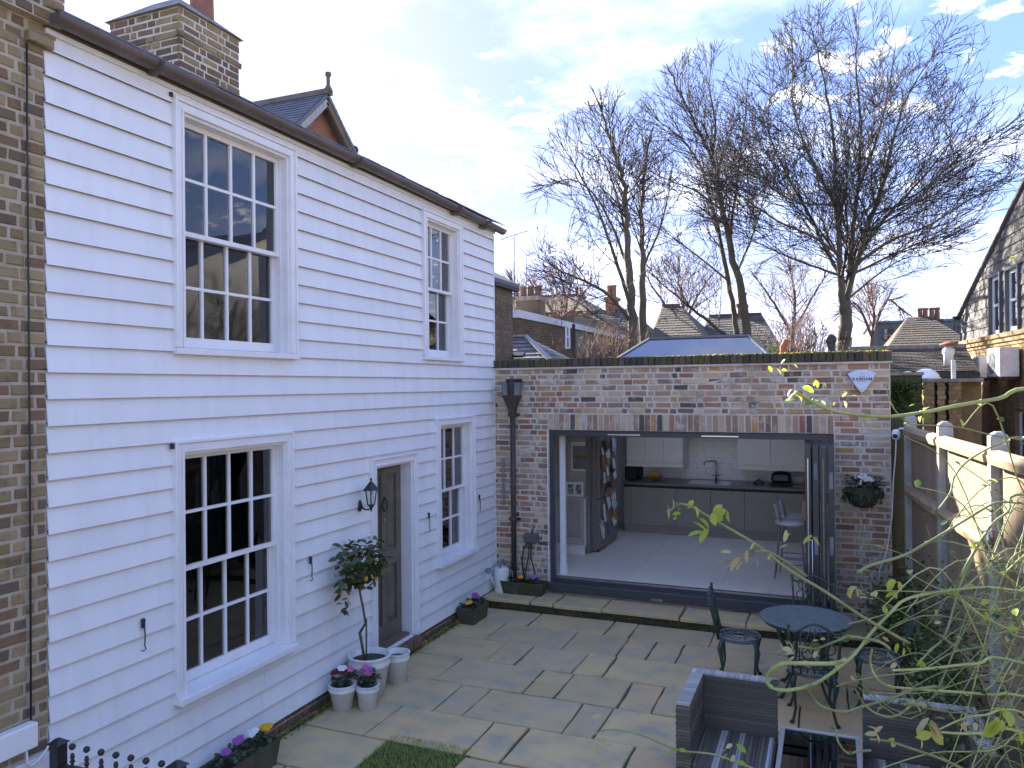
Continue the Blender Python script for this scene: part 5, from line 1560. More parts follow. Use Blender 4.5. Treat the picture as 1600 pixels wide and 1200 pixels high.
climber('jasmine', 'loose climber on the near fence bays beside the woven chair', 4.3, 6.6, 1.5, 24, 1700, 4)
# mossy boundary wall seen past the brick wall, with ivy
mw_ = thing('mossy_wall', 'dark green mossy boundary wall in the gap beside the brick wall', 'wall', (5.3, 10.6, 0))
MB().box(4.99, 5.14, 10.02, 10.18, -.05, 2.50).build('wall', 'green_wood', mw_)
XM = px(1441, 600, 1, 11.5).x
MB().box(4.99, XM, 11.5, 11.7, -.05, 3.02).build('back_wall', 'green_wood', mw_)
MB().box(4.98, XM + .02, 11.46, 11.74, 3.02, 3.06).build('coping', 'cement', mw_)
ri = random.Random(6); iv = MB(); pp = []
for i in range(900):
    x = 5.0 + abs(ri.gauss(0, .22)); z = 2.95 - abs(ri.gauss(0, .25)) ; pp.append(V((x, 11.47 - ri.uniform(0, .05), z)))
leaf_cloud(iv, pp, .05, .035, ri)
iv.build('ivy', 'leaf_ivy', mw_, kind='stuff')

# ------------------------------------------------------------------ big yellow-brick building beyond the fence
q0 = at(1497, 600, 21); q0.z = 0
BM = Matrix((-FD, FN, V((0, 0, 1)))).transposed().to_4x4(); BM.translation = q0       # x = u towards the camera, y outwards (away), z up
yb_ = thing('yellow_brick_building', 'sunlit yellow-brick building with a slate-hung gable and sash windows', 'building', q0 - FD * 6 + FN * 2)
def B(m, k): return m.raw([BM @ v for v in k.v], k.f)
UL = 27.0
k = MB()
WN = [(1.5, 2.15, 1.3, 2.35), (-.0, .0, 0, 0), (4.75, 5.9, .9, 2.33), (.35, .75, 1.4, 2.30), (8.0, 9.2, .9, 2.33), (10.4, 11.4, .9, 2.33), (14, 15.2, .9, 2.33), (17, 18.2, .9, 2.33), (20, 21.2, .9, 2.33)]
WN = [w for w in WN if w[1] > w[0]]
def holes(m, x0, x1, z0, z1, hs, ya, yb2):
    xs = sorted({x0, x1, *[h[0] for h in hs], *[h[1] for h in hs]}); zs = sorted({z0, z1, *[h[2] for h in hs], *[h[3] for h in hs]})
    for a, b in zip(xs, xs[1:]):
        run = None
        for c, d in zip(zs, zs[1:]):
            if any(h[0] < (a + b) / 2 < h[1] and h[2] < (c + d) / 2 < h[3] for h in hs):
                if run: m.box(a, b, ya, yb2, *run); run = None
            else: run = (run[0], d) if run else (c, d)
        if run: m.box(a, b, ya, yb2, *run)
holes(k, .02, UL, -.05, 3.72, WN, 0, .3)
k.box(.02, .3, .3, 6, -.05, 3.72)
m = MB(); B(m, k); m.build('wall', 'yellow_band', yb_)
# brick courses of the wall (small in view)
k = MB(); rq = random.Random(12)
z = .9; row = 0
while z < 3.7:
    x = .03 + (.11 if row % 2 else 0)
    while x < 6.2:
        L = .215
        if not any(h[0] - .02 < x + L / 2 < h[1] + .02 and h[2] - .04 < z + .03 < h[3] + .04 for h in WN) and x + L < 6.2:
            k.box(x, x + L, -.012 - rq.uniform(0, .003), .004, z, z + .065)
        x += .227
    z += .076; row += 1
m = MB(); B(m, k); m.build('brickwork', 'yellow_brick', yb_, kind='stuff')
for i, (z0, z1, o) in enumerate(((3.72, 3.80, .03), (3.80, 3.90, .075), (3.90, 4.0, .12))):
    k = MB().box(-.02 - o * .5, UL, -o, .3, z0, z1); m = MB(); B(m, k); m.build('cornice', 'yellow_band', yb_, bevel=.012)
for h in WN:
    k = MB().box(h[0], h[0] + .06, .08, .14, h[2], h[3]).box(h[1] - .06, h[1], .08, .14, h[2], h[3]).box(h[0] + .06, h[1] - .06, .08, .14, h[2], h[2] + .06).box(h[0] + .06, h[1] - .06, .08, .14, h[3] - .06, h[3]).box(h[0] + .06, h[1] - .06, .08, .14, (h[2] + h[3]) / 2 - .02, (h[2] + h[3]) / 2 + .02)
    m = MB(); B(m, k); wn = m.build('window', 'white_paint', yb_)
    k = MB().box(h[0] + .06, h[1] - .06, .10, .106, h[2] + .06, h[3] - .06); m = MB(); B(m, k); m.build('pane', 'window_glass', wn)
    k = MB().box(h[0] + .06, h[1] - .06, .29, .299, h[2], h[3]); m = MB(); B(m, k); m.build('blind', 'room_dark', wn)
# slate-hung gable: vertical slates cut by the verge
vz = lambda u: 4.74 + (u - .2) * .432
GW = [(3.02, 3.80, 4.03, 5.36), (4.26, 5.04, 4.03, 5.36)]
k = MB()
k.prism([(.1, .06, 4.0), (3.0, .06, 4.0), (3.0, .06, vz(3.0)), (.1, .06, vz(.1))], (0, .2, 0))
k.prism([(3.0, .06, 5.38), (5.06, .06, 5.38), (5.06, .06, vz(5.06)), (3.0, .06, vz(3.0))], (0, .2, 0))
k.box(3.81, 4.25, .06, .26, 4.0, 5.38)
k.prism([(5.06, .06, 4.0), (12.8, .06, 4.0), (12.8, .06, 4.74), (6.5, .06, vz(6.5)), (5.06, .06, vz(5.06))], (0, .2, 0))
m = MB(); B(m, k); m.build('gable_wall', 'frame_grey', yb_)
sw, sh = .42, .235
row = 0; z = 4.01
while z < 7.3:
    x = .12 + (sw / 2 if row % 2 else 0) - sw / 2
    while x < 7.0:
        x0, x1 = max(x, .12), x + sw
        z1 = z + sh
        blocked = any(h[0] - .06 < (x0 + x1) / 2 < h[1] + .06 and h[2] - .1 < z + sh / 2 < h[3] + .1 for h in GW)
        if z < vz(x1) - .02 and not blocked and x1 - x0 > .05:
            for h in GW:                       # trim at the window linings
                if h[2] - .1 < z + sh / 2 < h[3] + .1:
                    if x0 < h[0] - .05 < x1: x1 = h[0] - .05
                    if x0 < h[1] + .05 < x1: x0 = h[1] + .05
            P = [(x0 + .006, z), (x1 - .006, z), (x1 - .006, min(z1 + .05, vz(x1))), (x0 + .006, min(z1 + .05, vz(x0)))]
            if P[3][1] > z + .02 and x1 - x0 > .04:
                j = rq.uniform(0, .008)
                fr_ = [(P[0][0], .022 - j, P[0][1]), (P[1][0], .022 - j + rq.uniform(-.004, .004), P[1][1]), (P[2][0], .045, P[2][1]), (P[3][0], .045, P[3][1])]
                k = MB().prism(fr_, (0, .012, 0)); m = MB(); B(m, k); m.build('hung_slate', 'slate_hung', yb_)
        x += sw
    z += sh; row += 1
for h in GW:
    k = MB().box(h[0] - .05, h[0], -.03, .2, h[2] - .02, h[3] + .05).box(h[1], h[1] + .05, -.03, .2, h[2] - .02, h[3] + .05).box(h[0], h[1], -.03, .2, h[3], h[3] + .05)
    m = MB(); B(m, k); wn = m.build('window', 'frame_grey', yb_)
    zm_ = (h[2] + h[3]) / 2
    k = MB()
    for (a, b, c, d) in ((h[0], h[0] + .07, h[2], h[3]), (h[1] - .07, h[1], h[2], h[3]), (h[0] + .07, h[1] - .07, h[2], h[2] + .09), (h[0] + .07, h[1] - .07, h[3] - .07, h[3]), (h[0] + .07, h[1] - .07, zm_ - .03, zm_ + .03)): k.box(a, b, .05, .1, c, d)
    m = MB(); B(m, k); m.build('sash', 'white_paint', wn)
    k = MB().box(h[0] + .07, h[1] - .07, .07, .076, h[2] + .09, h[3] - .07); m = MB(); B(m, k); m.build('pane', 'window_glass', wn)
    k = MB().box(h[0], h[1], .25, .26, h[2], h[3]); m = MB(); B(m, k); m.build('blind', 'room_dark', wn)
k = MB(); k.prism([(.02, -.02, 4.68), (6.5, -.02, vz(6.5) + .0), (6.5, -.02, vz(6.5) + .06), (.02, -.02, 4.74)], (0, 6, 0)).prism([(6.5, -.02, vz(6.5)), (12.9, -.02, 4.68), (12.9, -.02, 4.74), (6.5, -.02, vz(6.5) + .06)], (0, 6, 0)); m = MB(); B(m, k); m.build('roof', 'slate', yb_)
k = MB().box(-.12, .06, -.10, 6, 4.62, 4.72); m = MB(); B(m, k); m.build('gutter', 'black_iron', yb_)
# air-conditioning units on a shelf, flues and lamp
for lab, u, zz_, sc_ in (('smaller white air-conditioning unit on the yellow wall', 2.95, 2.98, .80), ('larger white air-conditioning unit on the yellow wall', 4.35, 2.99, 1.0)):
    ac = thing('air_conditioner', lab, 'air conditioner', BM @ V((u + .4, -.2, zz_)))
    w_, h_ = .95 * sc_, .66 * sc_
    k = MB().box(u, u + w_, -.42, -.06, zz_ + .03, zz_ + h_); m = MB(); B(m, k); m.build('casing', 'ac_white', ac, bevel=.02)
    k = MB().lathe([(.24 * sc_, 0), (.24 * sc_, .012), (.20 * sc_, .014)], (0, 0, 0), 24, axis='Y')
    k.v = [v + V((u + w_ * .4, -.42, zz_ + h_ * .52)) for v in k.v]; m = MB(); B(m, k); m.build('fan_grille', 'lead', ac)
    for bu in (u + .08, u + w_ - .12):
        k = MB().box(bu, bu + .04, -.44, -.005, zz_ - .03, zz_ + .032); m = MB(); B(m, k); m.build('bracket', 'black_iron', ac)
k = MB().tube([(1.0, -.05, 2.75), (1.0, -.05, 2.35)], .02, 6).lathe([(.03, 0), (.05, .03), (.05, .26), (.02, .3)], (1.0, -.09, 2.30), 10)
m = MB(); B(m, k); m.build('bulkhead_lamp', 'plastic_white', label='white bulkhead lamp on the yellow-brick wall', cat='lamp')
k = MB().ball((.72, -.12, 3.02), .06).tube([(.72, -.1, 3.0), (.80, -.02, 3.0)], .015, 6).tube([(.8, -.02, 3.0), (.80, -.02, 2.4)], .01, 5)
m = MB(); B(m, k); m.build('floodlight', 'black_iron', label='small black floodlight high on the yellow-brick wall', cat='lamp')
# lower yellow wall with piers, between the annexe and the tall building
w0, w1 = px(1441, 592, 1, 14.0), px(1502, 592, 1, 14.0)
YT_ = w0.z
lw = thing('yard_wall', 'low sunlit yellow-brick wall with piers below the dome skylights', 'wall', ((w0.x + w1.x) / 2, 14.1, 0))
MB().box(w0.x + .01, w1.x + .3, 14.16, 14.30, -.05, YT_ - .06).build('wall', 'yellow_band', lw)
for xa, xb in ((1442, 1458), (1464, 1476), (1482, 1500)):
    p0, p1 = px(xa, 592, 1, 14.0), px(xb, 592, 1, 14.0)
    MB().box(p0.x, p1.x, 13.95, 14.158, -.05, YT_ - .06).build('pier', 'yellow_band', lw, bevel=.012)
    courses_ = MB(); z = 1.6; row = 0
    while z < YT_ - .1:
        x = p0.x - (.11 if row % 2 else 0)
        while x < p1.x:
            if min(x + .205, p1.x + .008) - max(x, p0.x - .008) > .03: courses_.box(max(x, p0.x - .008), min(x + .205, p1.x + .008), 13.942, 14.15, z, z + .063)
            x += .215
        z += .075; row += 1
    courses_.build('brickwork', 'yellow_brick', lw, kind='stuff')
MB().box(w0.x - .02, w1.x + .3, 13.92, 14.32, YT_ - .06, YT_).build('coping', 'cement', lw, bevel=.01)
# ------------------------------------------------------------------ houses further off
def frame(x0, x1, yg, dist, th=0):
    """helper: local frame on a vertical plane facing the camera side; pixel -> (X along, Z)"""
    pass
def rect_px(x0, x1, ytop, Y):            # plane Y = const, returns X0, X1, Z of the top
    a, b = px(x0, ytop, 1, Y), px(x1, ytop, 1, Y)
    return a.x, b.x, a.z
def win_px(parent, x0, x1, y0, y1, Y, mt='white_paint', bars=True):
    a, b = px(x0, y0, 1, Y), px(x1, y1, 1, Y)
    w = .05
    m = MB().box(a.x, a.x + w, Y - .05, Y + .02, b.z, a.z).box(b.x - w, b.x, Y - .05, Y + .02, b.z, a.z).box(a.x + w, b.x - w, Y - .05, Y + .02, a.z - w, a.z).box(a.x + w, b.x - w, Y - .05, Y + .02, b.z, b.z + w)
    if bars: m.box(a.x + w, b.x - w, Y - .045, Y + .01, (a.z + b.z) / 2 - .02, (a.z + b.z) / 2 + .02)
    o = m.build('window', mt, parent)
    MB().box(a.x + w, b.x - w, Y - .03, Y - .025, b.z + w, a.z - w).build('pane', 'window_glass', o)
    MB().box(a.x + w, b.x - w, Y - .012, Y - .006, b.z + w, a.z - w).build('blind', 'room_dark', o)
def courses(parent, X0, X1, Y, z0, z1, mt, seed=1, skip=None, L=.225, h=.075):
    k = MB(); r_ = random.Random(seed); z = z0; row = 0
    while z < z1 - .03:
        x = X0 + (L / 2 if row % 2 else 0)
        while x < X1 - .05:
            x1 = min(x + L - .012, X1)
            if not (skip and skip(x, z)): k.box(x, x1, Y - .012 - r_.uniform(0, .004), Y + .01, z, z + h - .012)
            x += L
        z += h; row += 1
    k.build('brickwork', mt, parent, kind='stuff')
def pots(parent, xs, y, z, h=.45, r=.11, mt='pot_buff'):
    for x in xs:
        MB().lathe([(r, 0), (r * .85, .05), (r * .75, h * .8), (r * .95, h * .85), (r * .95, h), (r * .6, h)], (x, y, z), 12).build('chimney_pot', mt, parent)
# terrace house straight behind the corner of the cottage
XA = -2.0
a = px(772, 440, 0, XA); b = px(800, 450, 0, XA)
hA = thing('brick_house', 'dark brown brick house end seen just past the cottage corner', 'house', (-3, 11.5, 0))
MB().box(-7, XA, 9.9, b.y, -.05, a.z - .06).build('wall', 'far_mortar', hA)
k = MB(); r_ = random.Random(1); z = 2.9; row = 0
while z < a.z - .1:
    y = 13.2 + (.11 if row % 2 else 0)
    while y < b.y - .06:
        k.box(XA - .01, XA + .012 + r_.uniform(0, .004), y, min(y + .213, b.y), z, z + .063); y += .225
    z += .075; row += 1
k.build('brickwork', 'far_brick', hA, kind='stuff')
MB().prism([(XA + .14, 9.85, a.z - .03), (-4, 9.85, a.z + 1.1), (-4, 9.85, a.z + 1.2), (XA + .14, 9.85, a.z + .05)], (0, b.y + .1 - 9.85, 0)).build('roof', 'slate', hA)
MB().box(XA + .02, XA + .13, 9.85, b.y + .08, a.z - .10, a.z - .02).build('gutter', 'black_iron', hA)
# slate hip roof with rooflights
Y = 14.6
e0, e1 = px(770, 560, 1, Y), px(884, 560, 1, Y)
r1_, r0_ = px(818, 526, 1, Y + 1.6), px(782, 527, 1, Y + 1.6)
hb = thing('slate_outbuilding', 'low outbuilding with a blue-grey slate hip roof and small rooflights', 'outbuilding', (e0.x + .6, Y + 2, 0))
zt_ = r1_.z; ze = min(e0.z, 3.05)
xr = e1.x + .05
xl = -1.85
MB().box(xl, xr - .1, Y + .1, Y + 3.3, -.05, ze - .1).build('wall', 'far_brick', hb)
E_ = [V((xl, Y, ze)), V((xr, Y, ze)), V((xr, Y + 3.4, ze)), V((xl, Y + 3.4, ze))]
T0, T1 = V((min(r0_.x, r1_.x - .2), Y + 1.7, zt_)), V((r1_.x, Y + 1.7, zt_))
m = MB().raw(E_ + [T0, T1], [(0, 1, 5, 4), (1, 2, 5), (2, 3, 4, 5), (3, 0, 4), (3, 2, 1, 0)])
rf2 = m.build('roof', 'slate', hb)
# slates course by course on the front and the hip side
def slate_plane(parent, A_, B_, Tl, Tr, n, w, seed, mt='slate', name='slates'):
    k = MB(); r_ = random.Random(seed)
    nrm = (B_ - A_).cross(Tl - A_).normalized()
    if nrm.z < 0: nrm = -nrm
    for i in range(n):
        u0, u1 = i / n, (i + 1.15) / n
        L0, R0 = A_.lerp(Tl, u0), B_.lerp(Tr, u0)
        L1, R1 = A_.lerp(Tl, min(1, u1)), B_.lerp(Tr, min(1, u1))
        d = (R0 - L0); ln = d.length
        if ln < .05: break
        d.normalize(); up = (L1 - L0) - d * (L1 - L0).dot(d)
        x = -(w / 2 if i % 2 else 0)
        while x < ln:
            s0, s1 = max(0, x) + .004, min(ln, x + w) - .004
            if s1 - s0 > .02:
                off = nrm * (.022 + r_.uniform(0, .006)); o2 = nrm * .006
                def clampx(s, p0, p1, base):
                    lo = (p0 - base).dot(d); hi = (p1 - base).dot(d); return min(max(s, lo), hi)
                t0, t1 = clampx(s0, L1, R1, L0), clampx(s1, L1, R1, L0)
                k.raw([L0 + d * s0 + off, L0 + d * s1 + off, L0 + d * t1 + up + o2, L0 + d * t0 + up + o2], [(0, 1, 2, 3)])
            x += w
    k.build(name, mt, parent, kind='stuff')
slate_plane(hb, E_[0], E_[1], T0, T1, 11, .25, 2)
slate_plane(hb, E_[1], E_[2], T1, T1, 11, .25, 3)
MB().bar(E_[1] + V((0, 0, .03)), T1 + V((0, 0, .03)), .12, .04).bar(T0 + V((0, 0, .03)), T1 + V((0, 0, .03)), .14, .05).build('hip_flashing', 'lead', hb)
nrm = (E_[1] - E_[0]).cross(T0 - E_[0]).normalized()
c_ = px(807, 543, 1, Y + .7)
u_ = (T0 - E_[0]); u_ = (u_ - V((u_.x, 0, 0))).normalized()
o = V((c_.x, Y, ze)) + u_ * .9 + nrm * .04
MB().hexa([o + V((-.13, 0, 0)), o + V((.13, 0, 0)), o + V((.13, 0, 0)) + u_ * .16, o + V((-.13, 0, 0)) + u_ * .16, o + V((-.13, 0, 0)) + nrm * .05, o + V((.13, 0, 0)) + nrm * .05, o + V((.13, 0, 0)) + u_ * .16 + nrm * .05, o + V((-.13, 0, 0)) + u_ * .16 + nrm * .05]).build('roof_vent', 'black_iron', hb)
# flat-roofed brick house with a pale parapet
Y = 20.0
a, b = px(800, 488, 1, Y), px(897, 488, 1, Y)
hc = thing('flat_roofed_house', 'flat-roofed brown brick house with a pale parapet band and white window', 'house', ((a.x + b.x) / 2, Y + 2, 0))
MB().box(a.x - 3, b.x, Y, Y + 6, -.05, a.z - .16).build('wall', 'far_mortar', hc)
courses(hc, a.x - .2, b.x, Y, 2.9, a.z - .18, 'far_brick', 3)
MB().box(a.x - 3.1, b.x - 1.6, Y - .08, Y + 6, a.z - .16, a.z + .06).hexa([(b.x - 1.6, Y - .08, a.z - .16), (b.x + .1, Y - .08, a.z - .55), (b.x + .1, Y + 6, a.z - .55), (b.x - 1.6, Y + 6, a.z - .16), (b.x - 1.6, Y - .08, a.z + .06), (b.x + .1, Y - .08, a.z - .40), (b.x + .1, Y + 6, a.z - .40), (b.x - 1.6, Y + 6, a.z + .06)]).build('parapet', 'render_white', hc)
win_px(hc, 884, 892, 507, 545, Y - .02)
MB().box(b.x - .03, b.x + .05, Y - .1, Y - .02, 0, a.z - .4).build('downpipe', 'black_iron', hc)
p = px(823, 484, 1, Y + 2); q = px(840, 462, 1, Y + 2); s0 = px(806, 462, 1, Y + 2)
hd = MB().box(s0.x, q.x, Y + 2, Y + 2.7, a.z, q.z).build('chimney', 'far_brick', hc)
MB().box(s0.x - .06, q.x + .06, Y + 1.94, Y + 2.76, q.z - .12, q.z).build('chimney_cap', 'cement', hd)
pots(hd, [s0.x + .12, s0.x + .38, s0.x + .62], Y + 2.3, q.z, .34, .12)
# TV aerials
def aerial(label, x, ytop, ybot, Yd, k=1.0):
    t = px(x, ytop, 1, Yd); bt = px(x, ybot, 1, Yd)
    m = MB().tube([(t.x, Yd, bt.z), t], .014, 6)
    for i in range(6):
        m.tube([(t.x - .5 * k + i * .2 * k, Yd - .16 * k, t.z - .1 + i * .03), (t.x - .5 * k + i * .2 * k, Yd + .16 * k, t.z - .1 + i * .03)], .006, 4)
    m.tube([(t.x - .55 * k, Yd, t.z - .11), (t.x + .6 * k, Yd, t.z + .06)], .009, 4)
    m.build('tv_aerial', 'lead', label=label, cat='aerial')
aerial('tall thin television aerial mast rising just past the cottage roof', 803, 366, 470, 19.2, .7)
aerial('small television aerial on the flat-roofed brick house', 822, 398, 466, 22.2, .6)
# further terrace with brown tiled roofs behind the bare trees
def pitched(name, label, x0, x1, yrid, yeave, Y, mt_w, mt_r, xr0=None, xr1=None, depth=7, chim=None, wins=()):
    A0, B0 = px(x0, yeave, 1, Y), px(x1, yeave, 1, Y)
    R0, R1 = px(xr0 if xr0 is not None else x0, yrid, 1, Y + depth / 2), px(xr1 if xr1 is not None else x1, yrid, 1, Y + depth / 2)
    t = thing(name, label, 'house', ((A0.x + B0.x) / 2, Y + 2, 0))
    MB().box(A0.x + .2, B0.x - .2, Y + .2, Y + depth - .2, -.05, A0.z).build('wall', mt_w, t)
    e = [V((A0.x, Y, A0.z)), V((B0.x, Y, A0.z)), V((B0.x, Y + depth, A0.z)), V((A0.x, Y + depth, A0.z))]
    r = [V((R0.x, Y + depth / 2, R0.z)), V((R1.x, Y + depth / 2, R0.z))]
    MB().raw(e + r, [(0, 1, 5, 4), (1, 2, 5), (2, 3, 4, 5), (3, 0, 4), (3, 2, 1, 0)]).build('roof', mt_r, t)
    slate_plane(t, e[0], e[1], r[0], r[1], 14, .3, 5, mt_r, 'tiles')
    MB().bar(r[0], r[1], .2, .12).build('ridge', mt_r, t)
    for (cx_, ytop, wpx) in (chim or []):
        c0, c1 = px(cx_ - wpx / 2, ytop, 1, Y + depth / 2), px(cx_ + wpx / 2, ytop, 1, Y + depth / 2)
        c = MB().box(c0.x, c1.x, Y + depth / 2 - .3, Y + depth / 2 + .4, A0.z, c0.z).box(c0.x - .06, c1.x + .06, Y + depth / 2 - .36, Y + depth / 2 + .46, c0.z, c0.z + .12).build('chimney', 'far_brick_red', t)
        pots(c, [c0.x + (c1.x - c0.x) * f for f in (.25, .75)], Y + depth / 2, c0.z + .12, .5, .12)
    for wv in wins: win_px(t, *wv, Y + .18)
    return t
pitched('tiled_house', 'brown-tiled house with a red chimney behind the left bare tree', 900, 1010, 488, 540, 27, 'far_brick_red', 'roof_tile_grey', 925, 985, chim=[(956, 470, 14)])
pitched('tiled_house', 'dark-tiled house glimpsed between the bare trunks', 1015, 1100, 478, 530, 29, 'far_brick_red', 'roof_tile_brown', 1035, 1062)
pitched('tiled_house', 'grey-tiled house behind the glass roof lantern', 1085, 1215, 494, 548, 31, 'far_brick', 'roof_tile_grey', 1108, 1190, chim=[(1160, 480, 12)])
pitched('tiled_house', 'distant tiled terrace with chimneys behind the flat-roofed house', 700, 925, 470, 496, 40, 'far_brick', 'roof_tile_brown', 730, 900, chim=[(905, 466, 14)])
# tall gabled house behind the cottage roof
Y = 17.0
rg0, rg1 = px(388, 163, 1, Y), px(503, 148, 1, Y - 2.3)
hg = thing('gabled_house', 'tall house with a slate roof, pale bargeboards and a red brick gable', 'house', (-8, 16, 0))
ap = px(490, 150, 1, Y); ap_z = ap.z
ev = px(556, 247, 1, Y); el = px(470, 222, 1, Y)
# the gable faces the lane (+X side): plane X = gx
Xg = ap.x
def gxp(x, y): return px(x, y, 0, Xg)
A_, Rr, Ll = gxp(496, 154), gxp(541, 246), gxp(468, 212)
slopeR = (A_.z - Rr.z) / (Rr.y - A_.y); W2 = 3.0
zE = A_.z - slopeR * W2
MB().prism([(Xg, A_.y - W2, -.05), (Xg, A_.y + W2, -.05), (Xg, A_.y + W2, zE), (Xg, A_.y, A_.z - .05), (Xg, A_.y - W2, zE)], (-.3, 0, 0)).build('gable_wall', 'far_brick_red', hg)
MB().box(Xg - 9, Xg - .3, A_.y - W2 + .2, A_.y + W2 - .2, -.05, zE).build('wall', 'far_brick', hg)
for s in (-1, 1):
    d = V((0, s * W2, -slopeR * W2)); n_ = V((0, s * slopeR, 1)).normalized()
    P0, P1 = V((Xg + .35, A_.y, A_.z)), V((Xg - 9, A_.y, A_.z))
    MB().prism([P0, P1, P1 + d * 1.08, P0 + d * 1.08], n_ * .08).build('roof_slope', 'slate', hg)
    slate_plane(hg, P1 + d * 1.08 + n_ * .08, P0 + d * 1.08 + n_ * .08, P1 + n_ * .08, P0 + n_ * .08, 26, .3, 9 + s, 'slate', 'slates')
    bp = V((Xg + .30, A_.y, A_.z - .14))
    MB().bar(bp, bp + d * 1.08, .07, .17, up=(0, 0, 1)).build('bargeboard', 'concrete' if s < 0 else 'far_brick', hg)  # far slope's board gets a darker material as painted-in shade
MB().bar((Xg + .42, A_.y, A_.z + .12), (Xg - 9, A_.y, A_.z + .12), .22, .14).build('ridge', 'roof_tile_grey', hg)
m = MB().lathe([(.10, 0), (.10, .12), (.05, .2), (.05, .42), (.08, .46), (.08, .54), (.001, .56)], (Xg + .35, A_.y, A_.z + .1), 10)
m.build('finial', 'far_brick', hg)
pv = gxp(552, 238)
MB().tube([(Xg, pv.y + .05, pv.z - 1.2), (Xg, pv.y + .05, pv.z)], .05, 8).ball((Xg, pv.y + .05, pv.z + .08), .13).build('soil_vent', 'black_iron', label='ball-topped vent pipe beside the tall gabled house', cat='vent pipe')
# right: slate shed roof, brick gable, zinc-clad block
Y = 19.0
a, b = px(1385, 545, 1, Y + 1.6), px(1512, 545, 1, Y + 1.6)
a2, b2 = px(1385, 580, 1, Y), px(1512, 580, 1, Y)
sh_ = thing('tiled_shed', 'long low building with a brown tiled roof behind the mossy coping', 'outbuilding', ((a.x + b.x) / 2, Y + 1, 0))
MB().box(a2.x - .6, b2.x + .2, Y + .1, Y + 3, -.05, a2.z).build('wall', 'far_brick', sh_)
e = [V((a2.x - .7, Y - .1, a2.z - .03)), V((b2.x + .2, Y - .1, a2.z - .03))]; tt = [V((a2.x - .7, Y + 1.6, a.z)), V((b2.x + .2, Y + 1.6, a.z))]
MB().prism([(a2.x - .7, Y - .1, a2.z - .05), (a2.x - .7, Y + 1.6, a.z - .02), (a2.x - .7, Y + 3.2, a2.z - .05)], (b2.x - a2.x + .9, 0, 0)).build('roof', 'roof_tile_grey', sh_)
slate_plane(sh_, e[0], e[1], tt[0], tt[1], 16, .17, 31, 'roof_tile_grey', 'tiles')
MB().bar(tt[0], tt[1], .2, .14).build('ridge', 'cement', sh_)
MB().box(a2.x - .7, b2.x + .2, Y - .2, Y - .1, a2.z - .16, a2.z - .05).build('gutter', 'black_iron', sh_)
Y = 27.0
g0, g1, gp_ = px(1385, 545, 1, Y), px(1530, 552, 1, Y), px(1432, 508, 1, Y)
hg2 = thing('tiled_house', 'tile-hung house gable with four chimney pots behind the long low building', 'house', ((g0.x + g1.x) / 2, Y + 2, 0))
gr = px(1470, 505, 1, Y)
MB().box(g0.x + .3, g1.x - .2, Y + .2, Y + 6, -.05, g0.z).build('wall', 'far_brick', hg2)
ee = [V((g0.x, Y, g0.z)), V((g1.x, Y, g0.z)), V((g1.x, Y + 6, g0.z)), V((g0.x, Y + 6, g0.z))]; rr = [V((gp_.x, Y + 3, gr.z + .45)), V((gr.x, Y + 3, gr.z + .45))]
MB().raw(ee + rr, [(0, 1, 5, 4), (1, 2, 5), (2, 3, 4, 5), (3, 0, 4), (3, 2, 1, 0)]).build('roof', 'roof_tile_brown', hg2)
slate_plane(hg2, ee[0], ee[1], rr[0], rr[1], 14, .25, 41, 'roof_tile_brown', 'tiles')
c0, c1 = px(1433, 503, 1, Y + 3), px(1468, 500, 1, Y + 3)
chh = MB().box(c0.x, c1.x, Y + 2.7, Y + 3.4, g0.z, c0.z - .1).box(c0.x - .08, c1.x + .08, Y + 2.6, Y + 3.5, c0.z - .1, c0.z + .05).build('chimney', 'far_brick', hg2)
pots(chh, [c0.x + (c1.x - c0.x) * f for f in (.13, .37, .66, .9)], Y + 3, c0.z + .05, .42, .10)
aerial('small television aerial beside the four chimney pots', 1478, 492, 510, 30, .6)
Y = 38.0
z0_, z1_ = px(1362, 506, 1, Y), px(1512, 506, 1, Y)
zb = thing('zinc_clad_block', 'flat-topped block clad in blue-grey zinc with square windows', 'building', ((z0_.x + z1_.x) / 2, Y + 3, 0))
MB().box(z0_.x, z1_.x, Y, Y + 8, -.05, z0_.z).build('wall', 'zinc_blue', zb)
x = z0_.x + .3
while x < z1_.x:
    MB().box(x, x + .03, Y - .03, Y, 3, z0_.z).build('seam', 'zinc_blue', zb); x += .45
MB().box(z0_.x - .1, z1_.x + .1, Y - .12, Y + 8.1, z0_.z, z0_.z + .1).build('parapet', 'zinc_blue', zb)
win_px(zb, 1380, 1397, 513, 531, Y - .04, 'frame_grey'); win_px(zb, 1492, 1505, 507, 527, Y - .04, 'frame_grey')
# roof-top bits at the right
p = px(1482, 552, 1, 18.0)
vc = thing('vent_cowl', 'rusty mushroom-shaped vent cowl with a pale neck', 'vent', (p.x, 18, p.z - .4))
MB().lathe([(.09, -.25), (.09, -.05), (.12, .02), (.11, .08), (.06, .12), (.05, .15)], p, 14).build('neck', 'plastic_white', vc)
MB().lathe([(.05, .15), (.17, .17), (.16, .19), (.07, .23), (.001, .24)], p, 16).build('hood', 'pot_clay', vc)
p = px(1490, 592, 1, 14.1)
m = MB().box(p.x - .03, p.x + .03, 14.07, 14.13, YT_, YT_ + .30)
m.build('meter_post', 'ac_white', label='pale slender box post standing on the low yellow yard wall', cat='post')
dr_ = thing('flat_roof_annexe', 'low flat-roofed annexe with a mossy green side beside the yard wall', 'outbuilding', (6.3, 16, 0))
d0, d1 = px(1398, 592, 1, 15.5), px(1440, 592, 1, 15.5)
MB().box(d0.x - .6, d1.x, 15.5, 18.2, -.05, d0.z - .1).build('wall', 'green_wood', dr_)
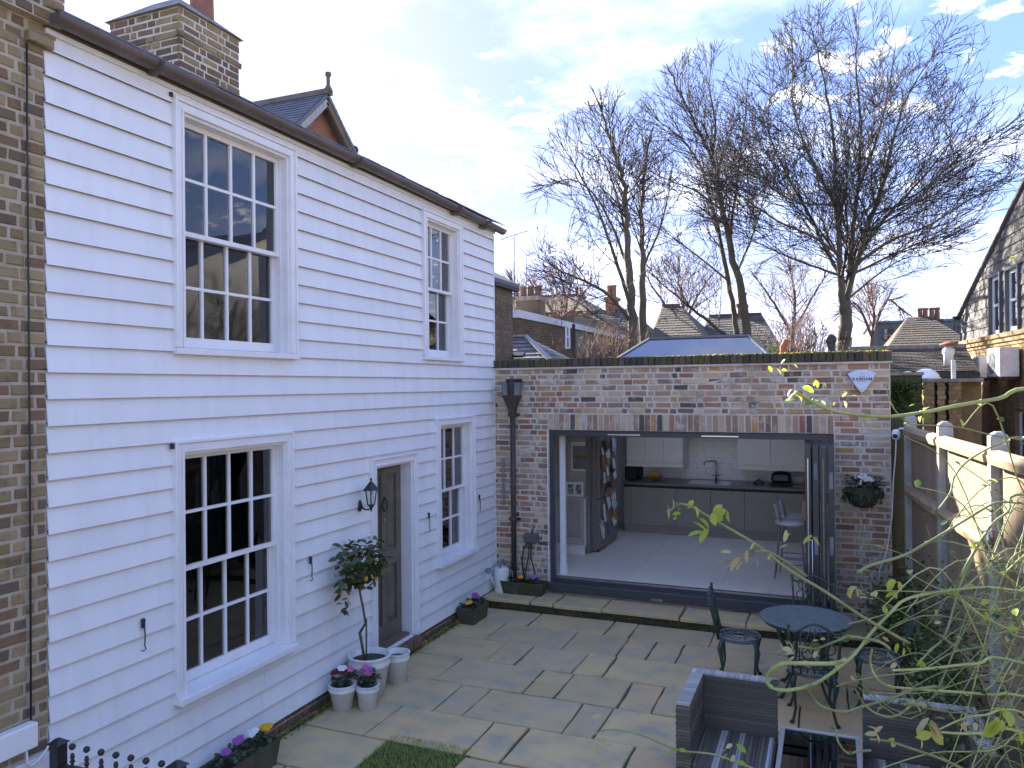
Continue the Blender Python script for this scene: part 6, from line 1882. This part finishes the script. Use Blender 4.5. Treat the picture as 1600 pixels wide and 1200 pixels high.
MB().box(d0.x - .7, d1.x + .1, 15.4, 18.3, d0.z - .1, d0.z).build('roof', 'lead', dr_)
for lab, xa, xb, hh in (('smaller white dome skylight on the low annexe roof', 1404, 1432, .12), ('larger white dome skylight on the low annexe roof', 1430, 1474, .17)):
    p0, p1 = px(xa, 590, 1, 16.0), px(xb, 590, 1, 16.0)
    r = (p1.x - p0.x) / 2
    m = MB().lathe([(r * math.cos(k * math.pi / 16), .02 + hh * math.sin(k * math.pi / 16)) if k < 8 else (.001, .02 + hh) for k in range(9)], ((p0.x + p1.x) / 2, 16.0 + (.0 if hh < .15 else .5), d0.z), 20)
    m.lathe([(r + .03, 0), (r + .03, .025), (r * .9, .025)], ((p0.x + p1.x) / 2, 16.0 + (.0 if hh < .15 else .5), d0.z), 20)
    m.build('dome_skylight', 'dome', label=lab, cat='skylight')

# ------------------------------------------------------------------ bare trees
class Tree:
    def __init__(s, name, label, seed, base, maxlev=5, mt='bark', mt2='twig', env=None, dens=1.0, up=.05, cat='tree', group=None, rmin=.0115, n_hi=7):
        s.r = random.Random(seed); s.a, s.b = MB(), MB(); s.env = env; s.dens = dens; s.up = up; s.maxlev = maxlev; s.rmin = rmin
        s.t = thing(name, label, cat, base, group=group); s.mt, s.mt2 = mt, mt2; s.n_hi = n_hi
    def limb(s, pts, r0, r1, lev, spawn_from=.25, kids=None, klen=None):
        """a traced limb: smooth polyline, then side branches"""
        P = [V(p) for p in pts]; sm = []
        for i in range(len(P) - 1):
            p0, p1, p2, p3 = P[max(0, i - 1)], P[i], P[i + 1], P[min(len(P) - 1, i + 2)]
            for k in range(5):
                t = k / 5
                sm.append(.5 * ((2 * p1) + (p2 - p0) * t + (2 * p0 - 5 * p1 + 4 * p2 - p3) * t * t + (3 * p1 - p0 - 3 * p2 + p3) * t ** 3))
        sm.append(P[-1])
        sm = [p + V((s.r.gauss(0, 1), s.r.gauss(0, 1), s.r.gauss(0, 1))) * r0 * .10 * (0 < i < len(sm) - 1) for i, p in enumerate(sm)]
        n = len(sm)
        R = [r0 + (r1 - r0) * (i / (n - 1)) ** .8 for i in range(n)]
        R = [q * .88 for q in R]
        s.a.tube(sm, R, s.n_hi)
        ln = sum((q - p).length for p, q in zip(sm, sm[1:]))
        if kids == 0: return
        kids = kids or max(5, int(ln * 3.2 * s.dens))
        for k in range(kids):
            u = spawn_from + (1 - spawn_from) * (k + s.r.random()) / kids
            i = min(n - 2, int(u * (n - 1)))
            d = (sm[i + 1] - sm[i]).normalized()
            L = (klen or ln * .42) * (1.2 - .62 * u) * s.r.uniform(.6, 1.2)
            s.branch(sm[i], s.side(d, s.r.uniform(24, 52)), max(s.rmin, R[i] * s.r.uniform(.28, .45)), L, lev + 1)
        d = (sm[-1] - sm[-2]).normalized()
        for k in range(3): s.branch(sm[-1], s.side(d, s.r.uniform(5, 28)), r1, (klen or ln * .3) * .6, lev + 1)
    def side(s, d, ang):
        a = s.r.uniform(0, 6.283); ref = V((math.cos(a), math.sin(a), s.r.uniform(-.4, .4)))
        x = d.cross(ref)
        if x.length < .05: x = d.cross(V((1, 0, 0)))
        x.normalize()
        return Matrix.Rotation(rad(ang), 3, x) @ d
    def branch(s, p, d, r, L, lev):
        if L < .14: return
        n = max(2, min(9, int(L / .24)))
        pts, R = [p], [r]; kids = []
        d = d.normalized()
        for i in range(n):
            d = (d + V((s.r.gauss(0, .09), s.r.gauss(0, .09), s.r.gauss(0, .07) + s.up * (1 if d.z > -.2 else .5)))).normalized()
            p = p + d * L / n
            if s.env and not s.env(p):
                if i > 0: pts.append(p); R.append(s.rmin * .6)
                break
            pts.append(p); R.append(max(s.rmin * .68, r * (1 - .75 * (i + 1) / n)))
            kids.append((p, d, R[-1], (i + 1) / n))
        if len(pts) < 2: return
        (s.a if lev < 2 else s.b).tube(pts, R, 5 if lev < 2 else 3, cap=False)
        if lev >= s.maxlev: return
        for (q, dd, rr, u) in kids:
            m = s.dens
            for _ in range(int(m) + (1 if s.r.random() < m - int(m) else 0)):
                if s.r.random() < .8:
                    s.branch(q, s.side(dd, s.r.uniform(20, 46)), max(s.rmin * .8, rr * .6), L * (.66 - .28 * u) * s.r.uniform(.6, 1.15), lev + 1)
    def done(s):
        s.a.build('trunk', s.mt, s.t)
        if s.b.v: s.b.build('twigs', s.mt2, s.t)
        return s.t
def ell(cx, cy, rx, ry, D, zr):
    """crown envelope: ellipse in the view at depth D, with a matching depth radius"""
    c = at(cx, cy, D); sx, sz = rx / F_PX * D, ry / F_PX * D
    def f(p):
        v = p - c
        a, b, e = v.dot(RX) / sx, v.z / sz, v.dot(fw) / zr
        return a * a + b * b + e * e < 1
    return f
def P(D, *pts): return [at(x, y, D + dz) for x, y, dz in pts]
def gnd(x, D):
    p = at(x, 600, D); p.z = 0; return p
D = 24
T = Tree('bare_tree', 'tallest bare tree with a broad spreading crown of fine twigs', 3, gnd(1318, D), maxlev=5, env=ell(1335, 272, 264, 264, D, 4.8), dens=1.08, up=.055)
T.limb([gnd(1320, D)] + P(D, (1320, 560, 0), (1320, 520, 0), (1321, 470, 0)), .32, .20, 0, kids=0)
for pts, r0, r1 in ((P(D, (1322, 490, 0), (1326, 440, .1), (1332, 370, .3), (1340, 290, .5), (1345, 200, .6), (1338, 110, .5), (1340, 55, .4)), .17, .03),
                    (P(D, (1319, 500, 0), (1314, 450, -.1), (1311, 390, -.3), (1308, 320, -.5), (1304, 240, -.6), (1292, 150, -.8), (1275, 70, -.8)), .19, .03),
                    (P(D, (1322, 470, 0), (1352, 365, -.2), (1376, 300, -.6), (1395, 220, -.8), (1418, 150, -.8), (1455, 90, -.6)), .14, .025),
                    (P(D, (1326, 420, 0), (1380, 345, .4), (1430, 290, .7), (1480, 230, .9), (1515, 170, .9)), .10, .02),
                    (P(D, (1322, 425, 0), (1385, 380, -.5), (1450, 352, -.9), (1520, 310, -1.2), (1575, 285, -1.2)), .09, .018),
                    (P(D, (1318, 440, 0), (1290, 390, .5), (1262, 330, 1.0), (1228, 270, 1.2), (1200, 200, 1.3), (1208, 130, 1.3)), .11, .02),
                    (P(D, (1314, 400, -.3), (1270, 370, -.9), (1215, 345, -1.3), (1150, 300, -1.5), (1105, 262, -1.6)), .08, .018),
                    (P(D, (1322, 470, 0), (1370, 430, .8), (1410, 405, 1.2), (1440, 400, 1.3)), .06, .015),
                    (P(D, (1310, 330, -.4), (1268, 250, -1.2), (1240, 170, -1.5), (1238, 95, -1.5)), .08, .018),
                    (P(D, (1340, 300, .4), (1372, 210, 1.0), (1390, 130, 1.2), (1400, 60, 1.2)), .08, .018),
                    (P(D, (1330, 430, 0), (1400, 395, 1.2), (1460, 370, 1.8), (1530, 345, 2.0)), .07, .016),
                    (P(D, (1312, 430, 0), (1255, 410, 1.2), (1195, 385, 1.8), (1135, 350, 2.0)), .07, .016),
                    (P(D, (1350, 365, -.2), (1425, 320, -1.8), (1480, 260, -2.2), (1535, 225, -2.2)), .06, .016),
                    (P(D, (1308, 320, -.5), (1230, 310, -1.8), (1160, 245, -2.2), (1120, 200, -2.2)), .06, .016)):
    T.limb(pts, r0 * .82, r1 * .6, 1, spawn_from=.15, klen=2.7)
T.done()
D = 26
T = Tree('bare_tree', 'bare twin-stemmed tree leaning left of the tallest tree', 5, gnd(1172, D), maxlev=5, env=ell(1108, 298, 142, 222, D, 3.4), dens=1.05, up=.09)
for pts, r0, r1 in (([gnd(1168, D)] + P(D, (1168, 530, 0), (1156, 450, 0), (1140, 380, 0), (1125, 310, -.2), (1112, 250, -.3), (1085, 190, -.4), (1055, 130, -.4), (1042, 100, -.4)), .24, .03),
                    ([gnd(1158, D) + V((-.2, -.3, 0))] + P(D, (1150, 540, .2), (1144, 470, .3), (1128, 390, .3), (1108, 300, .4), (1090, 250, .6), (1062, 215, .6), (1030, 190, .6)), .17, .03),
                    (P(D, (1140, 380, 0), (1148, 310, .3), (1158, 230, .5), (1166, 160, .5), (1168, 125, .5)), .08, .02),
                    (P(D, (1112, 250, -.3), (1118, 190, -.5), (1108, 140, -.6), (1112, 100, -.6)), .07, .02),
                    (P(D, (1130, 330, 0), (1090, 300, -.8), (1055, 285, -1.1), (1020, 270, -1.2)), .06, .015),
                    (P(D, (1150, 430, 0), (1175, 370, .8), (1195, 300, 1.2), (1205, 230, 1.2)), .07, .015),
                    (P(D, (1140, 440, .2), (1090, 400, .9), (1050, 370, 1.2), (1010, 345, 1.3)), .06, .015),
                    (P(D, (1150, 535, 0), (1100, 497, -.6), (1060, 465, -1.0), (1028, 438, -1.1)), .10, .03)):
    T.limb(pts, r0 * .85, r1 * .6, 1, spawn_from=.42 if r0 > .1 else .12, klen=2.1)
T.done()
D = 22
T = Tree('bare_tree', 'low-branching bare tree with long limbs reaching over the flat-roofed house', 9, gnd(1010, D), maxlev=5, env=ell(952, 350, 138, 205, D, 3.9), dens=1.05, up=.05)
T.limb([gnd(995, D)] + P(D, (992, 545, 0), (986, 470, 0), (981, 400, 0), (979, 330, 0), (970, 270, -.2), (950, 210, -.3), (940, 175, -.3)), .20, .03, 1, spawn_from=.5, klen=1.9)
T.limb([gnd(1015, D) + V((.2, .4, 0))] + P(D, (1008, 540, .3), (1004, 470, .3), (1003, 400, .3), (1003, 330, .4), (1008, 260, .5), (1020, 200, .5)), .18, .03, 1, spawn_from=.5, klen=1.7)
for pts, r0, r1 in ((P(D, (984, 500, 0), (950, 460, -.6), (915, 440, -1.0), (880, 425, -1.3), (855, 410, -1.4)), .085, .02),
                    (P(D, (986, 480, 0), (960, 400, -.7), (935, 330, -1.1), (905, 270, -1.3), (880, 230, -1.3)), .085, .02),
                    (P(D, (982, 420, 0), (955, 350, .6), (925, 300, .9), (890, 280, 1.1), (860, 290, 1.1)), .07, .018),
                    (P(D, (980, 380, 0), (962, 300, .7), (938, 240, .9), (915, 205, .9)), .06, .018),
                    (P(D, (1003, 420, .3), (1030, 360, .8), (1045, 300, 1.0), (1052, 240, 1.0)), .06, .018),
                    (P(D, (990, 520, 0), (940, 500, .6), (900, 470, 1.0), (860, 455, 1.2)), .06, .018)):
    T.limb(pts, r0 * .85, r1 * .6, 1, spawn_from=.12, klen=2.2)
T.done()
# one long leaning limb of a felled-over stem between the trees, plus smaller far trees
D = 33
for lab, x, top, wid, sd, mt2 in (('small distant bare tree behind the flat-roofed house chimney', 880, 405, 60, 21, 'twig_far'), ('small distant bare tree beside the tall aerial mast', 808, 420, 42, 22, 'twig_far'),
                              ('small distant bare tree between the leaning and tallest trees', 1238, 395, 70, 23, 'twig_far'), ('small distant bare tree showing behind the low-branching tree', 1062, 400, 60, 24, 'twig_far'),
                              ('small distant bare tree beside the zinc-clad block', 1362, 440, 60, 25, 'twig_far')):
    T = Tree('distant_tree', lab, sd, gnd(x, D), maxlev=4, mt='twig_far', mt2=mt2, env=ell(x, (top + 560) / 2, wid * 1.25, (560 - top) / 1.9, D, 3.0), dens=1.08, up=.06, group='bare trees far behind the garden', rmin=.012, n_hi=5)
    T.limb([gnd(x, D)] + P(D, (x, 545, 0), (x + 4, (top + 545) / 2, .2), (x - 3, top + 30, .3)), .16, .04, 1, spawn_from=.45, klen=2.4, kids=20)
    T.limb(P(D, (x, 520, 0), (x + wid * .4, 470, .5), (x + wid * .7, top + 40, .6)), .09, .03, 1, spawn_from=.2, klen=1.9, kids=13)
    T.limb(P(D, (x, 525, 0), (x - wid * .4, 475, -.5), (x - wid * .75, top + 45, -.6)), .09, .03, 1, spawn_from=.2, klen=1.9, kids=13)
    T.done()
# bushy shrubs behind the parapet
for lab, x, yt, w_, D, sd, mt_, n in (('red-brown twiggy shrub behind the brick parapet', 955, 508, 75, 19, 51, 'shrub_red', 900), ('tangled bare shrub behind the parapet beside the flue', 1250, 495, 62, 19, 52, 'twig_far', 900), ('green shrub behind the coping beside the brown vent pipe', 1205, 540, 22, 17, 53, 'leaf_ivy', 350)):
    t = thing('shrub', lab, 'shrub', gnd(x, D))
    r_ = random.Random(sd); m = MB(); pp = []
    base = gnd(x, D); topz = at(x, yt, D).z; hw = w_ / F_PX * D
    for i in range(n // 3):
        p0 = base + V((r_.gauss(0, hw * .25), r_.gauss(0, .3), 2.2 * r_.random()))
        q = base + V((r_.gauss(0, hw * .55), r_.gauss(0, .5), 0)); q.z = topz * r_.uniform(.8, 1.0) - abs((q - base).x) * .35
        md = p0.lerp(q, .5) + V((r_.gauss(0, .12), r_.gauss(0, .12), .1))
        m.tube([p0, md, q], [.014, .010, .005], 3, cap=False); pp.append(q); pp.append(md)
    m.build('stems', mt_ if mt_ != 'leaf_ivy' else 'twig', t)
    if mt_ == 'leaf_ivy':
        lm = MB(); leaf_cloud(lm, [r_.choice(pp) + V((r_.gauss(0, .12), r_.gauss(0, .12), r_.gauss(0, .12))) for i in range(1500)], .09, .05, r_); lm.build('foliage', 'leaf_ivy', t, kind='stuff')
    else:
        m2 = MB()
        for i in range(n):
            p = r_.choice(pp); d = V((r_.gauss(0, .5), r_.gauss(0, .5), 1)).normalized() * r_.uniform(.15, .4)
            m2.tube([p, p + d * .5 + V((r_.gauss(0, .03), 0, 0)), p + d], [.007, .006, .003], 3, cap=False)
        m2.build('twigs', mt_, t)

# ------------------------------------------------------------------ rambling vine on the near fence, reaching in front of the view
vine = thing('rambling_vine', 'rambling vine with pale green stems and fresh lime leaves reaching out from the fence', 'vine', fp(7.4, -.2, 0))
def Z(x, y): return (1200 + x * .25, 900 + y * .25)
def Zf(x, y): return (1200 + x * .25, 620 + y * .25)
ST = [
 ([(1243, 612), (1262, 624), (1300, 641), (1350, 649), (1400, 650), (1450, 643), (1500, 633), (1560, 623), (1640, 610)], 1.75, 1.9, .0062, 'a'),
 ([(1383, 597), (1392, 628), (1402, 645), (1418, 660), (1440, 664), (1500, 668), (1560, 682), (1640, 690)], 2.0, 2.2, .003, 'b'),
 ([(1082, 792), (1120, 815), (1180, 850), (1232, 890), (1290, 925), (1350, 965), (1420, 1005)], 1.55, 1.8, .0045, 'b'),
 ([Z(*p) for p in [(1650, 105), (1350, 72), (1150, 90), (1000, 112), (850, 152), (750, 245), (650, 350), (550, 480), (450, 565), (350, 640), (250, 690), (100, 715), (5, 682), (0, 620), (60, 562), (130, 545), (400, 547), (480, 525)]], 1.9, 1.6, .0052, 'a'),
 ([Z(*p) for p in [(190, 440), (300, 452), (420, 410), (500, 380), (600, 390), (700, 412), (760, 455)]], 1.7, 1.7, .004, 'b'),
 ([Z(*p) for p in [(650, 460), (640, 540), (680, 640), (760, 690), (900, 705), (1100, 720), (1400, 742), (1660, 765)]], 1.8, 1.95, .0045, 'a'),
 ([Z(*p) for p in [(780, 590), (1000, 580), (1300, 550), (1660, 562)]], 1.6, 1.8, .0048, 'a'),
 ([Z(*p) for p in [(370, 870), (420, 950), (440, 1040), (500, 1108), (560, 1096), (640, 1090)]], 1.6, 1.65, .003, 'b'),
 ([Z(*p) for p in [(240, 690), (290, 770), (350, 820), (470, 850), (570, 822), (750, 772), (900, 715), (1050, 690)]], 1.75, 1.85, .0042, 'b'),
 ([Z(*p) for p in [(550, 715), (600, 800), (680, 860), (780, 880), (870, 830), (960, 760)]], 1.7, 1.8, .0035, 'b'),
 ([Z(*p) for p in [(640, 1020), (760, 1035), (900, 1080), (1100, 1150), (1260, 1230)]], 1.6, 1.7, .004, 'b'),
 ([Z(*p) for p in [(1060, 975), (1200, 985), (1400, 985), (1660, 1000)]], 1.6, 1.75, .0045, 'a'),
 ([Zf(*p) for p in [(1650, 610), (1500, 720), (1400, 800), (1300, 950), (1200, 1130)]], 2.1, 1.9, .0048, 'b'),
 ([Zf(*p) for p in [(1660, 690), (1560, 665), (1480, 658), (1400, 672), (1250, 760), (1060, 875), (850, 990), (650, 1050), (560, 1100)]], 2.1, 1.8, .0042, 'b'),
 ([Zf(*p) for p in [(1660, 250), (1500, 280), (1400, 312), (1250, 400), (1165, 500), (1140, 600), (1070, 700)]], 2.6, 2.5, .004, 'b'),
 ([Zf(*p) for p in [(1440, 980), (1320, 955), (1120, 905), (980, 910)]], 1.9, 1.9, .003, 'b'),
 ([Z(*p) for p in [(1050, 970), (1200, 900), (1350, 870), (1660, 880)]], 1.7, 1.8, .0035, 'a'),
 ([Z(*p) for p in [(430, 690), (520, 660), (700, 625), (950, 590), (1150, 480), (1350, 440), (1660, 380)]], 1.9, 2.1, .003, 'b'),
 ([Z(*p) for p in [(500, 300), (700, 250), (900, 180), (1100, 110), (1300, 160), (1480, 260), (1660, 330)]], 2.0, 2.1, .003, 'b'),
 ([Z(*p) for p in [(930, 560), (1000, 480), (1100, 380), (1160, 200), (1200, 60), (1280, -120)]], 2.0, 2.2, .004, 'b'),
 ([Z(*p) for p in [(1140, 90), (1240, 170), (1340, 250), (1500, 330), (1660, 400)]], 1.9, 2.0, .004, 'a'),
 ([(925, 1150), (950, 1140), (1000, 1148), (1060, 1172), (1120, 1180), (1200, 1210)], 1.35, 1.4, .0022, 'b'),
 ([(1045, 800), (1060, 788), (1078, 790)], 1.55, 1.55, .003, 'b'),
 ([(1120, 880), (1160, 870), (1200, 862), (1260, 900)], 1.5, 1.6, .003, 'b')]
def smooth_line(P, n=5):
    out = []
    for i in range(len(P) - 1):
        p0, p1, p2, p3 = P[max(0, i - 1)], P[i], P[i + 1], P[min(len(P) - 1, i + 2)]
        for k in range(n):
            t = k / n
            out.append(.5 * ((2 * p1) + (p2 - p0) * t + (2 * p0 - 5 * p1 + 4 * p2 - p3) * t * t + (3 * p1 - p0 - 3 * p2 + p3) * t ** 3))
    return out + [P[-1]]
rv = random.Random(99)
def to_fence(p):                         # carry a stem on to the fence it is tied to
    u = (F0 - p).dot(FD) + rv.uniform(-.5, .9)
    q = fp(u, -.04, max(.3, p.z + rv.uniform(-.55, .15)))
    return [p.lerp(q, .5) + V((rv.gauss(0, .05), rv.gauss(0, .05), rv.uniform(-.02, .12))), q]
NODES = []
for pts, d0_, d1_, r, k in ST:
    n = len(pts); d0_ *= 1.0
    K = [at(x, y, d0_ + (d1_ - d0_) * i / (n - 1) + .02 * math.sin(i * 2.1)) for i, (x, y) in enumerate(pts)]
    if pts[-1][0] >= 1605: K += to_fence(K[-1])
    if pts[0][0] >= 1605: K = to_fence(K[0])[::-1] + K
    Q = smooth_line(K)
    m = MB(); R = [r * (.55 + .35 * (i / len(Q))) for i in range(len(Q))]
    m.tube(Q, R, 7)
    for i in range(6, len(Q) - 3, 9): m.ball(Q[i], R[i] * 1.35, 6, 4); NODES.append(Q[i])
    m.build('stem', 'vine_stem' if k == 'a' else 'vine_stem_brown', vine)
# background stems: fence plants nearer the camera, out to the right edge
for i in range(62):
    y0 = rv.uniform(760, 1230); x1 = 1640; x0 = rv.uniform(1330, 1560) if y0 > 850 else rv.uniform(1470, 1580)
    y1 = y0 + rv.gauss(0, 120); d = rv.uniform(1.7, 2.6)
    pts = [(x0, y1), (x0 + (x1 - x0) * .35, y1 + (y0 - y1) * .35 + rv.gauss(0, 45)), (x0 + (x1 - x0) * .7, y0 + rv.gauss(0, 35)), (x1, y0)]
    K = [at(x, y, d + .1 * j) for j, (x, y) in enumerate(pts)]
    Q = smooth_line(K + to_fence(K[-1]))
    MB().tube(Q, [.0014 + .0018 * (j / len(Q)) for j in range(len(Q))], 5).build('stem', 'vine_stem_brown' if i % 3 else 'vine_stem', vine)
    NODES.append(Q[0]); NODES.append(Q[6])
def leafs(x, y, d, n, kind, s=1.0, spread=.012):
    c = at(x, y, d)
    for i in range(n):
        p = c + V((rv.gauss(0, spread), rv.gauss(0, spread), rv.gauss(0, spread)))
        dd = (RX * rv.gauss(0, 1) + V((0, 0, -1)) * rv.uniform(-.2, 1.2) - fw * rv.gauss(0, .5)).normalized()
        place(LV[kind], 'leaf', ori(p, dd, rv.uniform(-1.2, 1.2), s * rv.uniform(.5, .95)), vine)
for x, y, d, n, k, s in ((1246, 612, 1.74, 8, 'lime', .62), (1262, 596, 1.74, 3, 'lime', .45), (1277, 606, 1.74, 2, 'pale', .45), (1205, 578, 1.74, 3, 'lime', .4), (1225, 572, 1.74, 3, 'pale', .4), (1302, 627, 1.8, 3, 'pale', .4), (1320, 622, 1.8, 2, 'lime', .4),
                   (1072, 795, 1.55, 5, 'lime', .7), (1052, 788, 1.55, 3, 'pale', .55), (1126, 793, 1.55, 5, 'lime', .75), (1098, 822, 1.55, 4, 'lime', .85), (1225, 838, 1.6, 3, 'pale', .6), (1270, 840, 1.6, 3, 'lime', .6),
                   (1150, 870, 1.52, 5, 'pale', .75), (1178, 862, 1.55, 3, 'pale', .5), (1395, 912, 1.8, 6, 'lime', .6), (1345, 918, 1.75, 3, 'pale', .6), (1340, 930, 1.75, 3, 'lime', .5),
                   (1230, 1012, 1.65, 8, 'pale', .55), (1280, 1008, 1.7, 3, 'pale', .5), (1412, 1005, 1.8, 5, 'lime', .6), (1430, 1030, 1.8, 4, 'lime', .7), (1390, 1025, 1.8, 3, 'pale', .6), (1460, 1135, 1.5, 7, 'lime', .8), (1450, 1145, 1.5, 4, 'pale', .8),
                   (1540, 936, 1.8, 4, 'lime', .5), (1548, 965, 1.8, 4, 'lime', .5), (1570, 1130, 1.35, 7, 'lime', .8), (1592, 1128, 1.3, 5, 'lime', .8), (1590, 970, 1.6, 5, 'lime', .7), (1510, 1130, 1.6, 3, 'pale', .6), (940, 1150, 1.35, 4, 'pale', .45), (1150, 1182, 1.4, 4, 'lime', .5), (1140, 1175, 1.4, 3, 'pale', .5),
                   (1370, 1150, 1.6, 4, 'pale', .55), (1430, 1105, 1.7, 4, 'lime', .5), (1350, 925, 1.8, 3, 'pale', .5), (1485, 990, 1.9, 3, 'pale', .5), (1440, 630, 2.0, 3, 'lime', .4), (1595, 400, 1.6, 3, 'lime', .5)):
    leafs(x, y, d, n, k, s)
for i in range(240):
    p = rv.choice(NODES)
    place(LV[rv.choice(('lime', 'ivy', 'ivy', 'pale'))], 'leaf', ori(p, (rv.gauss(0, 1), rv.gauss(0, 1), rv.gauss(0, .6)), rv.uniform(-1, 1), rv.uniform(.22, .5)), vine)
# thicker woody stems tie the vine to the fence off to the right
for i in range(5):
    p0 = fp(7.2 + i * .12, -.12, 0); p1 = fp(7.0 + i * .15, -.14, .9); p2 = fp(7.1 + i * .1, -.16, 1.7 + .25 * i); p3 = fp(6.6 - i * .35, -.06, 2.1 - .2 * i)
    MB().tube(smooth_line([p0, p1, p2, p3]), .007, 6).build('stem', 'vine_stem_brown', vine)
